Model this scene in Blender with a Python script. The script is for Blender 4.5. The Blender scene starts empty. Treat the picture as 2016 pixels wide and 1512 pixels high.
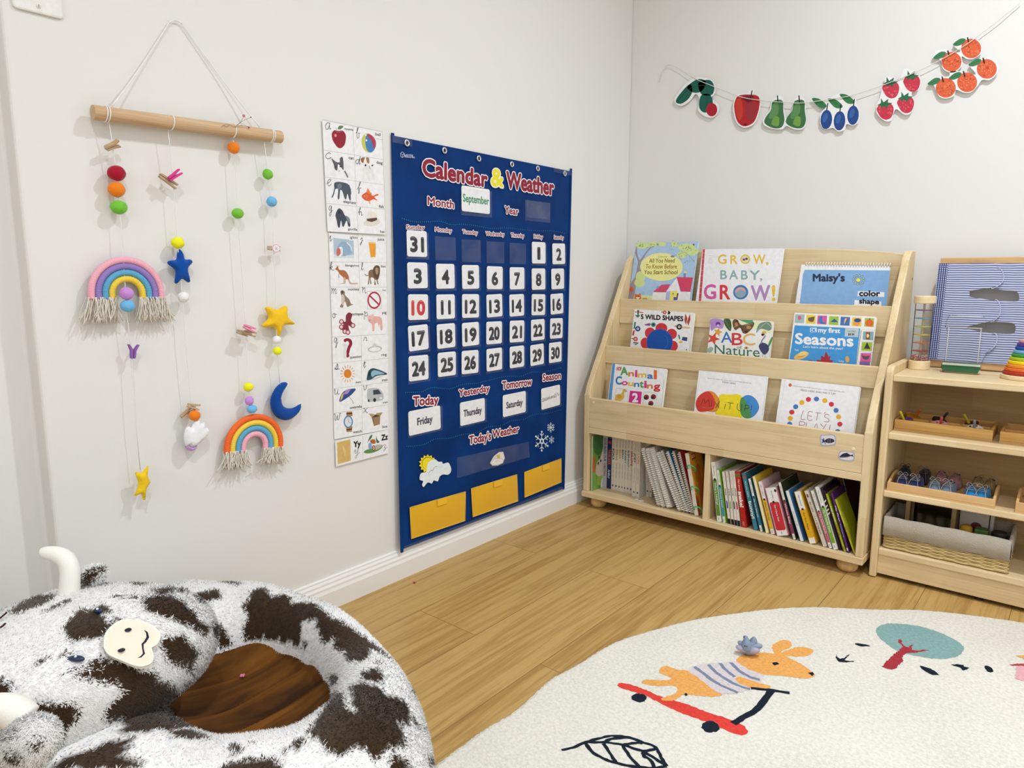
import bpy, bmesh, math, random
from mathutils import Vector as V, Matrix, Euler, noise
from mathutils.geometry import tessellate_polygon
rnd = random.Random(11)
sc = bpy.context.scene
COL = sc.collection
# ------------------------------------------------------------ camera, view, light
CAM = V((1.3817, -2.3375, 0.812))
CROT = Euler((1.4151, -0.0012, 0.6943), 'XYZ')
cd = bpy.data.cameras.new('camera')
cd.sensor_fit = 'HORIZONTAL'
cd.sensor_width = 36.0
cd.lens = 1376.0 * 36.0 / 2016.0
cd.clip_start = 0.02
cam = bpy.data.objects.new('camera', cd)
cam.location = CAM
cam.rotation_euler = CROT
COL.objects.link(cam)
sc.camera = cam
sc.view_settings.view_transform = 'Standard'
sc.view_settings.look = 'None'
sc.view_settings.gamma = 1.0
sc.view_settings.use_curve_mapping = False
sc.view_settings.exposure = -0.08
wd = bpy.data.worlds.new('world')
sc.world = wd
wd.use_nodes = True
wd.node_tree.nodes['Background'].inputs[0].default_value = (0.8, 0.85, 0.9, 1)
wd.node_tree.nodes['Background'].inputs[1].default_value = 0.2
CEIL = 2.44
XRIGHT, YFRONT = 4.2, -4.4
for lx, ly, pw in [(1.42, -0.85, 21), (1.6, -2.45, 17), (3.3, -0.85, 9), (3.3, -2.45, 12)]:   # two recessed ceiling downlights, then two farther ones added as fill
    ld = bpy.data.lights.new('downlight_and_fill', 'AREA')
    ld.shape = 'DISK'
    ld.size = 0.08
    ld.spread = math.radians(150)
    ld.energy = pw
    ld.color = (0.835, 0.89, 0.985)
    lo = bpy.data.objects.new('downlight_and_fill', ld)
    lo.location = (lx, ly, CEIL - 0.02)
    COL.objects.link(lo)

for loc, rot, sx_, sy_, pw in [((2.0, YFRONT + 0.02, 1.55), (math.pi / 2, 0, 0), 2.6, 1.3, 22), ((XRIGHT - 0.02, -2.0, 1.5), (math.pi / 2, 0, math.pi / 2), 2.2, 1.3, 11)]:   # soft ambient fill added behind and right of the camera, no source known
    ld = bpy.data.lights.new('ambient_fill', 'AREA')
    ld.shape = 'RECTANGLE'
    ld.size = sx_
    ld.size_y = sy_
    ld.energy = pw
    ld.color = (0.85, 0.89, 1.0)
    lo = bpy.data.objects.new('ambient_fill', ld)
    lo.location = loc
    lo.rotation_euler = rot
    COL.objects.link(lo)

# ------------------------------------------------------------ materials
def lin(c):
    return c / 12.92 if c <= 0.04045 else ((c + 0.055) / 1.055) ** 2.4
def rgb(h, k=1.12):
    h = h.lstrip('#')
    return tuple(min(0.9, lin(int(h[i:i + 2], 16) / 255) * k) for i in (0, 2, 4)) + (1,)
_M = {}
def base(name, rough=0.6, spec=0.3):
    m = bpy.data.materials.new(name)
    m.use_nodes = True
    b = m.node_tree.nodes['Principled BSDF']
    b.inputs['Roughness'].default_value = rough
    b.inputs['Specular IOR Level'].default_value = spec
    return m, m.node_tree, b
def N(t, kind, **kw):
    n = t.nodes.new(kind)
    for k, v in kw.items():
        if k in n.inputs: n.inputs[k].default_value = v
        else: setattr(n, k, v)
    return n
def ramp(t, fac, stops):
    r = t.nodes.new('ShaderNodeValToRGB')
    e = r.color_ramp.elements
    while len(e) < len(stops): e.new(0.5)
    for x, (p, c) in zip(e, stops):
        x.position = p; x.color = c
    t.links.new(fac, r.inputs[0])
    return r.outputs[0]
def bump(t, b, scale, strength, dist=0.002, coord='Object', detail=3, vec=None):
    tc = N(t, 'ShaderNodeTexCoord')
    n = N(t, 'ShaderNodeTexNoise', Scale=scale, Detail=detail)
    t.links.new(vec or tc.outputs[coord], n.inputs['Vector'])
    u = N(t, 'ShaderNodeBump', Strength=strength, Distance=dist)
    t.links.new(n.outputs[0], u.inputs['Height'])
    t.links.new(u.outputs[0], b.inputs['Normal'])
def M(h, rough=0.55, spec=0.3, k=1.12):
    """plain coloured print, paint or plastic with a faint mottling"""
    key = (h, rough, spec, k)
    if key not in _M:
        m, t, b = base('paint_' + h.strip('#'), rough, spec)
        c = rgb(h, k)
        tc = N(t, 'ShaderNodeTexCoord')
        n = N(t, 'ShaderNodeTexNoise', Scale=90.0, Detail=2.0)
        t.links.new(tc.outputs['Object'], n.inputs['Vector'])
        d = tuple(x * 0.93 for x in c[:3]) + (1,)
        t.links.new(ramp(t, n.outputs[0], [(0.35, d), (0.65, c)]), b.inputs['Base Color'])
        _M[key] = m
    return _M[key]
def felt(h, scale=260, strength=0.7, rough=0.95, dist=0.0015):
    key = ('felt', h, scale, strength)
    if key not in _M:
        m, t, b = base('felt_' + h.strip('#'), rough, 0.1)
        b.inputs['Base Color'].default_value = rgb(h)
        b.inputs['Sheen Weight'].default_value = 0.25
        bump(t, b, scale, strength, dist)
        _M[key] = m
    return _M[key]
def wood(h1, h2, axis='x', rough=0.42, stave=True, grain=1.0, sx=0.34, sy=0.06):
    key = ('wood', h1, h2, axis, stave, grain)
    if key in _M: return _M[key]
    m, t, b = base('wood', rough, 0.35)
    tc = N(t, 'ShaderNodeTexCoord')
    mp = N(t, 'ShaderNodeMapping')
    # rotate so that the grain runs along local x of the texture
    mp.inputs['Rotation'].default_value = {'x': (0, 0, 0), 'y': (0, 0, math.pi / 2), 'z': (0, math.pi / 2, 0)}[axis]
    t.links.new(tc.outputs['Object'], mp.inputs['Vector'])
    s = N(t, 'ShaderNodeMapping')
    s.inputs['Scale'].default_value = (2.2, 26, 26)
    t.links.new(mp.outputs[0], s.inputs['Vector'])
    n1 = N(t, 'ShaderNodeTexNoise', Scale=1.6, Detail=5.0, Roughness=0.6, Distortion=0.8)
    t.links.new(s.outputs[0], n1.inputs['Vector'])
    s2 = N(t, 'ShaderNodeMapping')
    s2.inputs['Scale'].default_value = (6, 240, 240)
    t.links.new(mp.outputs[0], s2.inputs['Vector'])
    n2 = N(t, 'ShaderNodeTexNoise', Scale=1.0, Detail=3.0)
    t.links.new(s2.outputs[0], n2.inputs['Vector'])
    mx = N(t, 'ShaderNodeMath', operation='MULTIPLY_ADD')
    t.links.new(n2.outputs[0], mx.inputs[0]); mx.inputs[1].default_value = 0.45 * grain
    t.links.new(n1.outputs[0], mx.inputs[2])
    fac = mx.outputs[0]
    if stave:
        cmb = N(t, 'ShaderNodeSeparateXYZ'); t.links.new(mp.outputs[0], cmb.inputs[0])
        ad = N(t, 'ShaderNodeMath', operation='ADD'); t.links.new(cmb.outputs[1], ad.inputs[0]); t.links.new(cmb.outputs[2], ad.inputs[1])
        cc = N(t, 'ShaderNodeCombineXYZ'); t.links.new(cmb.outputs[0], cc.inputs[0]); t.links.new(ad.outputs[0], cc.inputs[1])
        br = N(t, 'ShaderNodeTexBrick')
        br.inputs['Scale'].default_value = 1.0
        br.inputs['Brick Width'].default_value = sx
        br.inputs['Row Height'].default_value = sy
        br.inputs['Mortar Size'].default_value = 0.0
        br.inputs['Color1'].default_value = (0, 0, 0, 1)
        br.inputs['Color2'].default_value = (1, 1, 1, 1)
        t.links.new(cc.outputs[0], br.inputs['Vector'])
        m2 = N(t, 'ShaderNodeMath', operation='MULTIPLY_ADD')
        t.links.new(br.outputs['Color'], m2.inputs[0]); m2.inputs[1].default_value = 0.28
        t.links.new(fac, m2.inputs[2])
        fac = m2.outputs[0]
    c1, c2 = rgb(h1), rgb(h2)
    t.links.new(ramp(t, fac, [(0.45, c2), (1.05 if False else 0.98, c1)]), b.inputs['Base Color'])
    _M[key] = m
    return m
def glass(h='ffffff', rough=0.02, alpha=0.12):
    key = ('glass', h, alpha)
    if key not in _M:
        m = bpy.data.materials.new('clear_plastic')
        m.use_nodes = True
        t = m.node_tree
        t.nodes.clear()
        o = N(t, 'ShaderNodeOutputMaterial')
        tr = N(t, 'ShaderNodeBsdfTransparent'); gl = N(t, 'ShaderNodeBsdfGlossy'); gl.inputs['Roughness'].default_value = rough
        tr.inputs[0].default_value = tuple(0.94 + 0.055 * x for x in rgb(h, 1.0)[:3]) + (1,)
        lw = N(t, 'ShaderNodeLayerWeight'); lw.inputs[0].default_value = 0.08
        ad = N(t, 'ShaderNodeMath', operation='ADD'); ad.inputs[1].default_value = alpha
        t.links.new(lw.outputs['Fresnel'], ad.inputs[0])
        mx = N(t, 'ShaderNodeMixShader')
        t.links.new(ad.outputs[0], mx.inputs[0]); t.links.new(tr.outputs[0], mx.inputs[1]); t.links.new(gl.outputs[0], mx.inputs[2])
        t.links.new(mx.outputs[0], o.inputs[0])
        _M[key] = m
    return _M[key]
def vinyl():
    """thin clear film: mostly see-through with a milky, slightly glossy surface"""
    if 'vinyl' not in _M:
        m = bpy.data.materials.new('clear_vinyl')
        m.use_nodes = True
        t = m.node_tree
        t.nodes.clear()
        o = N(t, 'ShaderNodeOutputMaterial')
        tr = N(t, 'ShaderNodeBsdfTransparent')
        pb = N(t, 'ShaderNodeBsdfPrincipled')
        pb.inputs['Base Color'].default_value = (0.75, 0.78, 0.85, 1); pb.inputs['Roughness'].default_value = 0.22
        tc = N(t, 'ShaderNodeTexCoord'); n = N(t, 'ShaderNodeTexNoise', Scale=22.0, Detail=2.0)
        t.links.new(tc.outputs['Object'], n.inputs['Vector'])
        bp = N(t, 'ShaderNodeBump', Strength=0.5, Distance=0.004); t.links.new(n.outputs[0], bp.inputs['Height']); t.links.new(bp.outputs[0], pb.inputs['Normal'])
        mr = N(t, 'ShaderNodeMapRange'); mr.inputs[3].default_value = 0.004; mr.inputs[4].default_value = 0.06
        t.links.new(n.outputs[0], mr.inputs[0])
        mx = N(t, 'ShaderNodeMixShader')
        t.links.new(mr.outputs[0], mx.inputs[0]); t.links.new(tr.outputs[0], mx.inputs[1]); t.links.new(pb.outputs[0], mx.inputs[2])
        t.links.new(mx.outputs[0], o.inputs[0])
        _M['vinyl'] = m
    return _M['vinyl']
def metal(h='c8c8c8', rough=0.3):
    key = ('metal', h)
    if key not in _M:
        m, t, b = base('metal', rough)
        b.inputs['Base Color'].default_value = rgb(h); b.inputs['Metallic'].default_value = 1.0
        bump(t, b, 300, 0.05)
        _M[key] = m
    return _M[key]

# ------------------------------------------------------------ objects
WM = {}
def wm(o): return WM.get(o.name, Matrix.Identity(4))
def place(o, world, parent=None):
    COL.objects.link(o)
    WM[o.name] = world.copy()
    if parent is not None:
        o.parent = parent
        o.matrix_basis = wm(parent).inverted() @ world
    else:
        o.matrix_basis = world
    return o
def tag(o, label=None, cat=None, group=None, kind=None):
    if label: o['label'] = label
    if cat: o['category'] = cat
    if group: o['group'] = group
    if kind: o['kind'] = kind
    return o
def thing(name, label, cat, loc, group=None, rot=None):
    o = bpy.data.objects.new(name, None)
    o.empty_display_size = 0.02
    w = Matrix.Translation(V(loc))
    if rot is not None: w = w @ (rot if isinstance(rot, Matrix) else Matrix.Rotation(rot, 4, 'Z'))
    place(o, w)
    return tag(o, label, cat, group)
def frame_m(O, ex, ey):
    ex = V(ex).normalized(); ey = V(ey); ey = (ey - ex * ey.dot(ex)).normalized(); n = ex.cross(ey)
    m = Matrix((ex, ey, n)).transposed().to_4x4()
    m.translation = V(O)
    return m
class MB:
    """collects shapes in world space and links them as one mesh object"""
    def __init__(s, mat=None, T=None):
        s.v = []; s.f = []; s.mi = []; s.mats = []; s.T = T or Matrix.Identity(4)
        s.cur = 0
        if mat: s.use(mat)
    def use(s, mat):
        if mat not in s.mats: s.mats.append(mat)
        s.cur = s.mats.index(mat)
        return s
    def add(s, vs, fs, T=None):
        T = s.T @ T if T is not None else s.T
        o = len(s.v)
        s.v += [T @ V(p) for p in vs]
        s.f += [tuple(i + o for i in f) for f in fs]
        s.mi += [s.cur] * len(fs)
        return s
    def box(s, x0, x1, y0, y1, z0, z1, T=None):
        vs = [(x, y, z) for z in (z0, z1) for y in (y0, y1) for x in (x0, x1)]
        return s.add(vs, [(0, 2, 3, 1), (4, 5, 7, 6), (0, 1, 5, 4), (2, 6, 7, 3), (0, 4, 6, 2), (1, 3, 7, 5)], T)
    def prism(s, poly, z0, z1, T=None):
        n = len(poly)
        a = sum(poly[i][0] * poly[(i + 1) % n][1] - poly[(i + 1) % n][0] * poly[i][1] for i in range(n))
        if a < 0: poly = poly[::-1]
        vs = [(p[0], p[1], z0) for p in poly] + [(p[0], p[1], z1) for p in poly]
        fs = [tuple(range(n - 1, -1, -1)), tuple(range(n, 2 * n))] + [(i, (i + 1) % n, n + (i + 1) % n, n + i) for i in range(n)]
        return s.add(vs, fs, T)
    def tube(s, pts, r, n=8, closed=False, T=None):
        pts = [V(p) for p in pts]; k = len(pts); vs = []; fs = []
        rr = r if isinstance(r, (list, tuple)) else [r] * k
        up = None
        for i, p in enumerate(pts):
            a = pts[(i - 1) % k] if (i > 0 or closed) else p
            b = pts[(i + 1) % k] if (i < k - 1 or closed) else p
            d = (b - a).normalized()
            if up is None: up = d.orthogonal().normalized()
            up = (up - d * up.dot(d)); up = up.normalized() if up.length > 1e-6 else d.orthogonal().normalized()
            w = d.cross(up)
            vs += [p + (up * math.cos(2 * math.pi * j / n) + w * math.sin(2 * math.pi * j / n)) * rr[i] for j in range(n)]
        for i in range(k if closed else k - 1):
            q = (i + 1) % k
            fs += [(i * n + j, i * n + (j + 1) % n, q * n + (j + 1) % n, q * n + j) for j in range(n)]
        if not closed: fs += [tuple(range(n - 1, -1, -1)), tuple((k - 1) * n + j for j in range(n))]
        return s.add(vs, fs, T)
    def lathe(s, prof, n=24, T=None):
        k = len(prof)
        vs = [(r * math.cos(2 * math.pi * j / n), r * math.sin(2 * math.pi * j / n), z) for r, z in prof for j in range(n)]
        fs = [(i * n + j, i * n + (j + 1) % n, (i + 1) * n + (j + 1) % n, (i + 1) * n + j) for i in range(k - 1) for j in range(n)]
        fs += [tuple(range(n - 1, -1, -1)), tuple((k - 1) * n + j for j in range(n))]
        return s.add(vs, fs, T)
    def ball(s, c, r, n=16, m=10, T=None, amp=0.0, fr=1.0, seed=0):
        r = (r, r, r) if isinstance(r, (int, float)) else r
        vs = [(0, 0, -1)]; fs = []
        for i in range(1, m):
            a = -math.pi / 2 + math.pi * i / m
            vs += [(math.cos(a) * math.cos(2 * math.pi * j / n), math.cos(a) * math.sin(2 * math.pi * j / n), math.sin(a)) for j in range(n)]
        vs.append((0, 0, 1)); e = len(vs) - 1
        fs += [(0, 1 + (j + 1) % n, 1 + j) for j in range(n)]
        for i in range(m - 2):
            fs += [(1 + i * n + j, 1 + i * n + (j + 1) % n, 1 + (i + 1) * n + (j + 1) % n, 1 + (i + 1) * n + j) for j in range(n)]
        fs += [(e, e - n + j, e - n + (j + 1) % n) for j in range(n)]
        out = []
        for p in vs:
            p = V(p); q = 1 + amp * noise.noise(p * fr + V((seed, seed * 2.3, 1)))
            out.append((c[0] + p.x * r[0] * q, c[1] + p.y * r[1] * q, c[2] + p.z * r[2] * q))
        return s.add(out, fs, T)
    def build(s, name, parent=None, smooth=False, bevel=0.0, seg=2, origin=None, frame=None, subsurf=0):
        me = bpy.data.meshes.new(name)
        if frame is not None: w = frame
        elif parent is not None: w = wm(parent)
        else:
            if origin is None:
                xs = [p.x for p in s.v]; ys = [p.y for p in s.v]; zs = [p.z for p in s.v]
                origin = V(((min(xs) + max(xs)) / 2, (min(ys) + max(ys)) / 2, min(zs)))
            w = Matrix.Translation(V(origin))
        iw = w.inverted()
        me.from_pydata([iw @ p for p in s.v], [], s.f)
        for m in s.mats: me.materials.append(m)
        me.polygons.foreach_set('material_index', s.mi)
        if smooth: me.polygons.foreach_set('use_smooth', [True] * len(s.f))
        me.update()
        o = bpy.data.objects.new(name, me)
        place(o, w, parent)
        if bevel:
            md = o.modifiers.new('bevel', 'BEVEL'); md.width = bevel; md.segments = seg; md.limit_method = 'ANGLE'; md.angle_limit = 0.6
        if subsurf:
            md = o.modifiers.new('sub', 'SUBSURF'); md.levels = md.render_levels = subsurf
        return o
def spline(pts, n=6, closed=False):
    pts = [V(p) for p in pts]; k = len(pts); out = []
    for i in range(k if closed else k - 1):
        g = (lambda j: pts[j % k]) if closed else (lambda j: pts[max(0, min(k - 1, j))])
        a, b, c, d = g(i - 1), g(i), g(i + 1), g(i + 2)
        for q in range(n):
            t = q / n
            out.append(0.5 * ((2 * b) + (c - a) * t + (2 * a - 5 * b + 4 * c - d) * t * t + (3 * b - a - 3 * c + d) * t ** 3))
    if not closed: out.append(pts[-1])
    return out

# ------------------------------------------------------------ flat printed art on a real surface
CRM = CROT.to_matrix()
def ray(u, v): return CRM @ V(((u - 1008) / 1376.0, -(v - 756) / 1376.0, -1.0))
def hit(u, v, O, n):
    d = ray(u, v); n = V(n)
    return CAM + d * ((V(O) - CAM).dot(n) / d.dot(n))
_T = {}
def glyphs(s, shear=0.0, res=3):
    k = (s, shear, res)
    if k not in _T:
        cu = bpy.data.curves.new('lettering', 'FONT'); cu.body = s; cu.resolution_u = res; cu.shear = shear
        ob = bpy.data.objects.new('lettering', cu)
        me = ob.to_mesh()
        vs = [(p.co.x, p.co.y) for p in me.vertices]; fs = [tuple(p.vertices) for p in me.polygons]
        ob.to_mesh_clear(); bpy.data.objects.remove(ob); bpy.data.curves.remove(cu)
        _T[k] = (vs, fs, min(p[0] for p in vs), max(p[0] for p in vs))
    return _T[k]
class Art:
    """layers of flat colour printed on a plane; points are given in a view (a crop of the photograph traced onto that plane) or in metres"""
    EPS = 0.00003
    def __init__(s, fm, rough=0.5, spec=0.3, k=1.12):
        s.fm = fm; s.O = fm.translation.copy(); s.n = fm.col[2].to_3d(); s.inv = fm.inverted()
        s.L = 1; s.mb = MB(); s.vw = None; s.rough = rough; s.spec = spec; s.k = k
    def view(s, x0=None, y0=0, sc_=1.0):
        s.vw = None if x0 is None else (x0, y0, sc_)
        return s
    def p(s, q):
        if s.vw is None: return V((q[0], q[1], 0))
        return (s.inv @ hit(s.vw[0] + q[0] / s.vw[2], s.vw[1] + q[1] / s.vw[2], s.O, s.n))
    def reset(s, L=1): s.L = L; return s
    def _z(s): s.L += 1; return s.L * s.EPS
    def mat(s, c): s.mb.use(M(c, s.rough, s.spec, s.k) if isinstance(c, str) else c)
    def raw(s, pts, c, z=None):
        z = s._z() if z is None else z
        s.mat(c)
        pts = [(q[0], q[1], z) for q in pts]
        tr = tessellate_polygon([[V(q) for q in pts]])
        fs = []
        for t in tr:
            a, b, d = (pts[i] for i in t)
            fs.append(t if (b[0] - a[0]) * (d[1] - a[1]) - (b[1] - a[1]) * (d[0] - a[0]) > 0 else t[::-1])
        s.mb.add(pts, fs, s.fm)
        return s
    def poly(s, pts, c, smooth=0):
        if smooth: pts = [(q.x, q.y) for q in spline([(a, b, 0) for a, b in pts], smooth, True)]
        return s.raw([s.p(q) for q in pts], c)
    def blob(s, pts, c): return s.poly(pts, c, 5)
    def el(s, x, y, rx, ry, c, n=22, rot=0, a0=0, a1=2 * math.pi):
        full = a1 - a0 > 6.28; k = n if full else n + 1
        cr, sr = math.cos(rot), math.sin(rot)
        pts = []
        for i in range(k):
            a = a0 + (a1 - a0) * i / n
            ex, ey = rx * math.cos(a), ry * math.sin(a)
            pts.append((x + ex * cr - ey * sr, y + ex * sr + ey * cr))
        return s.poly(pts, c)
    def rect(s, x0, y0, x1, y1, c): return s.poly([(x0, y0), (x1, y0), (x1, y1), (x0, y1)], c)
    def line(s, pts, w, c, smooth=0, taper=False):
        """stroke of width w metres"""
        q = [s.p(a) for a in pts]
        if smooth: q = spline(q, smooth)
        z = s._z(); s.mat(c); vs = []; k = len(q)
        for i, p in enumerate(q):
            d = (q[min(i + 1, k - 1)] - q[max(i - 1, 0)]); d.z = 0
            d = d.normalized() if d.length > 0 else V((1, 0, 0))
            ww = w * (0.5 if not taper else 0.5 * math.sin(math.pi * (0.12 + 0.76 * i / max(1, k - 1))))
            nn = V((-d.y, d.x, 0)) * ww
            vs += [(p.x + nn.x, p.y + nn.y, z), (p.x - nn.x, p.y - nn.y, z)]
        s.mb.add(vs, [(2 * i, 2 * i + 1, 2 * i + 3, 2 * i + 2) for i in range(k - 1)], s.fm)
        return s
    def text(s, t, p0, p1, p2, c, bold=0.0, outline=None, ow=0.1, shear=0.0, res=3):
        """baseline from p0 to p1, capitals reach up to p2 above p0"""
        vs, fs, x0, x1 = glyphs(t, shear, res)
        A, B, C = s.p(p0), s.p(p1), s.p(p2)
        ux = (B - A) / (x1 - x0); uy = (C - A) / 0.69; h = (C - A).length
        co = [A + ux * (q[0] - x0) + uy * q[1] for q in vs]
        def put(dx, dy, z): s.mb.add([(q.x + dx, q.y + dy, z) for q in co], fs, s.fm)
        if outline:
            s.mat(outline); z = s._z()
            for i in range(14):
                a = 2 * math.pi * i / 14
                put(math.cos(a) * ow * h, math.sin(a) * ow * h, z + i * 7e-6)
            s.L += 3
        s.mat(c); z = s._z()
        put(0, 0, z)
        if bold:
            for i in range(8):
                a = 2 * math.pi * i / 8
                put(math.cos(a) * bold * h, math.sin(a) * bold * h, z + (i + 1) * 7e-6)
            s.L += 2
        return s
    def tx(s, t, x, y, w, h, c, skew=0.0, **kw):
        """text at baseline left (x,y) of size w by h in the view, rising or falling by skew over its width"""
        up = h if s.vw is None else -h
        return s.text(t, (x, y), (x + w, y + skew), (x, y + up), c, **kw)
    def slab(s, pts, th, c):
        """a sheet of real thickness under the print"""
        s.mat(c)
        q = [s.p(a) for a in pts]
        s.mb.prism([(a.x, a.y) for a in q], -th, 0.0, s.fm)
        return s
    def build(s, name, parent=None, **kw):
        if parent is None: kw.setdefault('origin', None)
        return s.mb.build(name, parent, **kw)
def rrect(x0, y0, x1, y1, r, n=4):
    o = []
    for cx, cy, a in ((x1 - r, y1 - r, 0), (x0 + r, y1 - r, 90), (x0 + r, y0 + r, 180), (x1 - r, y0 + r, 270)):
        o += [(cx + r * math.cos(math.radians(a + 90 * i / n)), cy + r * math.sin(math.radians(a + 90 * i / n))) for i in range(n + 1)]
    return o
def star2(cx, cy, R_, r_, n=5, rot=math.pi / 2):
    return [(cx + (R_ if i % 2 == 0 else r_) * math.cos(rot + math.pi * i / n), cy + (R_ if i % 2 == 0 else r_) * math.sin(rot + math.pi * i / n)) for i in range(2 * n)]

# ------------------------------------------------------------ the room
def wall_mat(h, name):
    m, t, b = base(name, 0.55, 0.25)
    tc = N(t, 'ShaderNodeTexCoord')
    n = N(t, 'ShaderNodeTexNoise', Scale=1.5, Detail=2.0)
    t.links.new(tc.outputs['Object'], n.inputs['Vector'])
    c = rgb(h, 1.0)
    t.links.new(ramp(t, n.outputs[0], [(0.3, tuple(x * 0.985 for x in c[:3]) + (1,)), (0.7, c)]), b.inputs['Base Color'])
    bump(t, b, 420, 0.10, 0.001)
    return m
WALL = wall_mat('e9e8e3', 'wall_paint')
TRIM = wall_mat('efeee9', 'trim_paint')
def floor_mat():
    m, t, b = base('oak_planks', 0.42, 0.35)
    tc = N(t, 'ShaderNodeTexCoord')
    mp = N(t, 'ShaderNodeMapping'); mp.inputs['Rotation'].default_value = (0, 0, math.pi / 2)
    t.links.new(tc.outputs['Object'], mp.inputs[0])
    br = N(t, 'ShaderNodeTexBrick')
    for k, v in {'Scale': 1.0, 'Brick Width': 1.25, 'Row Height': 0.185, 'Mortar Size': 0.0009, 'Mortar Smooth': 0.2, 'Color1': (0.2, 0.2, 0.2, 1), 'Color2': (0.8, 0.8, 0.8, 1), 'Mortar': (0.0, 0, 0, 1)}.items(): br.inputs[k].default_value = v
    br.offset = 0.37
    t.links.new(mp.outputs[0], br.inputs['Vector'])
    # grain, shifted from plank to plank
    sh = N(t, 'ShaderNodeVectorMath', operation='MULTIPLY_ADD')
    t.links.new(br.outputs['Color'], sh.inputs[0]); sh.inputs[1].default_value = (7, 3, 5); t.links.new(mp.outputs[0], sh.inputs[2])
    def grain(sx, sy, scale, det, dist):
        q = N(t, 'ShaderNodeMapping'); q.inputs['Scale'].default_value = (sx, sy, 1)
        t.links.new(sh.outputs[0], q.inputs[0])
        n = N(t, 'ShaderNodeTexNoise', Scale=scale, Detail=det, Roughness=0.65, Distortion=dist)
        t.links.new(q.outputs[0], n.inputs['Vector'])
        return n.outputs[0]
    g1 = grain(1.1, 20, 2.2, 7.0, 0.9)
    g2 = grain(7, 230, 1.0, 3.0, 0.3)
    g3 = grain(0.9, 3.0, 1.3, 2.0, 0.4)
    a = N(t, 'ShaderNodeMath', operation='MULTIPLY_ADD'); t.links.new(g2, a.inputs[0]); a.inputs[1].default_value = 0.42; t.links.new(g1, a.inputs[2])
    a2 = N(t, 'ShaderNodeMath', operation='MULTIPLY_ADD'); t.links.new(g3, a2.inputs[0]); a2.inputs[1].default_value = 0.35; t.links.new(a.outputs[0], a2.inputs[2])
    a3 = N(t, 'ShaderNodeMath', operation='MULTIPLY_ADD'); t.links.new(br.outputs['Color'], a3.inputs[0]); a3.inputs[1].default_value = 0.14; t.links.new(a2.outputs[0], a3.inputs[2])
    col = ramp(t, a3.outputs[0], [(0.55, rgb('7f602f')), (0.80, rgb('a37f45')), (1.02, rgb('b8965a'))])
    mixm = N(t, 'ShaderNodeMix', data_type='RGBA')
    t.links.new(br.outputs['Fac'], mixm.inputs[0]); t.links.new(col, mixm.inputs[6]); mixm.inputs[7].default_value = rgb('7a5c34')
    t.links.new(mixm.outputs[2], b.inputs['Base Color'])
    u = N(t, 'ShaderNodeBump', Strength=0.12, Distance=0.001)
    t.links.new(a.outputs[0], u.inputs['Height']); t.links.new(u.outputs[0], b.inputs['Normal'])
    return m
def struct(o): o['kind'] = 'structure'; return o
XR, YF = XRIGHT, YFRONT
CY = -1.945                                   # outside corner where the left wall steps back
struct(MB(floor_mat()).box(-0.25, XR, YF, 0.1, -0.1, 0).build('floor', origin=(0, 0, 0)))
struct(MB(WALL).box(-0.25, XR, YF, 0.1, CEIL, CEIL + 0.1).build('ceiling', origin=(0, 0, CEIL)))
w = MB(WALL)
w.prism([(0, 0), (0, CY), (-0.05, CY), (-0.05, YF), (-0.25, YF), (-0.25, 0)], 0, CEIL)
struct(w.build('wall_left', origin=(0, 0, 0), bevel=0.006, seg=3))
struct(MB(WALL).box(-0.25, XR, 0, 0.1, 0, CEIL).build('wall_back', origin=(0, 0, 0)))
struct(MB(WALL).box(XR, XR + 0.1, YF, 0.1, 0, CEIL).build('wall_right', origin=(XR, 0, 0)))
struct(MB(WALL).box(-0.25, XR + 0.1, YF - 0.1, YF, 0, CEIL).build('wall_front', origin=(0, YF, 0)))
BBP = [(0, 0), (0.016, 0), (0.016, 0.045), (0.013, 0.052), (0.013, 0.058), (0.0095, 0.063), (0.0095, 0.068), (0.006, 0.073), (0.006, 0.077), (0, 0.079)]
b = MB(TRIM)
b.prism(BBP, CY, -0.002, frame_m((0, 0, 0), (1, 0, 0), (0, 0, 1)) @ Matrix.Scale(-1, 4, (0, 0, 1)))
struct(b.build('baseboard_left', origin=(0, 0, 0)))
b = MB(TRIM)
b.prism(BBP, 0.016, XR, frame_m((0, 0, 0), (0, -1, 0), (0, 0, 1)) @ Matrix.Scale(-1, 4, (0, 0, 1)))
struct(b.build('baseboard_back', origin=(0, 0, 0)))
# fluted door casing at the far left of the recessed wall
t = MB(TRIM)
cs = [(-0.05, 0), (-0.036, 0), (-0.036, 0.012), (-0.030, 0.018), (-0.030, 0.026), (-0.036, 0.030), (-0.036, 0.038), (-0.028, 0.044), (-0.028, 0.060), (-0.05, 0.060)]
t.prism([(x, -2.115 + y) for x, y in cs], 0, 2.1)
struct(t.build('trim_1', origin=(-0.05, -2.1, 0)))
# unseen frames added around the two fill lights, behind and right of the camera
for nm, (T, w2, h2) in {'fill_frame_1': (frame_m((2.0, YF, 1.55), (-1, 0, 0), (0, 0, 1)), 1.3, .65), 'fill_frame_2': (frame_m((XR, -2.0, 1.5), (0, -1, 0), (0, 0, 1)), 1.1, .65)}.items():
    f = MB(TRIM)
    for x0, x1, y0, y1 in ((-w2 - .07, -w2, -h2 - .07, h2 + .07), (w2, w2 + .07, -h2 - .07, h2 + .07), (-w2, w2, -h2 - .07, -h2), (-w2, w2, h2, h2 + .07)):
        f.box(x0, x1, y0, y1, -.0005, .03, T)
    struct(f.build(nm))
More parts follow.
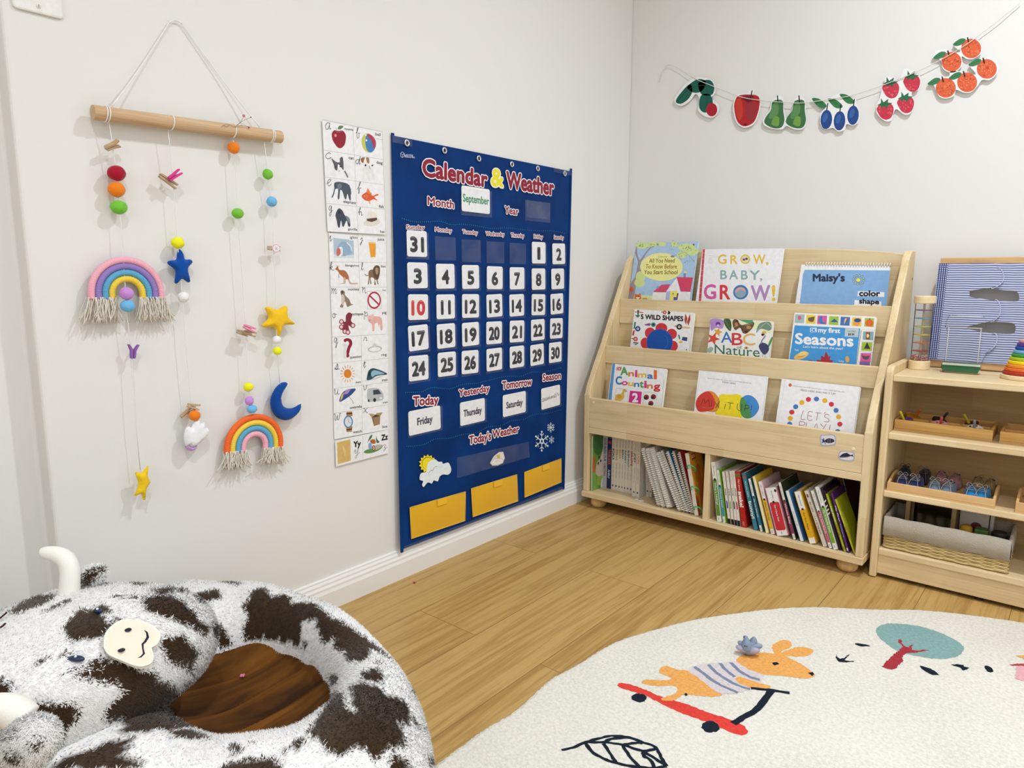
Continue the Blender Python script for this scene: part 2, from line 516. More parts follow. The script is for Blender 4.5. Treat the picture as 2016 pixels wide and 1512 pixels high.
# ------------------------------------------------------------ switch plate
LW = frame_m((0, 0, 0), (0, 1, 0), (0, 0, 1))           # left wall plane: a = world y, b = world z, normal +x
def lwf(x): return frame_m((x, 0, 0), (0, 1, 0), (0, 0, 1))
def on_left(u, v, x): return hit(u, v, (x, 0, 0), (1, 0, 0))
def on_back(u, v, y): return hit(u, v, (0, y, 0), (0, -1, 0))
def on_floor(u, v, z): return hit(u, v, (0, 0, z), (0, 0, 1))
sw = thing('light_switch', 'white double light switch plate on the wall above the wooden dowel', 'light switch', (0.0, -1.893, 1.232))
PL = M('e6e5e0', 0.35, 0.5)
p = MB(PL); p.prism(rrect(-1.929, 1.232, -1.857, 1.347, 0.006), 0, 0.006, LW); p.build('cover_plate', sw, bevel=0.003)
p = MB(M('dcdad4', 0.4)); p.lathe([(0.0035, 0), (0.0035, 0.0008), (0.002, 0.0013)], 14, lwf(0.0062) @ Matrix.Translation((-1.893, 1.243, 0))); p.use(M('8d8b86')); p.box(-1.8935, -1.8925, 1.2405, 1.2455, 0.0014, 0.0016, lwf(0.0062)); p.build('screw', sw)
p = MB(PL); p.box(-1.912, -1.874, 1.262, 1.318, 0.0, 0.0095, LW); p.use(M('3a3a3a')); p.box(-1.9, -1.886, 1.2575, 1.2612, 0.0055, 0.0066, LW); p.build('rocker', sw, bevel=0.001)

# ------------------------------------------------------------ wooden dowel with four strings
DX = 0.023
dL, dR = on_left(182, 221, DX), on_left(553, 270, DX)
dow = thing('hanging_dowel', 'beech dowel hung by a white cord on the left wall, carrying four ornament strings', 'wall hanging', (0, (dL.y + dR.y) / 2, dL.z))
b = MB(wood('cdb08a', 'b3906a', 'y', 0.5, False)); dr = 0.0125
b.tube([dL, dR], dr, 20); dob = b.build('dowel', dow, smooth=False, bevel=0.001)
top = V((0.006, on_left(345, 40, 0.006).y, on_left(345, 40, 0.006).z))
a0, a1 = on_left(222, 222, DX), on_left(512, 262, DX)
STR = M('edebe4', 0.8)
tl, tr_ = on_left(326, 56, 0.005), on_left(366, 58, 0.005)
b = MB(STR); b.tube(spline([a0 + V((0, 0, dr * .9)), on_left(270, 142, 0.009), tl, on_left(334, 44, 0.006), top, on_left(357, 45, 0.006), tr_, on_left(440, 160, 0.009), a1 + V((0, 0, dr * .9))], 5), 0.0013, 6); b.build('cord', dow, smooth=True)
def dy_at(y): return dL + (dR - dL) * ((y - dL.y) / (dR.y - dL.y))
def wrap(name, us, x=DX):
    b = MB(STR)
    for u in us:
        y = on_left(u, 240, DX).y; c = dy_at(y)
        b.tube([c + V((math.cos(a) * (dr + .0008), 0.001 * math.sin(a), math.sin(a) * (dr + .0008))) for a in [2 * math.pi * i / 18 for i in range(18)]], 0.0011, 6, True)
    return b
for us in ([208, 213], [337], [458], [531, 534]): wrap('w', us).build('knot', dow, smooth=True)
b = MB(vinyl())
c = dy_at(on_left(382, 240, DX).y)
for i in range(-5, 6):
    a = i * 0.3; q = c + V((math.cos(a) * (dr + .0006), 0, math.sin(a) * (dr + .0006)))
    if i < 5:
        a2 = a + 0.3; q2 = c + V((math.cos(a2) * (dr + .0006), 0, math.sin(a2) * (dr + .0006)))
        b.add([q + V((0, -.02, 0)), q + V((0, .02, 0)), q2 + V((0, .02, 0)), q2 + V((0, -.02, 0))], [(0, 1, 2, 3)])
b.build('tape', dow)
SX = 0.020                                           # the strings hang a little nearer to the wall
def strand(label, pix):
    b = MB(STR); pts = [on_left(u, v, DX if i == 0 else SX) for i, (u, v) in enumerate(pix)]
    b.tube(pts, 0.00075, 5); tag(b.build('ornament_string', smooth=True), label, 'string', 'strings hanging from the dowel')
strand('leftmost white string under the dowel, through the pastel rainbow', [(214, 236), (222, 288), (229, 341), (236, 408), (240, 470), (246, 560), (250, 620), (259, 692), (266, 820), (276, 925)])
strand('second white string from the left, through the blue star', [(331, 254), (340, 350), (350, 478), (353, 520), (359, 585), (366, 680), (377, 795), (384, 845)])
strand('third white string, holding the orange rainbow', [(459, 276), (461, 292), (468, 420), (478, 560), (484, 650), (489, 762), (494, 815)])
strand('rightmost white string, holding the large yellow star and moon', [(520, 272), (527, 343), (535, 397), (539, 490), (544, 610), (545, 690), (552, 765)])
# dried flower sprig on the dowel
sp = thing('dried_flower_sprig', 'tiny pink dried flower sprig tucked on top of the dowel', 'dried flower', on_left(470, 246, DX + .0135))
b = MB(M('8a5a4a'))
st = [[(436, 249), (445, 244), (455, 247), (462, 250)], [(462, 250), (474, 240), (480, 229)], [(462, 250), (478, 238), (493, 231)], [(464, 250), (480, 246), (490, 250)], [(440, 247), (446, 250), (452, 246)]]
for q in st: b.tube([on_left(u, v, DX + 0.0135) for u, v in q], 0.0004, 4)
b.build('stem', sp)
for (u, v, r, h) in [(480, 228, .0028, 'd07a9a'), (494, 231, .0013, '8a2a4a'), (490, 251, .0018, 'b02a5a')]:
    b = MB(felt(h)); b.ball(on_left(u, v, DX + 0.0135), r, 8, 6, amp=.3, fr=3); b.build('blossom', sp)

# ------------------------------------------------------------ felt balls
GB = 'felt balls on the strings of the wall hanging'
def felt_ball(u, v, rx, rz, h, label, x=None):
    r = (rx + rz) / 2
    c = on_left(u, v, SX if x is None else x)
    b = MB(felt(h)); b.ball(c, (r * .88, rx * .92, rz), 24, 16, amp=0.09, fr=1.6, seed=u * .37)
    o = b.build('felt_ball', smooth=True, origin=c); tag(o, label, 'felt ball', GB)
felt_ball(229, 341, .0165, .0135, 'a3162f', 'dark red felt ball, topmost ball of the leftmost string')
felt_ball(229, 373, .0155, .0135, 'f07f1e', 'orange felt ball between the red and green balls on the leftmost string')
felt_ball(234, 408, .0155, .0120, '74bd3c', 'green felt ball just above the pastel rope rainbow')
felt_ball(249, 578, .0130, .0117, 'c38bd0', 'lilac felt ball in the middle of the pastel rope rainbow', SX + .012)
felt_ball(251, 602, .0135, .0110, '6db2dd', 'sky blue felt ball below the lilac one in the pastel rainbow', SX + .012)
felt_ball(350, 478, .0132, .0112, 'f7e524', 'yellow felt ball sitting above the blue star')
felt_ball(361, 585, .0118, .0104, 'f1efe8', 'white felt ball below the blue star')
felt_ball(383, 818, .0120, .0108, 'f07f1e', 'orange felt ball on top of the small white felt cloud', SX + .006)
felt_ball(460, 291, .0130, .0115, 'f07f1e', 'orange felt ball hanging directly under the dowel')
felt_ball(468, 420, .0132, .0107, '74bd3c', 'green felt ball alone in the middle of the third string')
felt_ball(489, 762, .0118, .0092, 'f7e524', 'yellow felt ball topmost of three above the orange rainbow')
felt_ball(491, 789, .0102, .0096, 'c38bd0', 'lilac felt ball between yellow and blue balls above the orange rainbow')
felt_ball(496, 805, .0120, .0092, '6db2dd', 'sky blue felt ball resting on top of the orange rainbow', SX + .003)
felt_ball(527, 343, .0118, .0107, '74bd3c', 'green felt ball topmost on the rightmost string')
felt_ball(535, 397, .0122, .0107, '6db2dd', 'sky blue felt ball below the green one on the rightmost string')
felt_ball(545, 669, .0102, .0090, 'f4f2ea', 'white felt ball right under the yellow star on the rightmost string')
felt_ball(546, 691, .0106, .0088, 'f7e524', 'yellow felt ball below the white one under the yellow star')

# ------------------------------------------------------------ clothes pins
GP = 'mini clothes pins on the strings'
def pin(u, v, ang, ln, spread, h, label, x=SX, yaw=0.0, disc=False, thick=.0038):
    c = on_left(u, v, x)
    T = Matrix.Translation(c) @ frame_m((0, 0, 0), (0, 1, 0), (0, 0, 1)) @ Matrix.Rotation(ang, 4, 'Z') @ Matrix.Rotation(yaw, 4, 'X')
    t = thing('clothes_pin', label, 'clothes pin', c, GP)
    m = wood('c2a987', 'a98c68', 'y', .6, False) if h is None else M(h, .6)
    for sgn in (-1, 1):
        b = MB(m)
        y0 = .0006
        poly = [(-ln * .5, y0), (ln * .1, y0), (ln * .16, y0 + .0008), (ln * .5, y0 + spread * .5), (ln * .5, y0 + spread * .5 + .0028), (ln * .05, y0 + .0042), (-ln * .45, y0 + .0036), (-ln * .5, y0 + .0022)]
        b.prism([(q[0], q[1] * sgn) for q in poly], -thick, thick, T); b.build('jaw', t, bevel=.0004)
    b = MB(metal('8f8f8f')); b.tube([T @ V((ln * .08 + .0016 * math.cos(a), 0.0048 * math.sin(a), 0)) for a in [math.pi * 2 * i / 12 for i in range(12)]], .0006, 5, True); b.build('spring', t)
    if disc:
        b = MB(M('f3e6e4')); b.lathe([(.0092, 0), (.0092, .0016)], 20, T @ Matrix.Translation((.002, 0, .0042))); b.use(M('d98f9a')); b.lathe([(.0086, 0), (.0086, .0002)], 20, T @ Matrix.Translation((.002, 0, .0059)));  b.use(M('f6ecea')); b.lathe([(.0074, 0), (.0074, .0002)], 20, T @ Matrix.Translation((.002, 0, .0062)))
        b.use(M('b9a0a0')); [b.tube([T @ V((.002, 0, .0066)), T @ V((.002 + .005 * math.cos(a), .005 * math.sin(a), .0066))], .0003, 4) for a in [i * math.pi / 3 for i in range(6)]]
        b.build('badge', t)
pin(221, 287, 0.5, .026, .008, None, 'plain wooden clothes pin at the top of the leftmost string', SX + .004, 0.6)
pin(262, 692, math.pi / 2 - .12, .026, .013, '8a5aa8', 'purple clothes pin on the leftmost string below the pastel rainbow')
pin(331, 356, -0.55, .036, .004, None, 'plain wooden clothes pin crossed under the pink one', SX + .002)
pin(344, 345, 0.65, .028, .004, 'd8368c', 'hot pink clothes pin at the top of the second string', SX + .013)
pin(381, 800, -0.33, .024, .006, None, 'upper wooden clothes pin above the white felt cloud', SX + .003)
pin(369, 812, 0.55, .030, .005, None, 'lower wooden clothes pin behind the orange ball and cloud', SX - .006)
pin(477, 655, -0.33, .024, .004, None, 'left wooden clothes pin beside the light pink one', SX - .003)
pin(492, 656, -0.33, .026, .004, None, 'right wooden clothes pin beside the light pink one', SX + .009)
pin(491, 646, -0.42, .026, .003, 'f08aa8', 'light pink clothes pin on the third string', SX + .020)
pin(539, 489, -0.05, .028, .004, None, 'wooden clothes pin with a round white badge on the rightmost string', SX + .002, 0, True)

# ------------------------------------------------------------ stuffed felt shapes
def pillow(name, label, cat, pix, x, th, h, smooth=0, seam=None, steps=7, yaw=0.0):
    """soft stuffed shape from its flat outline, puffed towards the middle"""
    A = lwf(x); inv = A.inverted()
    pts = [inv @ on_left(u, v, x) for u, v in pix]
    if smooth: pts = [V((q.x, q.y, 0)) for q in spline(pts, smooth, True)]
    c = sum(pts, V()) / len(pts)
    bm = bmesh.new()
    vs = [bm.verts.new((q.x - c.x, q.y - c.y, 0)) for q in pts]
    f = bm.faces.new(vs)
    bmesh.ops.triangulate(bm, faces=[f])
    for _ in range(3): bmesh.ops.subdivide_edges(bm, edges=[e for e in bm.edges if e.calc_length() > .006], cuts=1, use_grid_fill=True)
    bmesh.ops.triangulate(bm, faces=bm.faces[:])
    loop = [V((q.x - c.x, q.y - c.y, 0)) for q in pts]
    def dist(p):
        m = 9
        for i in range(len(loop)):
            a, b_ = loop[i], loop[(i + 1) % len(loop)]
            d = b_ - a; t = max(0, min(1, (p - a).dot(d) / max(1e-12, d.dot(d))))
            m = min(m, (p - a - d * t).length)
        return m
    mb = MB(felt(h, 320, .5))
    bm.verts.index_update()
    co = [v.co.copy() for v in bm.verts]; fa = [tuple(v.index for v in q.verts) for q in bm.faces]
    if fa and (co[fa[0][1]] - co[fa[0][0]]).cross(co[fa[0][2]] - co[fa[0][0]]).z < 0: fa = [q[::-1] for q in fa]
    hh = [min(1, dist(V((p.x, p.y, 0))) / th) for p in co]
    zz = [th * math.sqrt(max(0, 1 - (1 - q) ** 2)) * .8 + .0012 + .0006 * noise.noise(p * 130) for q, p in zip(hh, co)]
    T = A @ Matrix.Translation(c) @ Matrix.Rotation(yaw, 4, 'Y')
    mb.add([(p.x, p.y, z) for p, z in zip(co, zz)], fa, T)
    mb.add([(p.x, p.y, -z) for p, z in zip(co, zz)], [q[::-1] for q in fa], T)
    n = len(loop)
    mb.add([(q.x, q.y, .0012) for q in loop] + [(q.x, q.y, -.0012) for q in loop], [(i, n + i, n + (i + 1) % n, (i + 1) % n) for i in range(n)] , T)
    bm.free()
    return mb, T, c
z3 = lambda u, v: (140 + u / 4.2, 480 + v / 4.2)
z4 = lambda u, v: (180 + u / 4.582, 700 + v / 4.582)
mb, T, c = pillow('x', '', '', [z3(*q) for q in [(895, 45), (925, 80), (940, 128), (985, 130), (1000, 155), (965, 205), (982, 300), (965, 318), (918, 290), (872, 328), (856, 310), (862, 222), (800, 165), (812, 140), (868, 130), (878, 75)]], SX - .002, .012, '0d4a9c', 4)
tag(mb.build('stuffed_star', smooth=True, origin=T.translation), 'dark blue stuffed felt star below the yellow ball on the second string', 'stuffed star')
mb, T, c = pillow('x', '', '', [z3(*q) for q in [(1625, 520), (1700, 545), (1765, 512), (1785, 530), (1790, 605), (1845, 655), (1830, 668), (1755, 675), (1728, 752), (1705, 752), (1678, 690), (1590, 690), (1582, 668), (1635, 610), (1608, 540)]], SX - .002, .012, 'f5bd22', 3)
tag(mb.build('stuffed_star', smooth=True, origin=T.translation), 'large yellow stuffed felt star on the rightmost string', 'stuffed star')
mb, T, c = pillow('x', '', '', [z4(*q) for q in [(505, 995), (512, 1010), (505, 1090), (528, 1140), (495, 1200), (485, 1295), (465, 1295), (448, 1245), (400, 1265), (392, 1255), (425, 1160), (398, 1075), (405, 1050), (455, 1058)]], SX + .006, .009, 'f5c21e', 3)
tag(mb.build('stuffed_star', smooth=True, origin=T.translation), 'small yellow star seen edge on at the bottom of the leftmost string', 'stuffed star')
mb, T, c = pillow('x', '', '', [z4(*q) for q in [(1735, 240), (1760, 245), (1755, 275), (1720, 340), (1708, 410), (1740, 465), (1810, 475), (1880, 440), (1888, 450), (1860, 520), (1800, 570), (1735, 583), (1670, 555), (1628, 490), (1618, 400), (1650, 310), (1700, 255)]], SX - .002, .013, '0c438f', 3)
tag(mb.build('stuffed_moon', smooth=True, origin=T.translation), 'dark blue stuffed felt crescent moon beside the orange rainbow', 'stuffed moon')
cl = thing('stuffed_cloud', 'small white felt cloud with a lilac underside hanging beside the orange rainbow', 'stuffed cloud', on_left(387, 885, SX))
mb, T, c = pillow('x', '', '', [z4(*q) for q in [(930, 590), (965, 583), (985, 612), (1018, 605), (1025, 645), (1052, 660), (1045, 720), (960, 800), (905, 822), (880, 805), (850, 815), (835, 730), (850, 660), (880, 640), (900, 650), (915, 620)]], SX + .004, .011, 'e9e9ee', 3)
mb.build('puff', cl, smooth=True)
mb, T, c = pillow('x', '', '', [z4(*q) for q in [(848, 812), (880, 800), (905, 822), (948, 795), (945, 830), (920, 855), (880, 858), (855, 838)]], SX + .002, .010, 'c39ad0', 3)
o = mb.build('underside', cl, smooth=True); o['label'] = 'lilac felt underside'

# ------------------------------------------------------------ rope rainbows
def rope_mat(h):
    m, t, b = base('rope_' + h, .9, .1)
    b.inputs['Base Color'].default_value = rgb(h)
    bump(t, b, 700, .4, .0008)
    return m
def rainbow(label, L, Rr, topc, cols, outr, x, tas, legs, seed):
    """L, Rr: pixel feet of the outer rope; topc: pixel top of outer rope"""
    a, b_, tp = on_left(*L, x), on_left(*Rr, x), on_left(*topc, x)
    mid = (a + b_) / 2
    root = thing('rope_rainbow', label, 'rope rainbow', mid)
    w = (b_ - a).length / 2; hgt = (tp - mid).length; r = outr * (b_ - a).length
    ux = (b_ - a).normalized(); uz = (V((1, 0, 0)).cross(ux)).normalized()
    for k, h in enumerate(cols):
        ww = w - r - k * 2 * r * .94; hh = hgt - r - k * 2 * r * .94
        leg = hh - ww if hh > ww else 0
        pts = [V((-ww, 0, -.0))]
        n = 110
        path = [(-ww, t_ / 10 * leg) for t_ in range(10)] + [(-ww * math.cos(math.pi * i / 40), leg + (hh - leg) * math.sin(math.pi * i / 40)) for i in range(41)] + [(ww, leg - t_ / 10 * leg) for t_ in range(1, 11)]
        P3 = [mid + ux * p[0] + uz * p[1] + V((.002, 0, 0)) for p in path]
        # resample evenly and ridge the radius so that the wrapped yarn shows
        ds = [0]
        for i in range(1, len(P3)): ds.append(ds[-1] + (P3[i] - P3[i - 1]).length)
        turns = max(20, int(ds[-1] / .0042)); m_ = turns * 4
        q = []; rr = []; j = 0
        for i in range(m_ + 1):
            d = ds[-1] * i / m_
            while j < len(ds) - 2 and ds[j + 1] < d: j += 1
            f = (d - ds[j]) / max(1e-9, ds[j + 1] - ds[j])
            q.append(P3[j].lerp(P3[j + 1], f)); rr.append(r * (.9 + .1 * abs(math.sin(math.pi * i / 4 + .4))))
        mb = MB(rope_mat(h)); mb.tube(q, rr, 12); mb.build('rope_arch', root, smooth=True)['label'] = {'e8a9b6': 'pink', '8f7bb8': 'purple', '5fa3c4': 'blue', 'f0c84c': 'yellow', 'ee6a36': 'orange'}[h] + ' wrapped rope arch'
    rn = random.Random(seed)
    for sgn in (-1, 1):
        mb = MB(felt('ddd5c6', 400, .4))
        for k in range(len(cols)):
            ww = w - r - k * 2 * r * .94
            for s_ in range(34):
                o0 = mid + ux * (sgn * ww + rn.uniform(-r, r)) + V((.002 + rn.uniform(-r, r), 0, 0))
                sp_ = rn.gauss(0, .006) + (-.004 if sgn < 0 else .004) * (1 - k / 3); ln = tas * rn.uniform(.75, 1.05)
                p1 = o0 + ux * (sp_ * .5 + rn.gauss(0, .002)) - uz * ln * .5 + V((rn.uniform(-.002, .004), 0, 0))
                p2 = o0 + ux * (sp_ * 1.4) - uz * ln + V((rn.uniform(-.004, .006), 0, 0))
                p2.x = max(p2.x, .003); p1.x = max(p1.x, .003)
                mb.tube(spline([o0 + uz * .003, p1, p2], 3), .0009, 4)
        mb.build('tassel', root, smooth=True)['label'] = 'frayed cream cotton tassel'
rainbow('pastel rope rainbow with pink outer arch and cream tassels on the leftmost string', z3(135, 455), z3(770, 450), z3(420, 105), ['e8a9b6', '8f7bb8', '5fa3c4', 'f0c84c'], .0455, SX - .004, .043, 0, 3)
rainbow('bright rope rainbow with orange outer arch and cream tassels on the third string', z4(1190, 880), z4(1722, 822), z4(1490, 524), ['ee6a36', 'f0c84c', '5fa3c4', 'e8a9b6'], .047, SX - .004, .036, 0, 4)
# ------------------------------------------------------------ alphabet picture sheets
CUR = {'a': '75,85 40,100 5,60 10,10 40,0 70,50 80,100;80,100 72,20 85,0 100,20', 'b': '0,45 30,60 55,100 35,90 25,30 35,0 70,10 75,45 60,50 100,50', 'c': '90,85 60,100 10,60 10,20 40,0 100,30',
 'd': '65,50 40,55 5,30 20,0 50,10 90,100;90,100 70,20 80,0 100,15', 'e': '0,30 50,50 90,90 60,100 20,60 30,5 60,0 100,30', 'f': '0,35 40,60 80,100 55,90 35,40 30,0 50,10 50,40 100,50',
 'g': '70,95 30,100 10,70 35,55 70,90;75,100 65,30 40,0 15,10 40,35 100,60', 'h': '0,30 40,80 50,100 30,90 20,0;20,20 50,50 70,40 65,10 80,0 100,20', 'i': '0,30 45,65 30,10 50,0 100,30;40,98 48,93', 'j': '20,55 75,75 60,30 30,0 15,10 50,30 100,50;78,98 84,94',
 'k': '0,20 45,80 50,100 25,80 20,0;20,30 55,50 50,30 25,25;25,25 70,0 100,10', 'l': '0,10 60,80 60,100 40,90 20,20 40,0 100,20', 'm': '0,90 15,100 10,0;10,50 35,100 45,80 42,0;42,50 70,100 80,70 78,0 100,20', 'n': '0,90 20,100 15,0;15,50 55,100 70,70 68,10 80,0 100,20',
 'o': '60,80 30,100 5,50 25,0 60,20 60,80 100,70', 'p': '10,90 30,100 10,0;25,70 60,95 80,70 60,45 30,50', 'q': '70,95 30,100 10,75 35,55 70,90;75,100 65,30 55,0 50,20 100,60', 'r': '0,10 30,60 45,100 45,80 80,78 75,10 100,20', 's': '0,10 45,60 55,100 70,40 50,0 10,10;0,10 100,5',
 't': '0,20 55,100 35,10 50,0 100,30;15,70 90,75', 'u': '0,80 15,100 10,20 30,0 60,40 75,100;75,100 65,20 80,0 100,20', 'v': '0,80 20,100 25,30 40,0 75,50 70,100 100,90', 'w': '0,85 15,100 15,10 30,0 50,80;50,80 50,10 65,0 85,60 80,100 100,95', 'x': '0,80 25,100 45,50 75,0 100,20;90,100 45,50 0,5',
 'y': '0,70 25,100 20,60 40,55 70,100;75,100 55,30 30,0 20,15 60,40 100,60', 'z': '0,80 40,100 60,80 25,55 60,45 45,10 20,0 20,20 60,40 100,60'}
def cursive(A, ch, x, y, w, h, sk, wd=.0011):
    for st in CUR[ch].split(';'):
        A.line([(x + float(q.split(',')[0]) / 100 * w, y - float(q.split(',')[1]) / 100 * h + sk * float(q.split(',')[0]) / 100) for q in st.split()], wd, '1c1c1c', 4)
LG = 'aaaaa6'
INK = '26262a'
SHEETS = 'taped alphabet picture sheets'
def sheet(label, corners, view, x):
    A = Art(lwf(x), 0.4, .35); A.view(*view)
    A.slab(corners, .0007, 'eeede9'); return A
Z5 = (620, 220, 4.2); ZC = (640, 240, 8.4); ZB = (640, 420, 9.446); Z6 = (620, 560, 4.087); ZD = (640, 860, 14.4)
def quadline(A, *q, w=.0007): A.line(q, w, LG)
def reset_cell(A): A.reset(3)
# first sheet, a to h (it overlaps the sheet below)
A = sheet('', [(60, 66), (556, 166), (586, 1016), (106, 990)], Z5, .0042)
for q in [[(78, 318), (562, 395)], [(87, 540), (568, 604)], [(97, 757), (575, 806)], [(313, 116), (357, 1000)], [(556, 166), (586, 1016)], [(66, 68), (556, 166)]]: quadline(A, *q)
A.view(*ZC)
def cell(*items):
    reset_cell(A)
    for f in items: f()
cell(lambda: A.blob([(110, 200), (150, 140), (220, 150), (290, 145), (335, 200), (345, 270), (325, 370), (275, 428), (215, 428), (165, 370), (125, 300)], '8e1c2e'), lambda: A.el(172, 225, 20, 26, 'd98a90'), lambda: A.blob([(208, 112), (235, 65), (300, 68), (275, 110), (235, 125)], '5d7f4e'), lambda: A.line([(170, 92), (198, 135)], .0008, '3b4a3a'), lambda: A.line([(165, 150), (220, 170), (285, 150)], .001, 'c46a70', 3),
     lambda: A.tx('apple', 318, 122, 148, 30, INK, 24, bold=.02))
cursive(A, 'a', 5, 122, 90, 110, 0)
cell(lambda: A.el(717, 350, 112, 162, 'c2c260', rot=-.2), lambda: A.blob([(690, 205), (760, 215), (825, 290), (838, 400), (790, 490), (740, 505), (690, 460), (665, 330)], '3f7ab0'), lambda: A.blob([(690, 215), (760, 215), (830, 300), (838, 390), (805, 440), (770, 330)], 'a83a55'), lambda: A.el(684, 305, 13, 16, 'dfe8f0'), lambda: A.el(672, 218, 16, 14, 'e6e6e0'), lambda: A.tx('ball', 832, 222, 84, 48, INK, 12, bold=.02), lambda: A.line([(815, 268), (945, 298)], .0006, LG))
cursive(A, 'b', 508, 262, 70, 175, 15)
cell(lambda: A.poly([(75, 565), (405, 640), (420, 930), (95, 890)], 'e2e3e2'), lambda: A.blob([(150, 700), (190, 660), (250, 670), (300, 700), (308, 790), (290, 850), (330, 900), (380, 925), (200, 895), (185, 850), (155, 780)], 'e9e7e6'), lambda: A.blob([(104, 605), (180, 660), (240, 665), (245, 600), (292, 592), (305, 790), (270, 760), (215, 700), (200, 800), (160, 780), (140, 700)], '55555c'), lambda: A.el(185, 742, 18, 12, '2f2f34'), lambda: A.el(255, 738, 18, 12, '2f2f34'), lambda: A.line([(320, 810), (350, 860), (375, 920)], .004, '6e6e72'), lambda: A.el(235, 812, 14, 10, 'c9a9a4'), lambda: A.tx('cat', 390, 612, 82, 48, INK, 14, bold=.02))
cursive(A, 'c', 5, 605, 95, 105, 15)
cell(lambda: A.blob([(625, 760), (720, 720), (790, 770), (815, 900), (825, 960), (795, 965), (765, 850), (730, 860), (745, 965), (715, 975), (700, 870), (690, 930), (665, 850), (650, 955), (615, 955), (632, 850)], 'dfdedb'), lambda: A.blob([(610, 610), (665, 585), (720, 610), (715, 700), (680, 745), (645, 735), (620, 680)], 'e4e2df'), lambda: A.blob([(588, 615), (615, 590), (655, 590), (640, 640), (630, 680), (600, 660)], '8b6040'), lambda: A.blob([(680, 590), (725, 600), (728, 680), (700, 680), (685, 640)], '99744f'), lambda: A.el(668, 718, 15, 18, '26221f'), lambda: A.poly([(758, 720), (800, 700), (785, 738)], '2e2a28'), lambda: A.line([(725, 725), (745, 775)], .0012, '6e4a36'), lambda: A.tx('dog', 850, 690, 100, 48, INK, 14, bold=.02))
cursive(A, 'd', 500, 690, 90, 130, 10)
cell(lambda: A.blob([(150, 1020), (200, 992), (300, 1000), (380, 1030), (415, 1090), (425, 1280), (400, 1285), (370, 1190), (350, 1270), (325, 1270), (285, 1150), (250, 1130), (235, 1265), (208, 1265), (215, 1110), (160, 1110)], '4a525e'), lambda: A.blob([(205, 1040), (250, 1020), (275, 1060), (245, 1115), (210, 1100)], '6b7480'), lambda: A.line([(158, 1100), (140, 1190), (112, 1250)], .003, '545c68', 4), lambda: A.el(172, 1060, 7, 7, '23262b'), lambda: A.line([(420, 1100), (428, 1200)], .0012, '23262b'), lambda: A.tx('elephant', 303, 1335, 208, 46, INK, 28, bold=.02))
cursive(A, 'e', 25, 1052, 82, 110, 5)
cell(lambda: A.blob([(605, 1220), (650, 1180), (720, 1150), (785, 1220), (860, 1190), (880, 1215), (815, 1240), (870, 1300), (800, 1280), (740, 1305), (670, 1300), (620, 1260)], 'd55a2c'), lambda: A.blob([(690, 1165), (705, 1100), (740, 1150), (775, 1200)], 'dd7a4a'), lambda: A.poly([(710, 1310), (750, 1375), (745, 1300)], 'e0a070'), lambda: A.el(655, 1230, 10, 12, 'f2d9b0'), lambda: A.el(655, 1230, 5, 6, '3a1c12'), lambda: A.line([(680, 1200), (695, 1240), (680, 1280)], .001, 'f0b080', 3), lambda: A.tx('fish', 890, 1418, 76, 46, INK, 8, bold=.02))
cursive(A, 'f', 530, 1178, 70, 185, 5)
A.view(*Z5)
cell(lambda: A.blob([(170, 850), (195, 800), (225, 815), (250, 860), (285, 880), (292, 945), (275, 945), (262, 900), (240, 945), (228, 950), (215, 900), (205, 955), (190, 950), (180, 900)], '3e4652'), lambda: A.blob([(255, 860), (285, 880), (290, 925), (268, 900)], '7a838c'), lambda: A.el(200, 830, 12, 14, '2a2f38'), lambda: A.tx('gorilla', 273, 978, 76, 20, INK, 6, bold=.02))
cursive(A, 'g', 112, 862, 34, 85, 3)
cell(lambda: A.el(472, 915, 70, 30, 'd9d4c4', rot=-.15), lambda: A.blob([(430, 895), (440, 840), (465, 825), (500, 835), (512, 890), (470, 905)], 'e0dccd'), lambda: A.poly([(428, 885), (512, 875), (515, 895), (470, 912), (430, 902)], '5c3f3a'), lambda: A.tx('hat', 538, 1000, 38, 21, INK, 3, bold=.02))
cursive(A, 'h', 358, 856, 38, 64, 2)
o = A.build('alphabet_sheet'); tag(o, 'top alphabet sheet with apple, ball, cat, dog, elephant, fish, gorilla, hat', 'alphabet sheet', SHEETS)
# second sheet, i to p
A = sheet('', [(106, 975), (587, 1005), (580, 1560), (120, 1560)], Z5, .0026)
A.mb = MB(); A.view(*Z6); A.slab([(112, -415), (570, -375), (585, 398), (140, 424)], .0007, 'eeede9')
A.view(*ZB)
for q in [[(55, 345), (1135, 385)], [(75, 903), (1140, 920)], [(92, 1370), (1150, 1372)], [(608, 365), (650, 1500)], [(1135, 400), (1150, 1500)]]: quadline(A, *q)
cell(lambda: A.poly([(150, 455), (530, 500), (540, 832), (168, 825)], 'a9bccb'), lambda: A.poly([(160, 760), (300, 790), (540, 770), (540, 832), (168, 825)], 'cdd6da'), lambda: A.blob([(225, 740), (225, 620), (300, 540), (380, 530), (460, 580), (495, 690), (480, 750), (380, 790), (280, 790)], '8ea9c0'), lambda: A.line([(400, 540), (470, 610), (495, 700)], .003, 'd5dfe6', 4), lambda: A.blob([(255, 790), (258, 650), (290, 620), (325, 650), (325, 760), (300, 790)], 'dfe4e6'), lambda: A.blob([(215, 780), (218, 680), (250, 645), (285, 680), (285, 750), (250, 790)], 'c4665c'), lambda: A.rect(450, 410, 606, 505, 'eeede9'), lambda: A.tx('igloo', 462, 468, 138, 50, INK, 5, bold=.02))
cursive(A, 'i', 78, 518, 52, 165, 3)
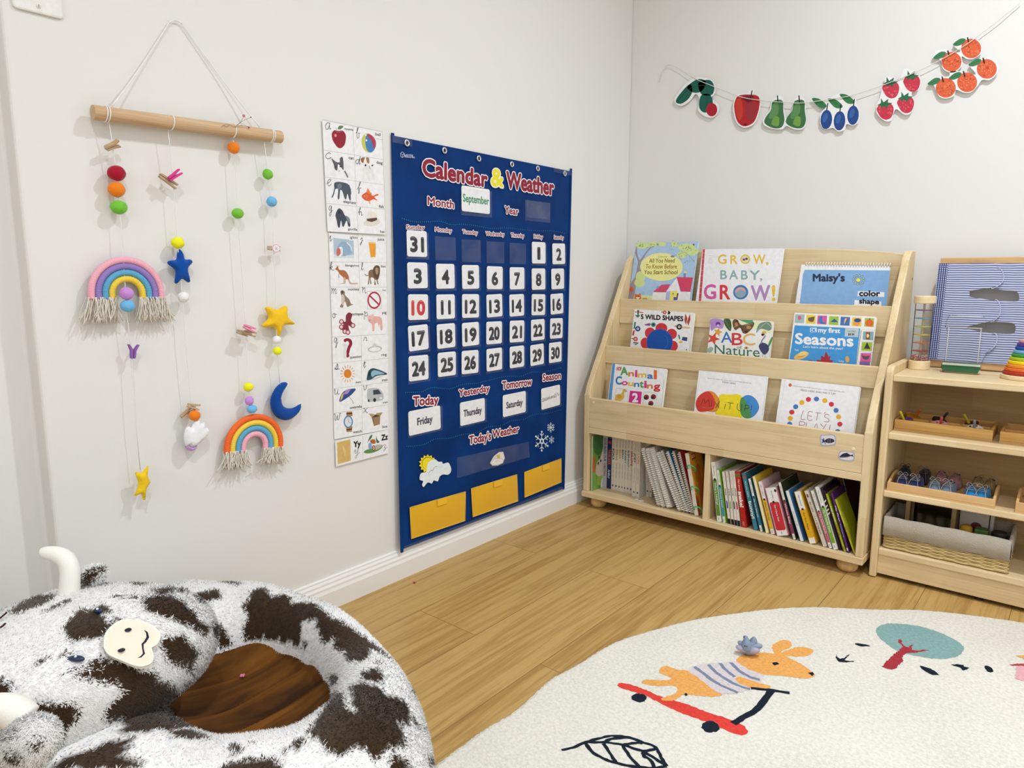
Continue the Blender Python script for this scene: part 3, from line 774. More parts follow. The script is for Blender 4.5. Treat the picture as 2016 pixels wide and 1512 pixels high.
cell(lambda: A.poly([(800, 495), (945, 502), (940, 830), (845, 835)], 'dfe3e3'), lambda: A.poly([(808, 535), (942, 545), (935, 815), (848, 815)], 'e39a2a'), lambda: A.poly([(808, 535), (942, 545), (940, 575), (812, 565)], 'efb85c'), lambda: A.el(893, 830, 45, 18, 'e9e6d9'), lambda: A.tx('juice', 975, 505, 125, 50, INK, 3, bold=.02))
cursive(A, 'j', 640, 590, 65, 180, 0)
cell(lambda: A.blob([(190, 1040), (215, 1000), (215, 955), (235, 990), (265, 965), (245, 1010), (275, 1055), (370, 1065), (435, 1160), (450, 1260), (500, 1300), (605, 1302), (590, 1315), (470, 1315), (420, 1230), (380, 1240), (370, 1310), (260, 1305), (340, 1290), (340, 1200), (270, 1130), (235, 1070)], 'a8663e'), lambda: A.blob([(340, 1200), (340, 1290), (260, 1305), (370, 1312), (385, 1235), (370, 1190)], 'c9ae94'), lambda: A.line([(255, 1120), (255, 1200)], .002, 'b58f72'), lambda: A.line([(440, 1220), (480, 1300), (600, 1305)], .003, 'c9ae94', 4), lambda: A.tx('kangaroo', 376, 985, 255, 42, INK, 5, bold=.02))
cursive(A, 'k', 85, 1060, 80, 160, 0)
cell(lambda: A.blob([(805, 1110), (830, 1060), (900, 1050), (990, 1150), (985, 1230), (930, 1240), (945, 1320), (915, 1325), (915, 1220), (850, 1195), (860, 1305), (840, 1305), (832, 1200), (815, 1310), (795, 1315), (810, 1200)], '84644c'), lambda: A.blob([(895, 1030), (930, 975), (985, 970), (1018, 1010), (1015, 1130), (980, 1230), (920, 1190), (890, 1120)], '5d4636'), lambda: A.blob([(935, 1030), (960, 1010), (990, 1040), (985, 1110), (960, 1140), (938, 1100)], 'a98a68'), lambda: A.line([(805, 1150), (765, 1155), (735, 1128)], .0016, '3a302a', 4), lambda: A.line([(960, 1220), (985, 1320)], .003, '6d5340'), lambda: A.tx('lion', 1040, 1005, 85, 46, INK, 2, bold=.02))
cursive(A, 'l', 670, 1056, 45, 140, 0)
A.view(*Z6)
cell(lambda: A.blob([(205, 60), (220, 45), (240, 60), (242, 85), (275, 120), (290, 155), (310, 162), (285, 170), (260, 180), (245, 140), (230, 150), (225, 185), (200, 178), (215, 150), (212, 95)], '8a7864'), lambda: A.blob([(212, 90), (232, 85), (240, 130), (222, 165), (215, 150)], 'cbbfae'), lambda: A.el(220, 62, 9, 11, '4a3f35'), lambda: A.tx('monkey', 265, 48, 92, 20, INK, -1, bold=.02))
cursive(A, 'm', 130, 75, 48, 42, 0)
cell(lambda: A.line([(420, 58), (530, 50), (533, 195), (424, 198), (420, 58)], .0008, '8a8a88'), lambda: A.el(477, 127, 54, 69, 'b02038', n=32), lambda: A.el(477, 127, 43, 56, 'eeede9', n=32), lambda: A.line([(440, 90), (516, 163)], .0042, 'b02038'), lambda: A.tx('no', 545, 52, 24, 14, INK, 0, bold=.02))
cursive(A, 'n', 378, 70, 36, 45, 0)
cell(lambda: A.blob([(250, 250), (275, 225), (300, 245), (290, 290), (310, 320), (300, 350), (270, 330), (275, 380), (240, 395), (225, 370), (205, 360), (230, 320), (205, 310), (215, 285), (245, 300)], '7e2a3c'), *[(lambda x=x, y=y: (A.el(x, y, 19, 20, '9a4a58'), A.el(x, y, 11, 12, 'e3cfcc'))) for x, y in [(213, 300), (212, 342), (305, 330), (240, 378), (265, 385)]], lambda: A.tx('octopus', 295, 248, 92, 21, INK, -2, bold=.02))
cursive(A, 'o', 140, 268, 35, 36, 0)
cell(lambda: A.blob([(422, 255), (440, 250), (470, 255), (520, 260), (540, 290), (543, 362), (530, 365), (522, 320), (515, 345), (505, 310), (480, 320), (478, 370), (462, 372), (458, 320), (432, 300)], 'dcaba0'), lambda: A.blob([(420, 245), (440, 250), (472, 240), (465, 275), (450, 300), (430, 290)], 'e3b8ae'), lambda: A.el(440, 288, 10, 9, 'cf958c'), lambda: A.tx('pig', 541, 237, 34, 21, INK, -2, bold=.02))
cursive(A, 'p', 393, 282, 36, 62, 0)
o = A.build('alphabet_sheet'); tag(o, 'alphabet sheet with igloo, juice, kangaroo, lion, monkey, octopus and pig', 'alphabet sheet', SHEETS)
# third sheet, q to x
A = Art(lwf(.0030), .4, .35); A.view(*Z6)
A.slab([(140, 426), (586, 400), (592, 1166), (156, 1246)], .0007, 'eeede9')
for q in [[(147, 634), (589, 594)], [(150, 838), (590, 786)], [(153, 1038), (591, 966)], [(372, 414), (382, 1200)]]: quadline(A, *q)
cell(lambda: A.blob([(232, 445), (260, 432), (292, 445), (300, 480), (285, 515), (272, 560), (252, 555), (262, 505), (275, 475), (262, 455), (240, 465)], '8e2038'), lambda: A.el(263, 572, 14, 16, '8e2038'), lambda: A.el(240, 490, 14, 16, 'd9d8d4'), lambda: A.blob([(232, 505), (250, 510), (252, 590), (230, 588)], 'dedcd8'), lambda: A.tx('question', 282, 596, 90, 21, INK, -8, bold=.02))
cursive(A, 'q', 150, 512, 36, 80, -2)
cell(lambda: A.el(482, 520, 57, 26, 'b9b9ba', rot=-.1), lambda: A.el(482, 522, 46, 18, 'eeede9', rot=-.1), lambda: A.poly([(462, 490), (480, 470), (500, 488), (482, 505)], 'c6cbd0'), lambda: A.tx('ring', 535, 577, 42, 21, INK, -5, bold=.02))
cursive(A, 'r', 388, 458, 34, 36, -2)
cell(lambda: A.el(263, 718, 31, 36, 'd4802a'), *[(lambda a=a: A.line([(263 + 40 * math.cos(a), 718 + 46 * math.sin(a)), (263 + 60 * math.cos(a), 718 + 70 * math.sin(a))], .0016, 'd99440')) for a in [i * math.pi / 8 for i in range(16)]], lambda: A.tx('sun', 328, 793, 40, 14, INK, -3, bold=.02))
cursive(A, 's', 158, 684, 38, 46, -2)
cell(lambda: A.poly([(385, 780), (500, 745), (583, 722), (480, 768)], 'c9cccb'), lambda: A.blob([(420, 735), (435, 690), (480, 675), (583, 720), (500, 735), (450, 765), (418, 768)], '2d4c58'), lambda: A.blob([(450, 715), (480, 690), (560, 718), (490, 728), (462, 745)], '88b4c4'), lambda: A.el(440, 720, 10, 16, '1d2a30'), lambda: A.tx('train', 538, 780, 46, 20, INK, -5, bold=.02))
cursive(A, 't', 388, 670, 24, 52, -2)
cell(lambda: A.blob([(200, 945), (210, 890), (250, 850), (325, 838), (310, 870), (270, 905)], '2e4a8a'), lambda: A.poly([(203, 940), (212, 892), (235, 868), (222, 915)], 'd6b070'), lambda: A.poly([(228, 885), (250, 850), (290, 843), (262, 880)], 'a48ab8'), lambda: A.line([(260, 885), (300, 935), (305, 958), (315, 950)], .0009, '3a3a3a', 3), lambda: A.tx('umbrella', 282, 1002, 94, 21, INK, -12, bold=.02))
cursive(A, 'u', 155, 886, 42, 42, -3)
cell(lambda: A.blob([(422, 850), (455, 835), (510, 838), (545, 870), (550, 920), (520, 935), (440, 945), (422, 930)], 'b4b8bb'), lambda: A.poly([(468, 850), (510, 845), (535, 880), (470, 888)], '3a434b'), lambda: A.el(480, 930, 11, 16, '22262a'), lambda: A.el(433, 935, 6, 11, '22262a'), lambda: A.el(530, 915, 12, 8, 'dfe3e5'), lambda: A.tx('van', 545, 957, 40, 15, INK, -5, bold=.02))
cursive(A, 'v', 385, 852, 38, 36, -3)
cell(lambda: A.poly([(255, 1025), (300, 1022), (302, 1060), (252, 1065)], 'a9824a'), lambda: A.poly([(250, 1150), (302, 1140), (296, 1185), (255, 1188)], 'a9824a'), lambda: A.poly([(252, 1035), (300, 1032), (300, 1042), (252, 1046)], '5a2a20'), lambda: A.poly([(252, 1165), (300, 1158), (298, 1168), (252, 1176)], '5a2a20'), lambda: A.el(268, 1105, 37, 50, '4f7fae'), lambda: A.el(268, 1105, 28, 40, 'd3dbe2'), lambda: A.line([(268, 1075), (268, 1105), (285, 1115)], .0008, '2a3a50'), lambda: A.tx('watch', 306, 1198, 70, 20, INK, -9, bold=.02))
cursive(A, 'w', 153, 1092, 56, 50, -5)
cell(lambda: A.poly([(455, 1065), (525, 1055), (522, 1125), (475, 1140)], '8a6c4e'), lambda: A.poly([(455, 1065), (480, 1048), (535, 1045), (525, 1058), (475, 1070)], '4a3a2c'), lambda: A.poly([(432, 1040), (470, 1040), (480, 1055), (455, 1068)], 'b39672'), lambda: A.poly([(495, 1035), (545, 1030), (525, 1058), (490, 1048)], 'a78a66'), lambda: A.poly([(475, 1070), (525, 1058), (522, 1125), (478, 1138)], '9a7c5a'), lambda: A.tx('box', 543, 1155, 40, 20, INK, -5, bold=.02))
cursive(A, 'x', 388, 1035, 38, 40, -3)
o = A.build('alphabet_sheet'); tag(o, 'alphabet sheet with question mark, ring, sun, train, umbrella, van, watch, box', 'alphabet sheet', SHEETS)
# bottom card
A = Art(lwf(.0050), .4, .35); A.view(*Z6)
A.slab([(163, 1258), (590, 1168), (593, 1356), (170, 1466)], .0007, 'eeede9')
A.view(*ZD)
A.line([(1070, -20), (1078, 610)], .0006, LG)
A.poly([(300, 120), (735, 30), (745, 690), (330, 830)], 'f3e6da').poly([(335, 160), (715, 70), (730, 675), (360, 775)], 'cfae6a').poly([(500, 230), (540, 300), (600, 410), (570, 520), (545, 540), (535, 430), (490, 310)], 'd9bd84')
A.reset(6).text('Yy', (810, 295), (1005, 260), (810, 140), INK, bold=.08)
cursive(A, 'y', 820, 610, 160, 250, -20, .0008)
A.reset(6).blob([(1095, 430), (1200, 360), (1400, 330), (1600, 230), (1620, 290), (1520, 380), (1350, 450), (1180, 470)], '5f8a4a').blob([(1280, 90), (1400, 70), (1430, 180), (1350, 200), (1290, 160)], 'b5703e').blob([(1230, 200), (1300, 180), (1330, 330), (1240, 340)], '7fa3d0').blob([(1200, 180), (1260, 0), (1330, -60), (1320, 20), (1240, 110)], '3d7056').blob([(1460, -20), (1470, 60), (1540, 150), (1470, 170), (1440, 70)], '3d7056').blob([(1420, 240), (1560, 220), (1600, 280), (1440, 370)], 'b9b0a4').el(1375, 320, 45, 80, '7a2e28').el(1375, 320, 28, 52, 'e0c7a4').el(1375, 320, 12, 24, '7a2e28').text('ZOO', (1310, 165), (1420, 150), (1310, 115), '7a3a1a')
A.reset(6).text('Zz', (1600, 100), (1770, 70), (1600, -50), INK, bold=.07)
cursive(A, 'z', 1640, 410, 120, 190, -10, .0008)
o = A.build('alphabet_card'); tag(o, 'lowest alphabet card printed Yy and Zz, taped under the sheets', 'alphabet card')

# ------------------------------------------------------------ pocket chart
# the cloth hangs free in front of the baseboard, so it leans out a little towards the floor
CT, CB = V((.007, 0, 1.156)), V((.0205, 0, .064))
CF = frame_m(CB, (0, 1, 0), CT - CB)
def cpix(u, v): q = CF.inverted() @ hit(u, v, CB, CF.col[2].to_3d()); return q
ch = thing('pocket_chart', 'blue cloth calendar and weather pocket chart hanging on the left wall', 'calendar', (0.0205, -0.77, .064))
Z7 = (760, 250, 5.305); Z8 = (760, 430, 4.876); ZA = (760, 700, 3.78)
m, t, b = base('blue_nylon', .6, .15)
b.inputs['Base Color'].default_value = rgb('00458f', 1.0)
bump(t, b, 900, .15, .0005)
tcn = N(t, 'ShaderNodeTexCoord'); nn_ = N(t, 'ShaderNodeTexNoise', Scale=9.0, Detail=2.0); t.links.new(tcn.outputs['Object'], nn_.inputs['Vector'])
t.links.new(ramp(t, nn_.outputs[0], [(.35, rgb('002c66', 1.0)), (.7, rgb('00387a', 1.0))]), b.inputs['Base Color'])
BLUE = m
A = Art(CF, .5, .3); A.mb.use(BLUE)
tl, tr_, br_, bl = cpix(774, 266), cpix(1124, 337), cpix(1111, 962), cpix(793, 1082)
# gently rippled cloth
nx_, ny_ = 26, 44
gv = []
for j in range(ny_ + 1):
    for i in range(nx_ + 1):
        u, v = i / nx_, j / ny_
        q = bl.lerp(br_, u).lerp(tl.lerp(tr_, u), v)
        gv.append((q.x, q.y, -.0028 + .0012 * math.sin(9 * u + 4 * v) * math.sin(3 * u - 11 * v)))
gf = [(j * (nx_ + 1) + i, j * (nx_ + 1) + i + 1, (j + 1) * (nx_ + 1) + i + 1, (j + 1) * (nx_ + 1) + i) for j in range(ny_) for i in range(nx_)]
cloth = MB(BLUE); cloth.add(gv, gf, CF); cloth.add([(p[0], p[1], p[2] - .0012) for p in gv], [q[::-1] for q in gf], CF); cloth.build('cloth_panel', ch, smooth=True)
for (pa, pb) in [((771.5, 261), (790, 1089)), ((1127, 332), (1112, 963))]:
    a, b2 = cpix(*pa), cpix(*pb); sg = 1 if pa[0] < 900 else -1
    h = MB(BLUE); h.prism([(a.x, a.y), (b2.x, b2.y), (b2.x + sg * .009, b2.y), (a.x + sg * .009, a.y)], -.004, -.0006, CF); h.build('side_hem', ch, bevel=.001)
WH = 'eeeeee'
RED = '8a1f35'
A.view(*Z7)
A.reset(2).tx('Calendar', 385, 505, 670, 175, RED, 120, bold=.065, outline=WH, ow=.13)
A.reset(2).text('&', (1100, 610), (1222, 625), (1100, 432), 'e6d92a', bold=.05, outline=WH, ow=.12)
A.reset(2).tx('Weather', 1260, 632, 490, 165, RED, 78, bold=.065, outline=WH, ow=.13)
A.reset(2).tx('Month', 436, 812, 272, 85, RED, 38, bold=.04, outline=WH, ow=.16)
A.reset(2).tx('Year', 1240, 900, 142, 75, RED, 20, bold=.04, outline=WH, ow=.16)
A.reset(2).tx('Learning', 192, 302, 90, 28, 'c8d4e6', 6).tx('Resources', 196, 318, 104, 22, 'c8d4e6', 8)
A.reset(2)
hx = [(170 + 22 * math.sin(a) * .95, 290 + 30 * math.cos(a)) for a in [i * math.pi / 3 for i in range(7)]]
A.line(hx, .0012, 'b8c8e0').line([(170, 320), (170, 292), (150, 276)], .001, 'b8c8e0').line([(170, 292), (190, 278)], .001, 'b8c8e0')
def dots(pts, n):
    q = spline([V((a, b_, 0)) for a, b_ in pts], 24)
    ds = [0]
    for i in range(1, len(q)): ds.append(ds[-1] + (q[i] - q[i - 1]).length)
    A.reset(2); j = 0
    for i in range(n):
        d = ds[-1] * i / (n - 1)
        while j < len(ds) - 2 and ds[j + 1] < d: j += 1
        c_ = q[j].lerp(q[j + 1], (d - ds[j]) / max(1e-9, ds[j + 1] - ds[j]))
        pc = A.p((c_.x, c_.y)); A.L = 2
        A.raw([(pc.x + .0016 * math.cos(k * math.pi / 3), pc.y + .0016 * math.sin(k * math.pi / 3)) for k in range(6)], '1a7f96', .0001)
dots([(170, 955), (290, 990), (420, 990), (560, 985), (680, 1020), (800, 1015), (960, 1035), (1100, 1060), (1280, 1055), (1450, 1075), (1600, 1085), (1740, 1085), (1860, 1110)], 80)
A.view(*ZA)
dots([(145, 275), (260, 270), (340, 240), (480, 245), (570, 215), (680, 205), (800, 175), (900, 155), (1000, 155), (1080, 125), (1180, 120), (1300, 92)], 80)
dots([(155, 675), (270, 665), (370, 620), (470, 615), (560, 590), (680, 570), (760, 530), (860, 520), (930, 485), (1020, 475), (1100, 440), (1200, 430), (1300, 405)], 80)
A.view(*Z8)
for s_, x, y, w_, h_, sk in [('Sunday', 195, 100, 175, 38, 5), ('Monday', 470, 122, 162, 38, 14), ('Tuesday', 732, 143, 148, 36, 12), ('Wednesday', 957, 162, 178, 36, 8), ('Thursday', 1198, 176, 126, 36, 8), ('Friday', 1418, 190, 86, 36, 5), ('Saturday', 1612, 196, 92, 34, 6)]:
    A.reset(2).tx(s_, x, y, w_, h_, RED, sk, bold=.04, outline=WH, ow=.2)
A.view(*ZA)
for s_, x, y, w_, h_, sk in [('Today', 203, 372, 185, 66, -12), ('Yesterday', 542, 305, 226, 50, -40), ('Tomorrow', 865, 250, 218, 56, -30), ('Season', 1166, 190, 134, 50, -18), ("Today's", 620, 660, 160, 60, -35), ('Weather', 792, 612, 196, 55, -42)]:
    A.reset(2).tx(s_, x, y, w_, h_, RED, sk, bold=.05, outline=WH, ow=.18)
# sun behind cloud
A.reset(2)
A.poly([(310 + (66 if i % 2 else 52) * math.cos(i * math.pi / 14), 805 + (70 if i % 2 else 56) * math.sin(i * math.pi / 14)) for i in range(28)], 'e8d92a').el(312, 802, 46, 50, '9a8a2a').el(314, 805, 44, 46, 'e8d92a')
A.blob([(250, 900), (262, 875), (300, 862), (312, 800), (360, 772), (390, 790), (415, 790), (425, 805), (465, 798), (485, 850), (465, 885), (425, 885), (400, 900), (385, 935), (355, 930), (340, 952), (310, 945), (280, 978), (268, 960), (275, 935), (252, 925)], 'dfe8f4').line([(312, 880), (335, 855), (345, 858), (360, 832), (382, 825)], .001, '3a3a44', 3)
# snow flakes
def flake(cx, cy, rx, ry, w, ring=True):
    for i in range(3 if ring else 4):
        a = i * math.pi / (3 if ring else 4) + .5 * math.pi
        A.line([(cx + rx * math.cos(a), cy + ry * math.sin(a)), (cx - rx * math.cos(a), cy - ry * math.sin(a))], w, 'd6e2f2')
    for i in range(6):
        a = i * math.pi / 3 + .5 * math.pi
        A.el(cx + rx * math.cos(a), cy + ry * math.sin(a), rx * .13, ry * .11, 'd6e2f2', 8)
        for sg in (-.35, .35): A.line([(cx + rx * .6 * math.cos(a), cy + ry * .6 * math.sin(a)), (cx + rx * .85 * math.cos(a + sg), cy + ry * .85 * math.sin(a + sg))], w * .8, 'd6e2f2')
flake(1158, 637, 50, 70, .0032); A.el(1158, 637, 16, 22, 'd6e2f2').el(1158, 637, 8, 11, '01407f')
flake(1224, 535, 26, 34, .002, False); flake(1228, 627, 18, 26, .0018)
A.build('print', ch)
# grommets
for (u, v) in [(219, 168), (611, 246), (970, 330), (1315, 390), (1585, 434), (1868, 487)]:
    c = cpix(760 + u / 5.305, 250 + v / 5.305)
    g = MB(metal('c9ccd2', .25)); T = CF @ Matrix.Translation((c.x, c.y, -.0006))
    rg = []
    for a in range(24):
        an = 2 * math.pi * a / 24; rg.append(T @ V((.0065 * math.cos(an), .0065 * math.sin(an), .0004)))
    g.tube(rg, .0026, 8, True); g.use(M('1a1c22')); g.lathe([(.0048, 0), (.0048, .0006)], 16, T); g.build('grommet', ch, smooth=True)
for q in [[(62, 85), (272, 130), (268, 205), (150, 175), (62, 160)], [(1750, 430), (1945, 470), (1940, 510), (1750, 470)]]:
    tp = MB(vinyl()); pts = [cpix(760 + u / 5.305, 250 + v / 5.305) for u, v in q]; tp.prism([(p.x, p.y) for p in pts], .0012, .0014, CF); tp.build('tape', ch)
# pockets and cards
PK = [0]
def pocket(cx, cy, w, h, z=.0016):
    b = MB(vinyl()); b.prism([(cx - w / 2, cy - h / 2), (cx + w / 2, cy - h / 2), (cx + w / 2, cy + h / 2), (cx - w / 2, cy + h / 2)], z, z + .0003, CF)
    b.build('clear_pocket', ch)
GC = 'day number cards in the calendar pockets'
def card(cx, cy, w, h, tilt, draw, name, label, group=None, z=.0008):
    T = CF @ Matrix.Translation((cx, cy, z)) @ Matrix.Rotation(tilt, 4, 'Z')
    A = Art(T, .5, .3)
    A.mat('edebe7'); A.mb.prism(rrect(-w / 2, -h / 2, w / 2, h / 2, .006), -.0004, 0, T)
    A.reset(1); draw(A)
    o = A.build(name, origin=T.translation); tag(o, label, 'card', group)
days = {31: (296, 243), 1: (1465, 330), 2: (1657, 340), 3: (302, 547), 4: (569, 555), 5: (811, 562), 6: (1043, 570), 7: (1257, 575), 8: (1463, 582), 9: (1647, 580), 10: (308, 851), 11: (572, 847), 12: (811, 840), 13: (1040, 837), 14: (1254, 833), 15: (1462, 828), 16: (1639, 820), 17: (310, 1145), 18: (576, 1127), 19: (811, 1110), 20: (1037, 1097), 21: (1256, 1084), 22: (1456, 1069), 23: (1634, 1055), 24: (312, 1435), 25: (583, 1398), 26: (806, 1378), 27: (1039, 1353), 28: (1256, 1328), 29: (1449, 1308), 30: (1624, 1285)}
def num(n):
    def f(A):
        s_ = str(n); wid = .024 if n < 10 else .044
        if n in (1,): wid = .011
        if n == 11: wid = .033
        c = '141518' if n != 10 else 'c62a26'
        A.text(s_, (-wid / 2, -.0195), (wid / 2, -.0195), (-wid / 2, .0155), c, bold=.075, res=4)
        A.raw([(-.034, .014), (.034, .015), (.034, .0154), (-.034, .0144)], 'dcdad6')
    return f
for n, (u, v) in days.items():
    q = cpix(760 + u / 4.876, 430 + v / 4.876)
    card(q.x, q.y, .070, .0665, rnd.uniform(-.03, .03), num(n), 'number_card', 'white calendar card with %s number %d' % ('red' if n == 10 else 'black', n), GC)
    pocket(q.x + .001, q.y - .0055, .080, .068)
for (u, v) in [(568, 290), (815, 312), (1047, 327), (1262, 338)]:
    q = cpix(760 + u / 4.876, 430 + v / 4.876); pocket(q.x, q.y, .078, .062)
q = cpix(760 + 938 / 5.305, 250 + 763 / 5.305)
card(q.x, q.y, .117, .069, -.01, lambda A: A.text('September', (-.053, -.0085), (.054, -.0085), (-.053, .012), '3f8a62', bold=.04), 'month_card', 'white card printed September in green at the top of the chart')
pocket(q.x + .002, q.y - .008, .130, .074)
q = cpix(760 + 1583 / 5.305, 250 + 883 / 5.305); pocket(q.x, q.y, .128, .062); pocket(q.x + .002, q.y + .004, .12, .05, .0021)
for s_, u, v, w_, h_, tw, nm in [('Friday', 288, 482, .117, .066, .055, 'white card printed Friday under the word Today'), ('Thursday', 644, 418, .105, .068, .076, 'white card printed Thursday under the word Yesterday'), ('Saturday', 955, 359, .112, .068, .078, 'white card printed Saturday under the word Tomorrow')]:
    q = cpix(760 + u / 3.78, 700 + v / 3.78)
    card(q.x, q.y, w_, h_, .0, lambda A: A.text(s_, (-tw / 2, -.009), (tw / 2, -.009), (-tw / 2, .010), '33253f', bold=.05), 'weekday_card', nm, 'weekday cards in the calendar pockets')
    pocket(q.x + .002, q.y - .004, w_ + .012, h_ + .002)
q = cpix(760 + 1225 / 3.78, 700 + 308 / 3.78)
def summer(A):
    A.line([(-.048, -.008), (-.042, .004), (-.040, -.008), (-.046, -.008), (-.036, -.006), (-.034, .003), (-.033, -.007), (-.028, -.006), (-.026, .003), (-.025, -.007), (-.020, -.006), (-.018, .002), (-.016, -.006), (-.012, .002), (-.010, -.006), (-.006, .003), (-.004, -.006), (0, -.005), (.002, .003), (.004, -.006), (.008, .003), (.010, -.005), (.014, .004), (.016, -.005), (.022, -.003), (.026, .005), (.022, .007), (.022, -.003), (.028, -.004), (.034, .002), (.036, .008), (.040, .006), (.041, -.002), (.048, .004)], .0017, '1c1c22', 3)
card(q.x, q.y, .104, .070, .02, summer, 'season_card', 'white card handwritten summer in the season pocket'); pocket(q.x + .002, q.y - .004, .114, .072)
b = MB(vinyl()); pts = [cpix(760 + u / 3.78, 700 + v / 3.78) for u, v in [(525, 760), (1060, 640), (1065, 755), (525, 912)]]; b.prism([(p.x, p.y) for p in pts], .0016, .0019, CF); b.build('clear_pocket', ch)
q = cpix(760 + 826 / 3.78, 700 + 768 / 3.78)
wa = Art(CF, .5); wa.view(*ZA)
wa.slab([(772, 800), (800, 750), (840, 718), (870, 716), (882, 760), (868, 800), (830, 818), (790, 820)], .0004, 'e6dcd2')
wa.mb.v = [p + CF.col[2].to_3d() * .0010 for p in wa.mb.v]
wa.reset(40).blob([(778, 798), (802, 772), (830, 765), (865, 770), (866, 795), (830, 812), (790, 814)], 'e9e4dc').line([(778, 798), (802, 772), (830, 765), (865, 770), (866, 795), (830, 812), (790, 814), (778, 798)], .0007, '6a5f58', 3).el(835, 752, 12, 14, 'd9b93a').line([(800, 770), (822, 745), (850, 735)], .0007, '6a6f78', 3).line([(806, 790), (830, 782), (850, 790)], .0006, '8a8078', 3)
tag(wa.build('weather_cutout'), 'small cut-out of a cloud and sun in the long weather pocket', 'cut-out')
YEL = felt('dba81c', 900, .2, .7)
for pk in [[(175, 1130), (588, 1012), (586, 1228), (185, 1362)], [(632, 990), (970, 885), (980, 1082), (642, 1200)], [(1028, 868), (1300, 766), (1302, 942), (1028, 1055)]]:
    pts = [cpix(760 + u / 3.78, 700 + v / 3.78) for u, v in pk]
    c = sum(pts, V()) / 4
    b = MB(YEL)
    n = 8; vs = []
    for j in range(n + 1):
        for i in range(n + 1):
            u, v = i / n, j / n
            p_ = pts[3].lerp(pts[2], u).lerp(pts[0].lerp(pts[1], u), v)
            vs.append((p_.x, p_.y, .001 + .006 * math.sin(math.pi * u) * (.3 + .7 * v) * math.sin(math.pi * min(1, v * .8 + .1))))
    b.add(vs, [(j * (n + 1) + i, j * (n + 1) + i + 1, (j + 1) * (n + 1) + i + 1, (j + 1) * (n + 1) + i) for j in range(n) for i in range(n)], CF)
    b.use(felt('e2b83a', 900, .2, .7))
    for k in range(4): b.tube([CF @ V((pts[k].x, pts[k].y, .0016)), CF @ V((pts[(k + 1) % 4].x, pts[(k + 1) % 4].y, .0016))], .0011, 5)
    yp = b.build('yellow_pocket', ch, smooth=True); yp['label'] = 'mustard yellow cloth pocket'
    m1 = pts[0].lerp(pts[1], .54); ux_ = (pts[1] - pts[0]).normalized(); uy_ = V((-ux_.y, ux_.x, 0))
    b = MB(felt('e8b420', 900, .2, .7)); b.prism([tuple((m1 + ux_ * a + uy_ * c_)[:2]) for a, c_ in [(-.019, .001), (.019, .001), (.019, -.017), (-.019, -.017)]], .0062, .0070, CF); b.build('tab', yp)
b = MB(vinyl())
pts = [cpix(760 + u / 3.78, 700 + v / 3.78) for u, v in [(130, 1420), (1300, 975), (1330, 988), (150, 1450)]]
b.prism([(p.x, p.y) for p in pts], .001, .0013, CF); b.build('tape', ch)

# ------------------------------------------------------------ paper fruit garland
GF = 'paper cut-outs on the garland'
ZG = (1280, 40, 2.739)
st = MB(M('d9d6cc', .8))
gp = [(50, 335, 0), (62, 290, .004), (85, 250, .004), (105, 240, .004), (140, 252, .004), (250, 318, .006), (340, 355, .008), (480, 410, .008), (570, 428, .008), (690, 440, .008), (805, 446, .008), (900, 436, .008), (1000, 420, .008), (1090, 404, .008), (1240, 355, .008), (1440, 276, .008), (1600, 195, .008), (1730, 113, .008), (1800, 60, .006), (1880, 0, .006), (2000, -100, .004)]
st.tube(spline([on_back(1280 + u / 2.739, 40 + v / 2.739, -.004 - y) for u, v, y in gp], 4), .0011, 6)
tag(st.build('garland_string', smooth=True), 'thin white string swagged across the back wall above the bookcase', 'string')
def cutout(outlines, y=-.0085):
    A = Art(frame_m((0, y, 0), (1, 0, 0), (0, 0, 1)), .6, .2); A.view(*ZG)
    for o_ in outlines:
        q = [A.p(a) for a in o_]; sm = spline(q, 5, True)
        A.mat('eceae6'); A.mb.prism([(p.x, p.y) for p in sm], -.0007, 0, A.fm)
    return A
def mottle(A, pts, c1, n, rx, ry, seed, box):
    r_ = random.Random(seed)
    for _ in range(n):
        a_, q_ = r_.uniform(0, 6.28), math.sqrt(r_.random()) * 1.9; A.reset(7 + _ % 12).el(box[0] + q_ * math.cos(a_) * box[2], box[1] + q_ * math.sin(a_) * box[3], rx * r_.uniform(.5, 1.3), ry * r_.uniform(.5, 1.3), c1, 8, r_.uniform(0, 3))
# plain leaf-and-berry spray in place of a storybook figure
A = cutout([[(130, 435), (150, 392), (205, 330), (260, 306), (325, 318), (352, 355), (348, 395), (330, 420), (362, 445), (372, 480), (345, 522), (300, 520), (258, 485), (268, 430), (245, 398), (215, 435), (165, 462)]])
for q in [[(138, 438), (160, 398), (212, 345), (228, 380), (205, 425), (165, 450)], [(200, 360), (255, 318), (300, 330), (280, 380), (235, 390)], [(262, 335), (320, 322), (345, 355), (335, 400), (290, 405), (268, 385)], [(275, 405), (320, 400), (338, 440), (320, 490), (285, 495), (264, 465)]]:
    A.reset(3).blob(q, '1f5c4e')
A.reset(6).line([(145, 440), (205, 375), (290, 350), (310, 400), (300, 480)], .0018, '174338', 4).el(332, 482, 30, 36, 'a82230')
tag(A.build('paper_leaf_cutout'), 'dark green leaf cut-out with a red berry, leftmost on the garland', 'paper cut-out', GF)
A = cutout([[(450, 440), (470, 402), (520, 395), (540, 376), (558, 378), (556, 402), (590, 412), (594, 470), (570, 545), (540, 572), (500, 578), (465, 550), (448, 490)]])
A.blob([(455, 445), (475, 408), (530, 400), (585, 412), (588, 470), (565, 540), (535, 565), (500, 570), (470, 545), (455, 490)], 'ad2a2c')
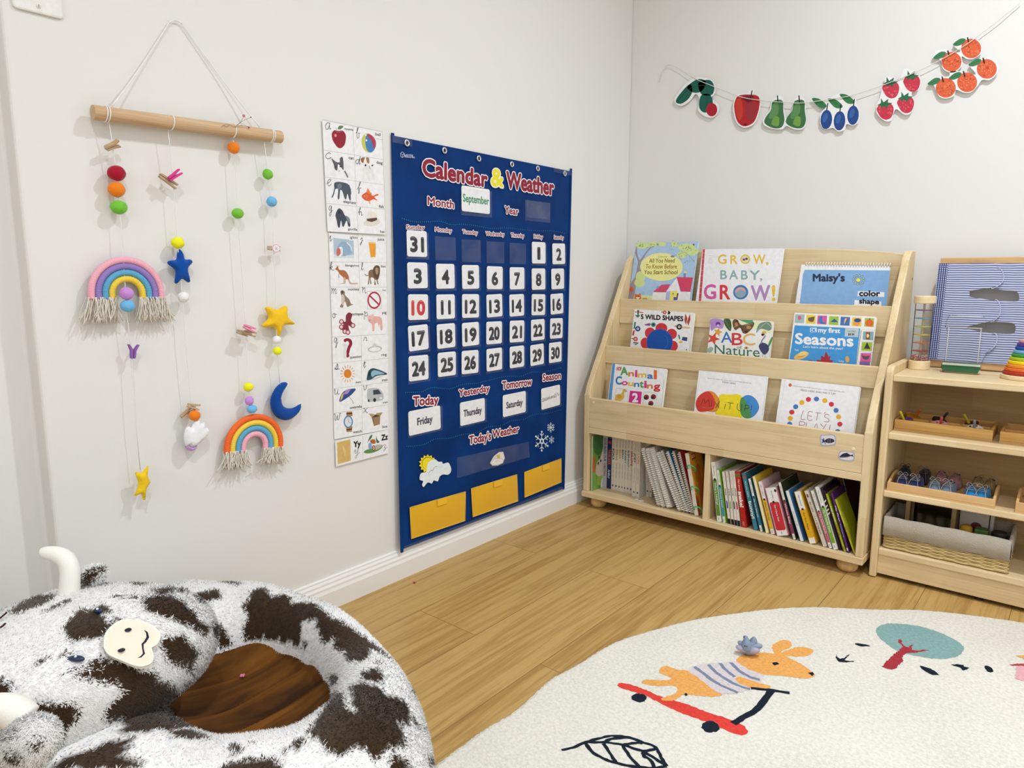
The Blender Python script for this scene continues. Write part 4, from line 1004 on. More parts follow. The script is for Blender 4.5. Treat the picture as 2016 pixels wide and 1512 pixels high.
A.reset(5).blob([(520, 430), (560, 440), (572, 500), (540, 550), (515, 500)], '96323a').reset(6).blob([(465, 430), (490, 420), (500, 500), (480, 540), (462, 490)], 'c23c30').reset(7).blob([(495, 415), (530, 405), (560, 415), (530, 445)], '7a2030').line([(540, 425), (550, 378)], .0035, '2a2320').el(512, 562, 8, 6, '6a1a22')
tag(A.build('paper_apple_cutout'), 'single large red apple cut-out on the garland', 'paper cut-out', GF)
A = cutout([[(655, 435), (680, 415), (700, 405), (720, 430), (722, 480), (735, 530), (765, 480), (775, 435), (800, 405), (812, 405), (835, 432), (838, 490), (843, 545), (825, 585), (780, 588), (735, 570), (712, 588), (650, 583), (610, 560), (615, 525), (645, 480)]])
for dx in (0, 116):
    A.reset(3).blob([(660 + dx, 440), (690 + dx, 428), (715 + dx, 438), (718 + dx, 490), (724 + dx, 540), (706 + dx, 578), (660 + dx, 580), (618 + dx, 555), (622 + dx, 525), (650 + dx, 485)], '3f6f45')
    A.reset(5).blob([(665 + dx, 450), (690 + dx, 445), (690 + dx, 500), (660 + dx, 530), (640 + dx, 520)], '5b8a55').reset(6).blob([(670 + dx, 520), (695 + dx, 525), (690 + dx, 570), (655 + dx, 560)], '6f9a48').line([(690 + dx, 445), (686 + dx, 405)], .0035, '2a2822')
tag(A.build('paper_pear_cutout'), 'pair of green pears cut-out on the garland', 'paper cut-out', GF)
A = cutout([[(868, 420), (935, 425), (970, 418), (1020, 395), (1085, 402), (1095, 420), (1110, 425), (1112, 455), (1130, 480), (1125, 545), (1095, 568), (1060, 560), (1048, 590), (1015, 600), (985, 580), (945, 588), (918, 560), (920, 500), (945, 470), (905, 460)]])
for x, y in ((950, 535), (1021, 542), (1094, 512)):
    A.reset(3).el(x, y, 31, 52, '2a4a86', rot=.08).reset(5).el(x - 6, y - 10, 13, 26, '3c62a2', rot=.3).line([(x + 2, y - 50), (x + 8, y - 88)], .003, '26242a')
for x, y, a in ((912, 446, .5), (998, 448, .5), (1062, 424, .35)):
    A.reset(3).blob([(x - 40, y - 24), (x, y - 22), (x + 38, y + 10), (x + 30, y + 26), (x - 5, y + 20)], '3a7a4a').line([(x - 38, y - 22), (x + 34, y + 18)], .0012, '2a5a38')
tag(A.build('paper_plum_cutout'), 'three blue plums with leaves cut-out on the garland', 'paper cut-out', GF)
A = cutout([[(1248, 375), (1262, 340), (1275, 300), (1340, 325), (1375, 262), (1440, 285), (1458, 320), (1445, 375), (1410, 392), (1423, 440), (1405, 500), (1370, 508), (1330, 480), (1312, 500), (1300, 540), (1260, 540), (1218, 490), (1240, 410)]])
for x, y in ((1297, 375), (1410, 340), (1267, 490), (1377, 455)):
    A.reset(3).blob([(x - 45, y - 15), (x - 20, y - 42), (x + 25, y - 44), (x + 46, y - 15), (x + 35, y + 30), (x + 8, y + 46), (x - 20, y + 36), (x - 38, y + 10)], 'c23a4c')
    mottle(A, None, 'd8606a', 14, 6, 4, x, (x, y, 20, 20))
    A.reset(20).poly([(x - 42, y - 32), (x - 22, y - 44), (x - 22, y - 70), (x - 8, y - 48), (x + 18, y - 66), (x + 14, y - 46), (x + 40, y - 44), (x + 15, y - 30), (x + 12, y - 16), (x - 8, y - 28), (x - 24, y - 14), (x - 22, y - 30)], '2f6b48')
tag(A.build('paper_strawberry_cutout'), 'four red strawberries cut-out on the garland', 'paper cut-out', GF)
A = cutout([[(1495, 340), (1530, 310), (1580, 305), (1612, 300), (1620, 275), (1680, 275), (1690, 285), (1755, 290), (1720, 240), (1755, 212), (1800, 205), (1850, 205), (1876, 245), (1868, 290), (1830, 322), (1790, 322), (1765, 355), (1730, 388), (1690, 390), (1650, 375), (1640, 405), (1600, 422), (1560, 412), (1540, 375), (1525, 345)], [(1522, 200), (1545, 162), (1605, 158), (1625, 172), (1672, 168), (1640, 140), (1650, 105), (1700, 95), (1750, 98), (1785, 125), (1785, 175), (1750, 205), (1712, 210), (1680, 195), (1684, 235), (1660, 270), (1620, 282), (1580, 262), (1566, 215), (1530, 205)]])
for x, y in ((1731, 152), (1625, 223), (1815, 262), (1594, 364), (1709, 334)):
    A.reset(3).el(x, y, 54, 53, 'd8623f', 24); mottle(A, None, 'e07f54', 26, 5, 4, x, (x, y, 24, 22)); mottle(A, None, 'c24e34', 14, 6, 4, x + 1, (x, y, 26, 22))
    A.reset(20).blob([(x - 98, y - 22), (x - 60, y - 52), (x - 30, y - 50), (x - 40, y - 28), (x - 75, y - 14)], '3f7a52').line([(x - 92, y - 22), (x - 36, y - 44)], .001, '2f5c3e').line([(x - 12, y - 30), (x - 20, y - 60)], .003, '2a2622')
tag(A.build('paper_orange_cutout'), 'five oranges with leaves cut-out, rightmost on the garland', 'paper cut-out', GF)
# ------------------------------------------------------------ sloped bookcase
WX = wood('dcc79e', 'c4a878', 'x'); WZ = wood('dcc79e', 'c6ab7c', 'z'); WY = wood('dcc79e', 'c4a878', 'y')
BT = Matrix.Translation((.05, -.345, 0)) @ Matrix.Rotation(math.radians(-.94), 4, 'Z')
BW = .915
bc = thing('bookcase', 'pale wooden sloped bookcase with three display tiers in the corner', 'bookcase', (.05, -.345, 0), None, math.radians(-.94))
prof = [(.0, .058), (.0, .40), (.006, .43), (.092, .572), (.176, .73), (.232, .835), (.25, .862), (.272, .878), (.315, .880), (.315, .058)]
prof = prof[:2] + [(q.x, q.y) for q in spline([(0, .40, 0), (.012, .437, 0), (.05, .503, 0), (.092, .572, 0), (.134, .65, 0), (.176, .73, 0), (.226, .82, 0), (.244, .857, 0), (.272, .879, 0)], 4)] + prof[8:]
SF = lambda x: BT @ frame_m((x, 0, 0), (0, 1, 0), (0, 0, 1))
for x in (0, BW - .02):
    b = MB(WZ); b.prism(prof, 0, .02, SF(x)); b.build('side_panel', bc, bevel=.003, seg=3)
b = MB(WX, BT); b.box(-.002, BW + .002, -.006, .315, .038, .058); b.build('bottom_board', bc, bevel=.002)
b = MB(WX, BT); b.box(.02, BW - .02, .0, .31, .268, .288); b.build('shelf_board', bc, bevel=.001)
b = MB(WZ, BT); b.box(.451, .467, .002, .30, .058, .268); b.build('divider', bc, bevel=.001)
SHADED_WOOD = wood('bfa070', 'a38456', 'x')  # darker wood for the back panels: interior shade put into their colour
b = MB(SHADED_WOOD, BT); b.box(.02, BW - .02, .300, .312, .058, .30); b.build('back_panel', bc)
for (y, z0, z1) in [(.002, .2885, .392), (.095, .505, .566), (.180, .640, .726)]:
    b = MB(WX, BT); b.box(.02, BW - .02, y, y + .016, z0, z1); b.build('tier_lip', bc, bevel=.002)
for (y, z0, z1) in [(.104, .288, .505), (.188, .47, .640)]:
    b = MB(WX, BT); b.box(.02, BW - .02, y, y + .012, z0, z1); b.build('tier_back', bc)
for (y0, y1, z) in [(.116, .188, .455), (.200, .285, .612)]:
    b = MB(WX, BT); b.box(.02, BW - .02, y0, y1, z, z + .015); b.build('tier_floor', bc)
b = MB(WX)
cr = [(.02, .60), (BW - .02, .60)] + [(BW - .02 - (BW - .04) * i / 24, .870 + .024 * math.sin(math.pi * i / 24) ** .7) for i in range(25)]
b.prism(cr, 0, .015, BT @ frame_m((0, .30, 0), (1, 0, 0), (0, 0, 1))); b.build('crest_panel', bc, bevel=.002)
for x, y in ((.045, .035), (BW - .045, .035), (.045, .27), (BW - .045, .27)):
    b = MB(wood('d3b27a', 'b8935a', 'z', .4, False)); b.lathe([(.012, 0), (.022, .003), (.0275, .012), (.0275, .022), (.022, .033), (.016, .038)], 24, BT @ Matrix.Translation((x, y, 0))); b.build('bun_foot', bc, smooth=True)
for (x, z) in ((.036, .378), (BW - .045, .352)):
    b = MB(M('e6d6b0')); b.lathe([(.0045, 0), (.0045, .001), (.003, .0016)], 14, BT @ frame_m((x, .002, z), (1, 0, 0), (0, 0, 1))); b.build('screw_cap', bc)
for i_, (y, z) in enumerate(((.298, .80), (.11, .50), (.19, .53))):
    q = MB(M('6f5a3a')); q.lathe([(.004, 0), (.004, .0006)], 12, BT @ frame_m((BW, y, z), (0, 1, 0), (0, 0, 1))); q.build('screw_hole', bc)

# ------------------------------------------------------------ face-out books
GFB = 'picture books shown face out on the bookcase'
PAGE = M('efe9dc', .7)
V3 = (1180, 470, 5.305); V4 = (1500, 470, 5.6); V5 = (1150, 690, 5.76); V6 = (1480, 690, 6.3)
def px_of(vw, q): return (vw[0] + q[0] / vw[2], vw[1] + q[1] / vw[2])
def fbook(tier, TL, TR, vTL, vTR, th, bg, label, draw, rad=0.0, group=GFB, wmax=None, spine=None, pages=True):
    y0, z0, y1, z1 = {1: (.222, .6285, .262, .86), 2: (.135, .4715, .163, .70), 3: (.036, .2895, .078, .53)}[tier]
    y0 -= .004
    ex = BT.to_3x3() @ V((1, 0, 0)); ey = BT.to_3x3() @ V((0, y1 - y0, z1 - z0)); O = BT @ V((0, y0, z0))
    FM = frame_m(O, ex, ey); inv = FM.inverted(); n = FM.col[2].to_3d()
    a = inv @ hit(*px_of(vTL, TL), O, n); c = inv @ hit(*px_of(vTR, TR), O, n)
    if wmax: c = a + (c - a) * wmax
    d = (c - a); w = d.length; d.normalize(); dn = V((d.y, -d.x, 0))
    # run the sides down until the lower corner stands on the tier floor
    h = min(a.y / -dn.y, c.y / -dn.y) - .001 - th * .24
    p = [a + dn * h, c + dn * h, c, a]
    t = thing('picture_book', label, 'book', FM @ ((p[0] + p[1]) / 2), group)
    BF = FM @ Matrix.Translation(p[0]) @ Matrix.Rotation(math.atan2(d.y, d.x), 4, 'Z')
    out = rrect(0, 0, w, h, rad) if rad else [(0, 0), (w, 0), (w, h), (0, h)]
    if rad: out = [(0, 0), (w, 0)] + [q for q in rrect(0, 0, w, h, rad)[:5]] + [(0, h)]
    A = Art(FM, .35, .45)
    A.mat(bg); A.mb.prism(out, -.0018, 0, BF)
    if spine: A.mat(spine); A.mb.prism([(-.0012, 0), (.0005, 0), (.0005, h), (-.0012, h)], -th, .0002, BF)
    A.view(*vTL); A.reset(2); A.BF = BF; A.size = (w, h)
    draw(A)
    A.build('front_cover', t)
    b = MB(PAGE); i = .002
    b.prism([(0, i), (w - i, i), (w - i, h - i), (0, h - i)], -th + .0012, -.0018, BF); b.build('pages', t)
    b = MB(M(bg if isinstance(bg, str) else 'e8e4da', .4)); b.prism(out, -th, -th + .0012, BF); b.build('back_cover', t)
    return t
# tier 1
def d1(A):
    A.poly([(385, 50), (1028, 35), (945, 660), (300, 660)], 'a6c2dc')
    A.reset(3).blob([(310, 640), (330, 600), (420, 590), (560, 600), (560, 645), (430, 660)], 'd9df9a').poly([(300, 640), (950, 655), (945, 665), (300, 665)], 'd9dc98')
    A.reset(4).poly([(325, 470), (372, 400), (390, 330), (405, 240), (372, 150), (385, 75), (395, 75), (395, 160), (420, 230), (500, 120), (560, 60), (575, 60), (505, 135), (430, 250), (420, 320), (560, 215), (640, 190), (560, 225), (440, 330), (400, 400), (385, 480), (355, 640), (300, 640)], '978a90')
    for (x, y, rx, ry) in [(450, 70, 70, 34), (560, 60, 60, 26), (650, 55, 50, 22), (785, 60, 42, 28), (910, 90, 90, 42), (960, 130, 80, 45), (860, 170, 48, 38), (430, 400, 50, 60), (420, 460, 55, 45)]: A.reset(5 + int(x) % 3).el(x, y, rx, ry, 'c9d890')
    r_ = random.Random(2)
    for k in range(70):
        x, y = r_.choice([(430, 70), (560, 62), (900, 100), (960, 120), (860, 170), (780, 60), (440, 250), (960, 240)]); A.reset(9).el(x + r_.gauss(0, 32), y + r_.gauss(0, 18), 4, 6, r_.choice(['7f9c5a', '8aa062', '6a8a70']), 6)
    A.reset(10).line([(990, 240), (900, 145), (830, 165)], .0008, '8a6a50', 3)
    A.reset(10).el(650, 295, 221, 146, 'f0e596', 40)
    A.reset(11).tx('Usborne', 618, 198, 90, 20, '7a8a5a', -2).tx('All You Need', 520, 250, 270, 42, '8a6a22', -2, bold=.02, shear=.15).tx('To Know Before', 487, 310, 322, 42, '9a7428', 0, bold=.02, shear=.15).tx('You Start School', 470, 370, 350, 42, '8a6420', 0, bold=.02, shear=.15)
    A.reset(11).el(765, 185, 22, 12, '7d88a8').line([(430, 250), (870, 254)], .0003, 'c9bf80').line([(430, 312), (868, 312)], .0003, 'c9bf80')
    A.reset(10).poly([(560, 555), (650, 480), (740, 475), (700, 560)], 'cf4a66').poly([(700, 545), (808, 400), (850, 550), (850, 650), (695, 650)], 'f0eef2').poly([(808, 400), (978, 405), (950, 555), (850, 550)], 'cf4462').poly([(560, 560), (700, 560), (697, 640), (548, 640)], 'efeadc').poly([(850, 555), (952, 555), (945, 655), (845, 650)], 'f2ece6').poly([(735, 545), (815, 545), (800, 645), (730, 640)], 'f0e070').poly([(700, 555), (740, 545), (732, 640), (690, 640)], 'aeb6e0')
    A.line([(700, 545), (808, 402), (850, 550)], .0012, '6a7ab0').poly([(600, 495), (622, 492), (618, 520), (598, 522)], '7f9cc8').poly([(880, 365), (905, 360), (902, 400), (880, 402)], '6f8cc8').el(900, 350, 12, 12, 'e8e070')
    for x in (590, 650): A.reset(12).rect(x - 18, 580, x + 18, 628, 'e6dc9a')
    A.reset(12).rect(865, 590, 935, 640, 'e6dc9a').line([(900, 590), (900, 640)], .0006, 'b0a070')
    A.reset(13).blob([(768, 640), (760, 590), (775, 575), (795, 570), (825, 572), (822, 600), (812, 640)], '7a4a2e').el(794, 590, 22, 18, '8a5636').el(770, 575, 8, 8, '7a4a2e').el(820, 575, 8, 8, '7a4a2e').rect(775, 610, 812, 642, '5a5a9a')
    A.reset(13).blob([(370, 640), (372, 575), (390, 582), (412, 580), (430, 568), (432, 640)], 'd9722e').el(390, 600, 5, 5, '3a2018').el(412, 600, 5, 5, '3a2018').poly([(380, 610), (425, 610), (402, 640)], 'f2e4d0').el(475, 632, 28, 14, 'c98a52').el(335, 530, 18, 26, 'c9572e').el(458, 568, 11, 11, 'a6c2dc').line([(447, 568), (458, 557), (469, 568), (458, 579), (447, 568)], .0006, '5a82b0', 3).el(985, 62, 9, 10, '8a4a2e')
    A.reset(12).line([(345, 560), (350, 520), (325, 600)], .0006, '6a5a60')
fbook(1, (382, 45), (1030, 30), V3, V3, .012, 'a6c2dc', 'picture book with a yellow oval title and red-roofed houses, leftmost on the top tier', d1)
def d2(A):
    A.poly([(1082, 110), (1103, 110), (1062, 670), (1035, 670)], 'c4444c')
    for k in range(9): A.reset(4).line([(1078 - k * 5.2, 150 + k * 60), (1100 - k * 5, 150 + k * 60)], .0008, 'e8c0b8')
    for k in range(6): A.reset(3).tx('the artwork', 1140 + (k % 2) * 4, 180 + k * 15, 52 - (k % 3) * 8, 5, '8a8a88')
    A.reset(3)
    for ch_, x, y, w_, h_, c in [('G', 1240, 262, 86, 95, 'dfb93a'), ('R', 1370, 262, 72, 90, 'dfb93a'), ('W', 1608, 262, 125, 95, 'dfb93a'), (',', 1740, 262, 24, 90, 'dfb93a'), ('B', 1265, 420, 66, 90, '86aaa6'), ('A', 1358, 422, 88, 92, '86aaa6'), ('B', 1482, 424, 66, 92, '86aaa6'), ('Y', 1570, 428, 105, 95, '86aaa6'), (',', 1678, 428, 22, 80, '86aaa6'), ('G', 1095, 626, 120, 145, 'cf5a9a'), ('R', 1262, 630, 100, 145, 'cf3a44'), ('W', 1585, 640, 195, 150, 'a986b4'), ('!', 1806, 645, 28, 155, 'dfb93a')]:
        A.reset(3).tx(ch_, x, y, w_, h_, c, bold=.025 if h_ < 120 else .035)
    A.reset(3).el(1524, 214, 52, 50, 'dfb93a').el(1524, 214, 38, 36, 'c9d6c0').el(1510, 218, 14, 12, '9a2a4a').el(1538, 210, 14, 12, '7a2a3a')
    A.reset(3).el(1476, 558, 79, 76, '3a78ae').el(1474, 560, 58, 54, 'e0a09a').poly([(1418, 575), (1440, 545), (1480, 525), (1530, 560), (1528, 585), (1500, 608), (1450, 608), (1425, 592)], '8aa6b0')
fbook(1, (1080, 110), (1925, 100), V3, V3, .010, 'f0eeee', 'white picture book with big coloured capitals reading GROW, BABY, GROW', d2)
def d3(A):
    A.poly([(472, 342), (1413, 350), (1370, 760), (410, 760), (440, 520), (450, 400)], '7fa9d4')
    A.reset(3).tx("Maisy's", 565, 468, 345, 78, '1f2a44', 0, bold=.06)
    A.reset(3).el(1063, 455, 25, 23, 'e8dc5a').line([(1063 + 25 * math.cos(a), 455 + 23 * math.sin(a)) for a in [i * .35 for i in range(19)]], .0008, '2a3a4a')
    for i in range(12):
        a = i * math.pi / 6 + .2; x, y = 1066 + 58 * math.cos(a), 453 + 48 * math.sin(a)
        A.reset(4).el(x, y, 15, 9, '24364a', 12, a).el(x, y, 11, 5.5, 'b4c8b0', 12, a)
    A.reset(3).poly([(1060, 578), (1352, 590), (1348, 642), (1054, 632)], 'e6ecf2').poly([(1022, 676), (1318, 692), (1314, 760), (1015, 750)], 'e6ecf2')
    A.reset(5).tx('color', 1075, 630, 225, 60, '161a26', 4, bold=.07).tx('shape', 1075, 712, 215, 52, '161a26', 10, bold=.07)
t3 = fbook(1, (435, 285), (1415, 302), V4, V4, .009, 'f2f0ee', 'sky blue wide spiral-topped book at the right end of the top tier', d3, .004, pages=True)
cover = [o for o in bpy.data.objects if o.parent == t3 and o.name.startswith('front_cover')][0]
b = MB(M('e8e4dc', .4))
n_ = 31
A_, B_ = V((0, 0, 0)), None
for i in range(n_):
    u = 488 + (1412 - 488) * i / (n_ - 1); v = 293 + (308 - 293) * i / (n_ - 1)
    y0, z0, y1, z1 = (.218, .6285, .262, .86)
    O = BT @ V((0, y0, z0)); nn = frame_m(O, BT.to_3x3() @ V((1, 0, 0)), BT.to_3x3() @ V((0, y1 - y0, z1 - z0))).col[2].to_3d()
    c = hit(1500 + u / 5.6, 470 + v / 5.6, O, nn)
    up = (BT.to_3x3() @ V((0, y1 - y0, z1 - z0))).normalized()
    b.tube([c + nn * .0012 + V((0, 0, -.001)), c + nn * .003 + up * .005, c + up * .0105 - nn * .001, c + up * .009 - nn * .008, c - nn * .011], .0011, 6)
    if i == 0: dots_ = MB(M('3a3a3a'))
    dots_.lathe([(.0012, 0), (.0012, .0002)], 8, frame_m(c + nn * .0003, BT.to_3x3() @ V((1, 0, 0)), up))
b.build('spiral_binding', t3, smooth=True); dots_.build('punched_holes', t3)
# tier 2
def d4(A):
    A.tx('5 WILD SHAPES', 435, 836, 440, 46, '1c1c1c', 24, bold=.07)
    A.reset(3)
    for (x, y, rx, ry) in [(648, 935, 62, 55), (530, 985, 55, 58), (755, 995, 55, 55), (480, 1090, 50, 58), (770, 1120, 50, 55)]: A.reset(3).el(x, y, rx, ry, 'c9343a')
    A.reset(6).el(630, 1080, 138, 138, '8a4a9a', 40).el(630, 1080, 134, 134, '0f4da0', 40).line([(655 + 62 * math.cos(a), 1075 + 72 * math.sin(a)) for a in [-1.2 + i * .2 for i in range(13)]], .0007, '5a86c0')
    def bird(x, y, s, cs):
        A.reset(8).el(x, y, s, s, cs[0], 14).el(x, y, s * .45, s * .45, cs[1], 10).el(x, y, s * .2, s * .2, '1c1c1c', 8).poly([(x - s, y), (x - s * 2, y - s * .2), (x - s, y - s * .5)], cs[2])
    bird(682, 770, 20, ('c9402e', 'efe6d8', '3a2a22')); bird(402, 940, 28, ('2a3f8a', 'f0ede4', '2a7a6a')); bird(378, 1048, 24, ('c9402e', 'f0ede4', '3a2a22')); bird(565, 898, 24, ('2f8a7a', '2a2a2a', '7a3a8a')); bird(835, 920, 30, ('242424', 'efe6d8', 'c9343a'))
    for pts, c in [([(395, 745), (415, 745), (410, 820), (400, 820)], '2a6a4a'), ([(370, 795), (430, 800), (400, 825)], '2f8a6a'), ([(900, 780), (920, 830), (905, 900), (888, 850)], 'b03a34'), ([(945, 785), (952, 840), (930, 910), (915, 870)], 'b03a34'), ([(720, 750), (745, 768), (735, 790), (712, 790)], '2a2a20'), ([(365, 870), (382, 870), (375, 930), (360, 930)], '2a7a6a'), ([(352, 960), (372, 955), (360, 1010), (342, 1010)], 'c9343a'), ([(355, 1080), (410, 1085), (405, 1095), (355, 1090)], '2a2a2a'), ([(360, 1098), (400, 1100), (380, 1110)], '2a2a2a'), ([(822, 1000), (838, 1005), (845, 1050), (832, 1050)], '2f7a6a'), ([(860, 1060), (870, 1025), (920, 1030), (915, 1070)], '34406a'), ([(470, 895), (530, 880), (530, 910), (480, 905)], '8a4a9a'), ([(860, 915), (950, 925), (945, 938), (860, 935)], 'e0b07a'), ([(370, 760), (460, 768), (458, 776), (370, 768)], 'c9343a')]: A.reset(9).poly(pts, c)
    A.reset(8).el(850, 1080, 20, 10, 'e0b23a').el(908, 1158, 6, 6, '2a2a2a').line([(745, 920), (790, 830), (782, 770)], .0004, '9a9a94', 3).line([(410, 905), (455, 860)], .0004, '9a9a94')
fbook(2, (368, 735), (985, 772), V3, V3, .016, 'f0ede4', 'white board book titled 5 WILD SHAPES with a red and blue flower', d4, .006)
def d5(A):
    A.poly([(1170, 850), (1800, 870), (1790, 1000), (1700, 950), (1300, 930), (1160, 950)], 'dfe6b8')
    A.reset(3).blob([(1165, 840), (1230, 835), (1290, 850), (1300, 900), (1280, 940), (1220, 930), (1170, 960), (1160, 900)], 'b08ac4').el(1240, 890, 26, 22, '6a3a8a').el(1240, 905, 12, 10, 'e0c8e0')
    A.reset(4).blob([(1300, 842), (1360, 840), (1380, 900), (1372, 960), (1345, 950), (1310, 900)], '3a5a34').line([(1310, 845), (1370, 950)], .0006, 'a0b080').poly([(1450, 845), (1600, 850), (1620, 890), (1540, 880)], '4a9a6a').blob([(1660, 905), (1700, 875), (1780, 870), (1800, 930), (1770, 960), (1690, 940), (1640, 980)], '6f8a78').line([(1650, 960), (1740, 880), (1800, 930)], .0012, 'c0ccb8', 3)
    A.reset(6).blob([(1398, 850), (1440, 845), (1480, 900), (1540, 890), (1615, 875), (1600, 930), (1545, 985), (1500, 985), (1470, 930), (1420, 955), (1392, 900)], '6a4a2e').el(1430, 895, 16, 22, 'a8845a').el(1560, 925, 26, 18, 'b08a5a').el(1440, 860, 14, 8, '2e221a').el(1535, 970, 16, 10, '2e221a').line([(1465, 905), (1500, 960)], .003, '3a2a20').line([(1400, 930), (1450, 900)], .0009, 'd9c09a').line([(1520, 905), (1605, 885)], .0009, 'd9c09a')
    A.reset(8).poly(star2(1238, 975, 50, 22, 5, -1.3), 'd99a3a').poly(star2(1190, 1045, 72, 30, 5, -1.2), 'cf4a34')
    A.reset(10).tx('A', 1272, 1085, 115, 112, '2f6fb4', bold=.01).tx('B', 1385, 1110, 112, 125, 'c93a3a', bold=.015).tx('C', 1500, 1112, 128, 122, 'dfae5a', bold=.008)
    A.reset(10).tx('of', 1437, 1147, 50, 28, '2a2a2a', 2).el(1535, 1140, 24, 12, 'd0a04a').el(1535, 1140, 6, 12, '4a3a20')
    A.reset(10).tx('Nature', 1205, 1200, 470, 98, '2f6a50', 36)
    A.reset(8).blob([(1115, 1170), (1160, 1130), (1190, 1150), (1160, 1190)], '9ab09a').el(1785, 1080, 12, 60, '4a8a4a', rot=.4)
    A.reset(12).blob([(1665, 1120), (1700, 1085), (1760, 1110), (1770, 1165), (1730, 1210), (1690, 1180)], '3a3f66').line([(1690, 1095), (1700, 1060), (1730, 1020), (1715, 1000)], .004, '8a7a9a', 4).el(1710, 1002, 18, 14, '26222c').el(1722, 978, 24, 14, 'e0b45a').el(1722, 1010, 6, 7, 'e8e0d8').line([(1712, 1190), (1705, 1240)], .0008, '3a3a40').line([(1730, 1195), (1735, 1245)], .0008, '3a3a40')
fbook(2, (1165, 830), (1815, 862), V3, V3, .012, 'eeece2', 'board book with ABC of Nature lettering, a moth and a crowned crane', d5, .006)
def d6(A):
    for k, (c, x) in enumerate([('9fb8bc', 418), ('e6c94a', 543), ('d05a9a', 666), ('9aba4a', 795), ('3f6fae', 920), ('e8c04a', 1048), ('a8b84a', 1186)]):
        A.reset(3).poly([(x - 50, 832 + k * 7), (x + 52, 836 + k * 7), (x + 46, 932 + k * 7), (x - 58, 926 + k * 7)], c)
    A.reset(4).el(415, 872, 20, 24, 'd0607a').line([(412, 890), (405, 920)], .001, '5a8a4a').blob([(510, 875), (560, 862), (582, 860), (578, 880), (565, 915), (520, 910)], '6a5a3a').blob([(640, 860), (665, 855), (668, 910), (700, 925), (690, 940), (645, 935), (630, 900)], '3a7ab8').poly([(755, 918), (800, 880), (840, 920)], '2f5a86').poly([(915, 880), (955, 875), (905, 945)], 'e0d0a0').poly([(935, 878), (955, 875), (905, 945)], 'c05a3a').el(1045, 925, 36, 40, 'e09a4a').el(1055, 900, 38, 22, '34467a').el(1186, 930, 46, 38, 'd9662e').line([(1186, 895), (1192, 880)], .003, '4a5a2a').line([(1170, 900), (1165, 960)], .0006, 'b04a20').line([(1200, 900), (1208, 960)], .0006, 'b04a20')
    A.reset(3).poly([(362, 955), (1085, 990), (1035, 1400), (300, 1350)], '3f93d0')
    A.reset(5).line([(1095, 1010), (1040, 1400)], .0012, '3a3a44')
    for x, y, c in [(1170, 1070, '7fa6b0'), (1155, 1188, '9ab43a'), (1142, 1308, 'd65a9a'), (1130, 1400, '7a5a9a')]: A.reset(3).poly([(x - 52, y - 48), (x + 62, y - 46), (x + 55, y + 50), (x - 60, y + 44)], c)
    A.reset(5).poly([(1150, 1030), (1195, 1032), (1190, 1112), (1145, 1110)], '8a4a2e').el(1168, 1070, 14, 22, 'efd080').poly([(1160, 1140), (1195, 1215), (1125, 1212)], '2a3022').blob([(1105, 1290), (1150, 1295), (1185, 1290), (1170, 1330), (1120, 1325)], '5a4a4a').line([(1100, 1290), (1112, 1265)], .0012, '5a4a4a')
    for a in [(1090, 1130, 1235, 1135), (1075, 1245, 1222, 1252), (1062, 1358, 1208, 1364), (1100, 1000, 1250, 1010)]: A.reset(4).line([(a[0], a[1]), (a[2], a[3])], .0005, 'a8a49c')
    A.reset(6).rect(532, 982, 604, 1030, 'e8eef4').tx('DK', 542, 1024, 52, 34, '3f93d0', 2, bold=.08).tx('my first', 622, 1030, 240, 50, 'eef2f6', 10, bold=.05)
    A.reset(6).tx('Seasons', 372, 1155, 632, 112, 'eef2f6', 30, bold=.05)
    A.reset(6).tx("Let's learn about the year!", 455, 1200, 440, 24, 'e6eef6', 24, bold=.02).tx('hat', 365, 1236, 40, 24, 'eef2f6', 2).tx('tulip', 848, 1358, 55, 22, 'eef2f6', 4)
    A.reset(6).poly([(918, 985), (1070, 992), (1062, 1086), (912, 1078)], 'b9c6c8').tx('1653787', 948, 1030, 84, 20, '3a3f44', 4).tx('$9.99', 952, 1066, 66, 24, '2a2f34', 3, bold=.05)
    A.reset(6).el(435, 1290, 86, 36, 'e0bd66', rot=-.35).el(450, 1270, 48, 28, 'edcd7a', rot=-.3).line([(395, 1305), (470, 1290)], .0018, 'c96a4a', 3)
    A.reset(6).poly([(705, 1240), (735, 1300), (760, 1290), (745, 1335), (782, 1340), (770, 1420), (640, 1420), (600, 1335), (650, 1340), (655, 1290), (685, 1305)], 'a8242e').poly([(505, 1335), (560, 1345), (560, 1370)], 'a8242e').el(942, 1330, 22, 36, 'e0a04a', rot=-.1).line([(948, 1360), (955, 1400)], .0012, '4a7a4a')
fbook(2, (360, 815), (1262, 860), V4, V4, .012, 'ece8e0', 'blue and white board book titled my first Seasons with small picture tabs', d6, .006)
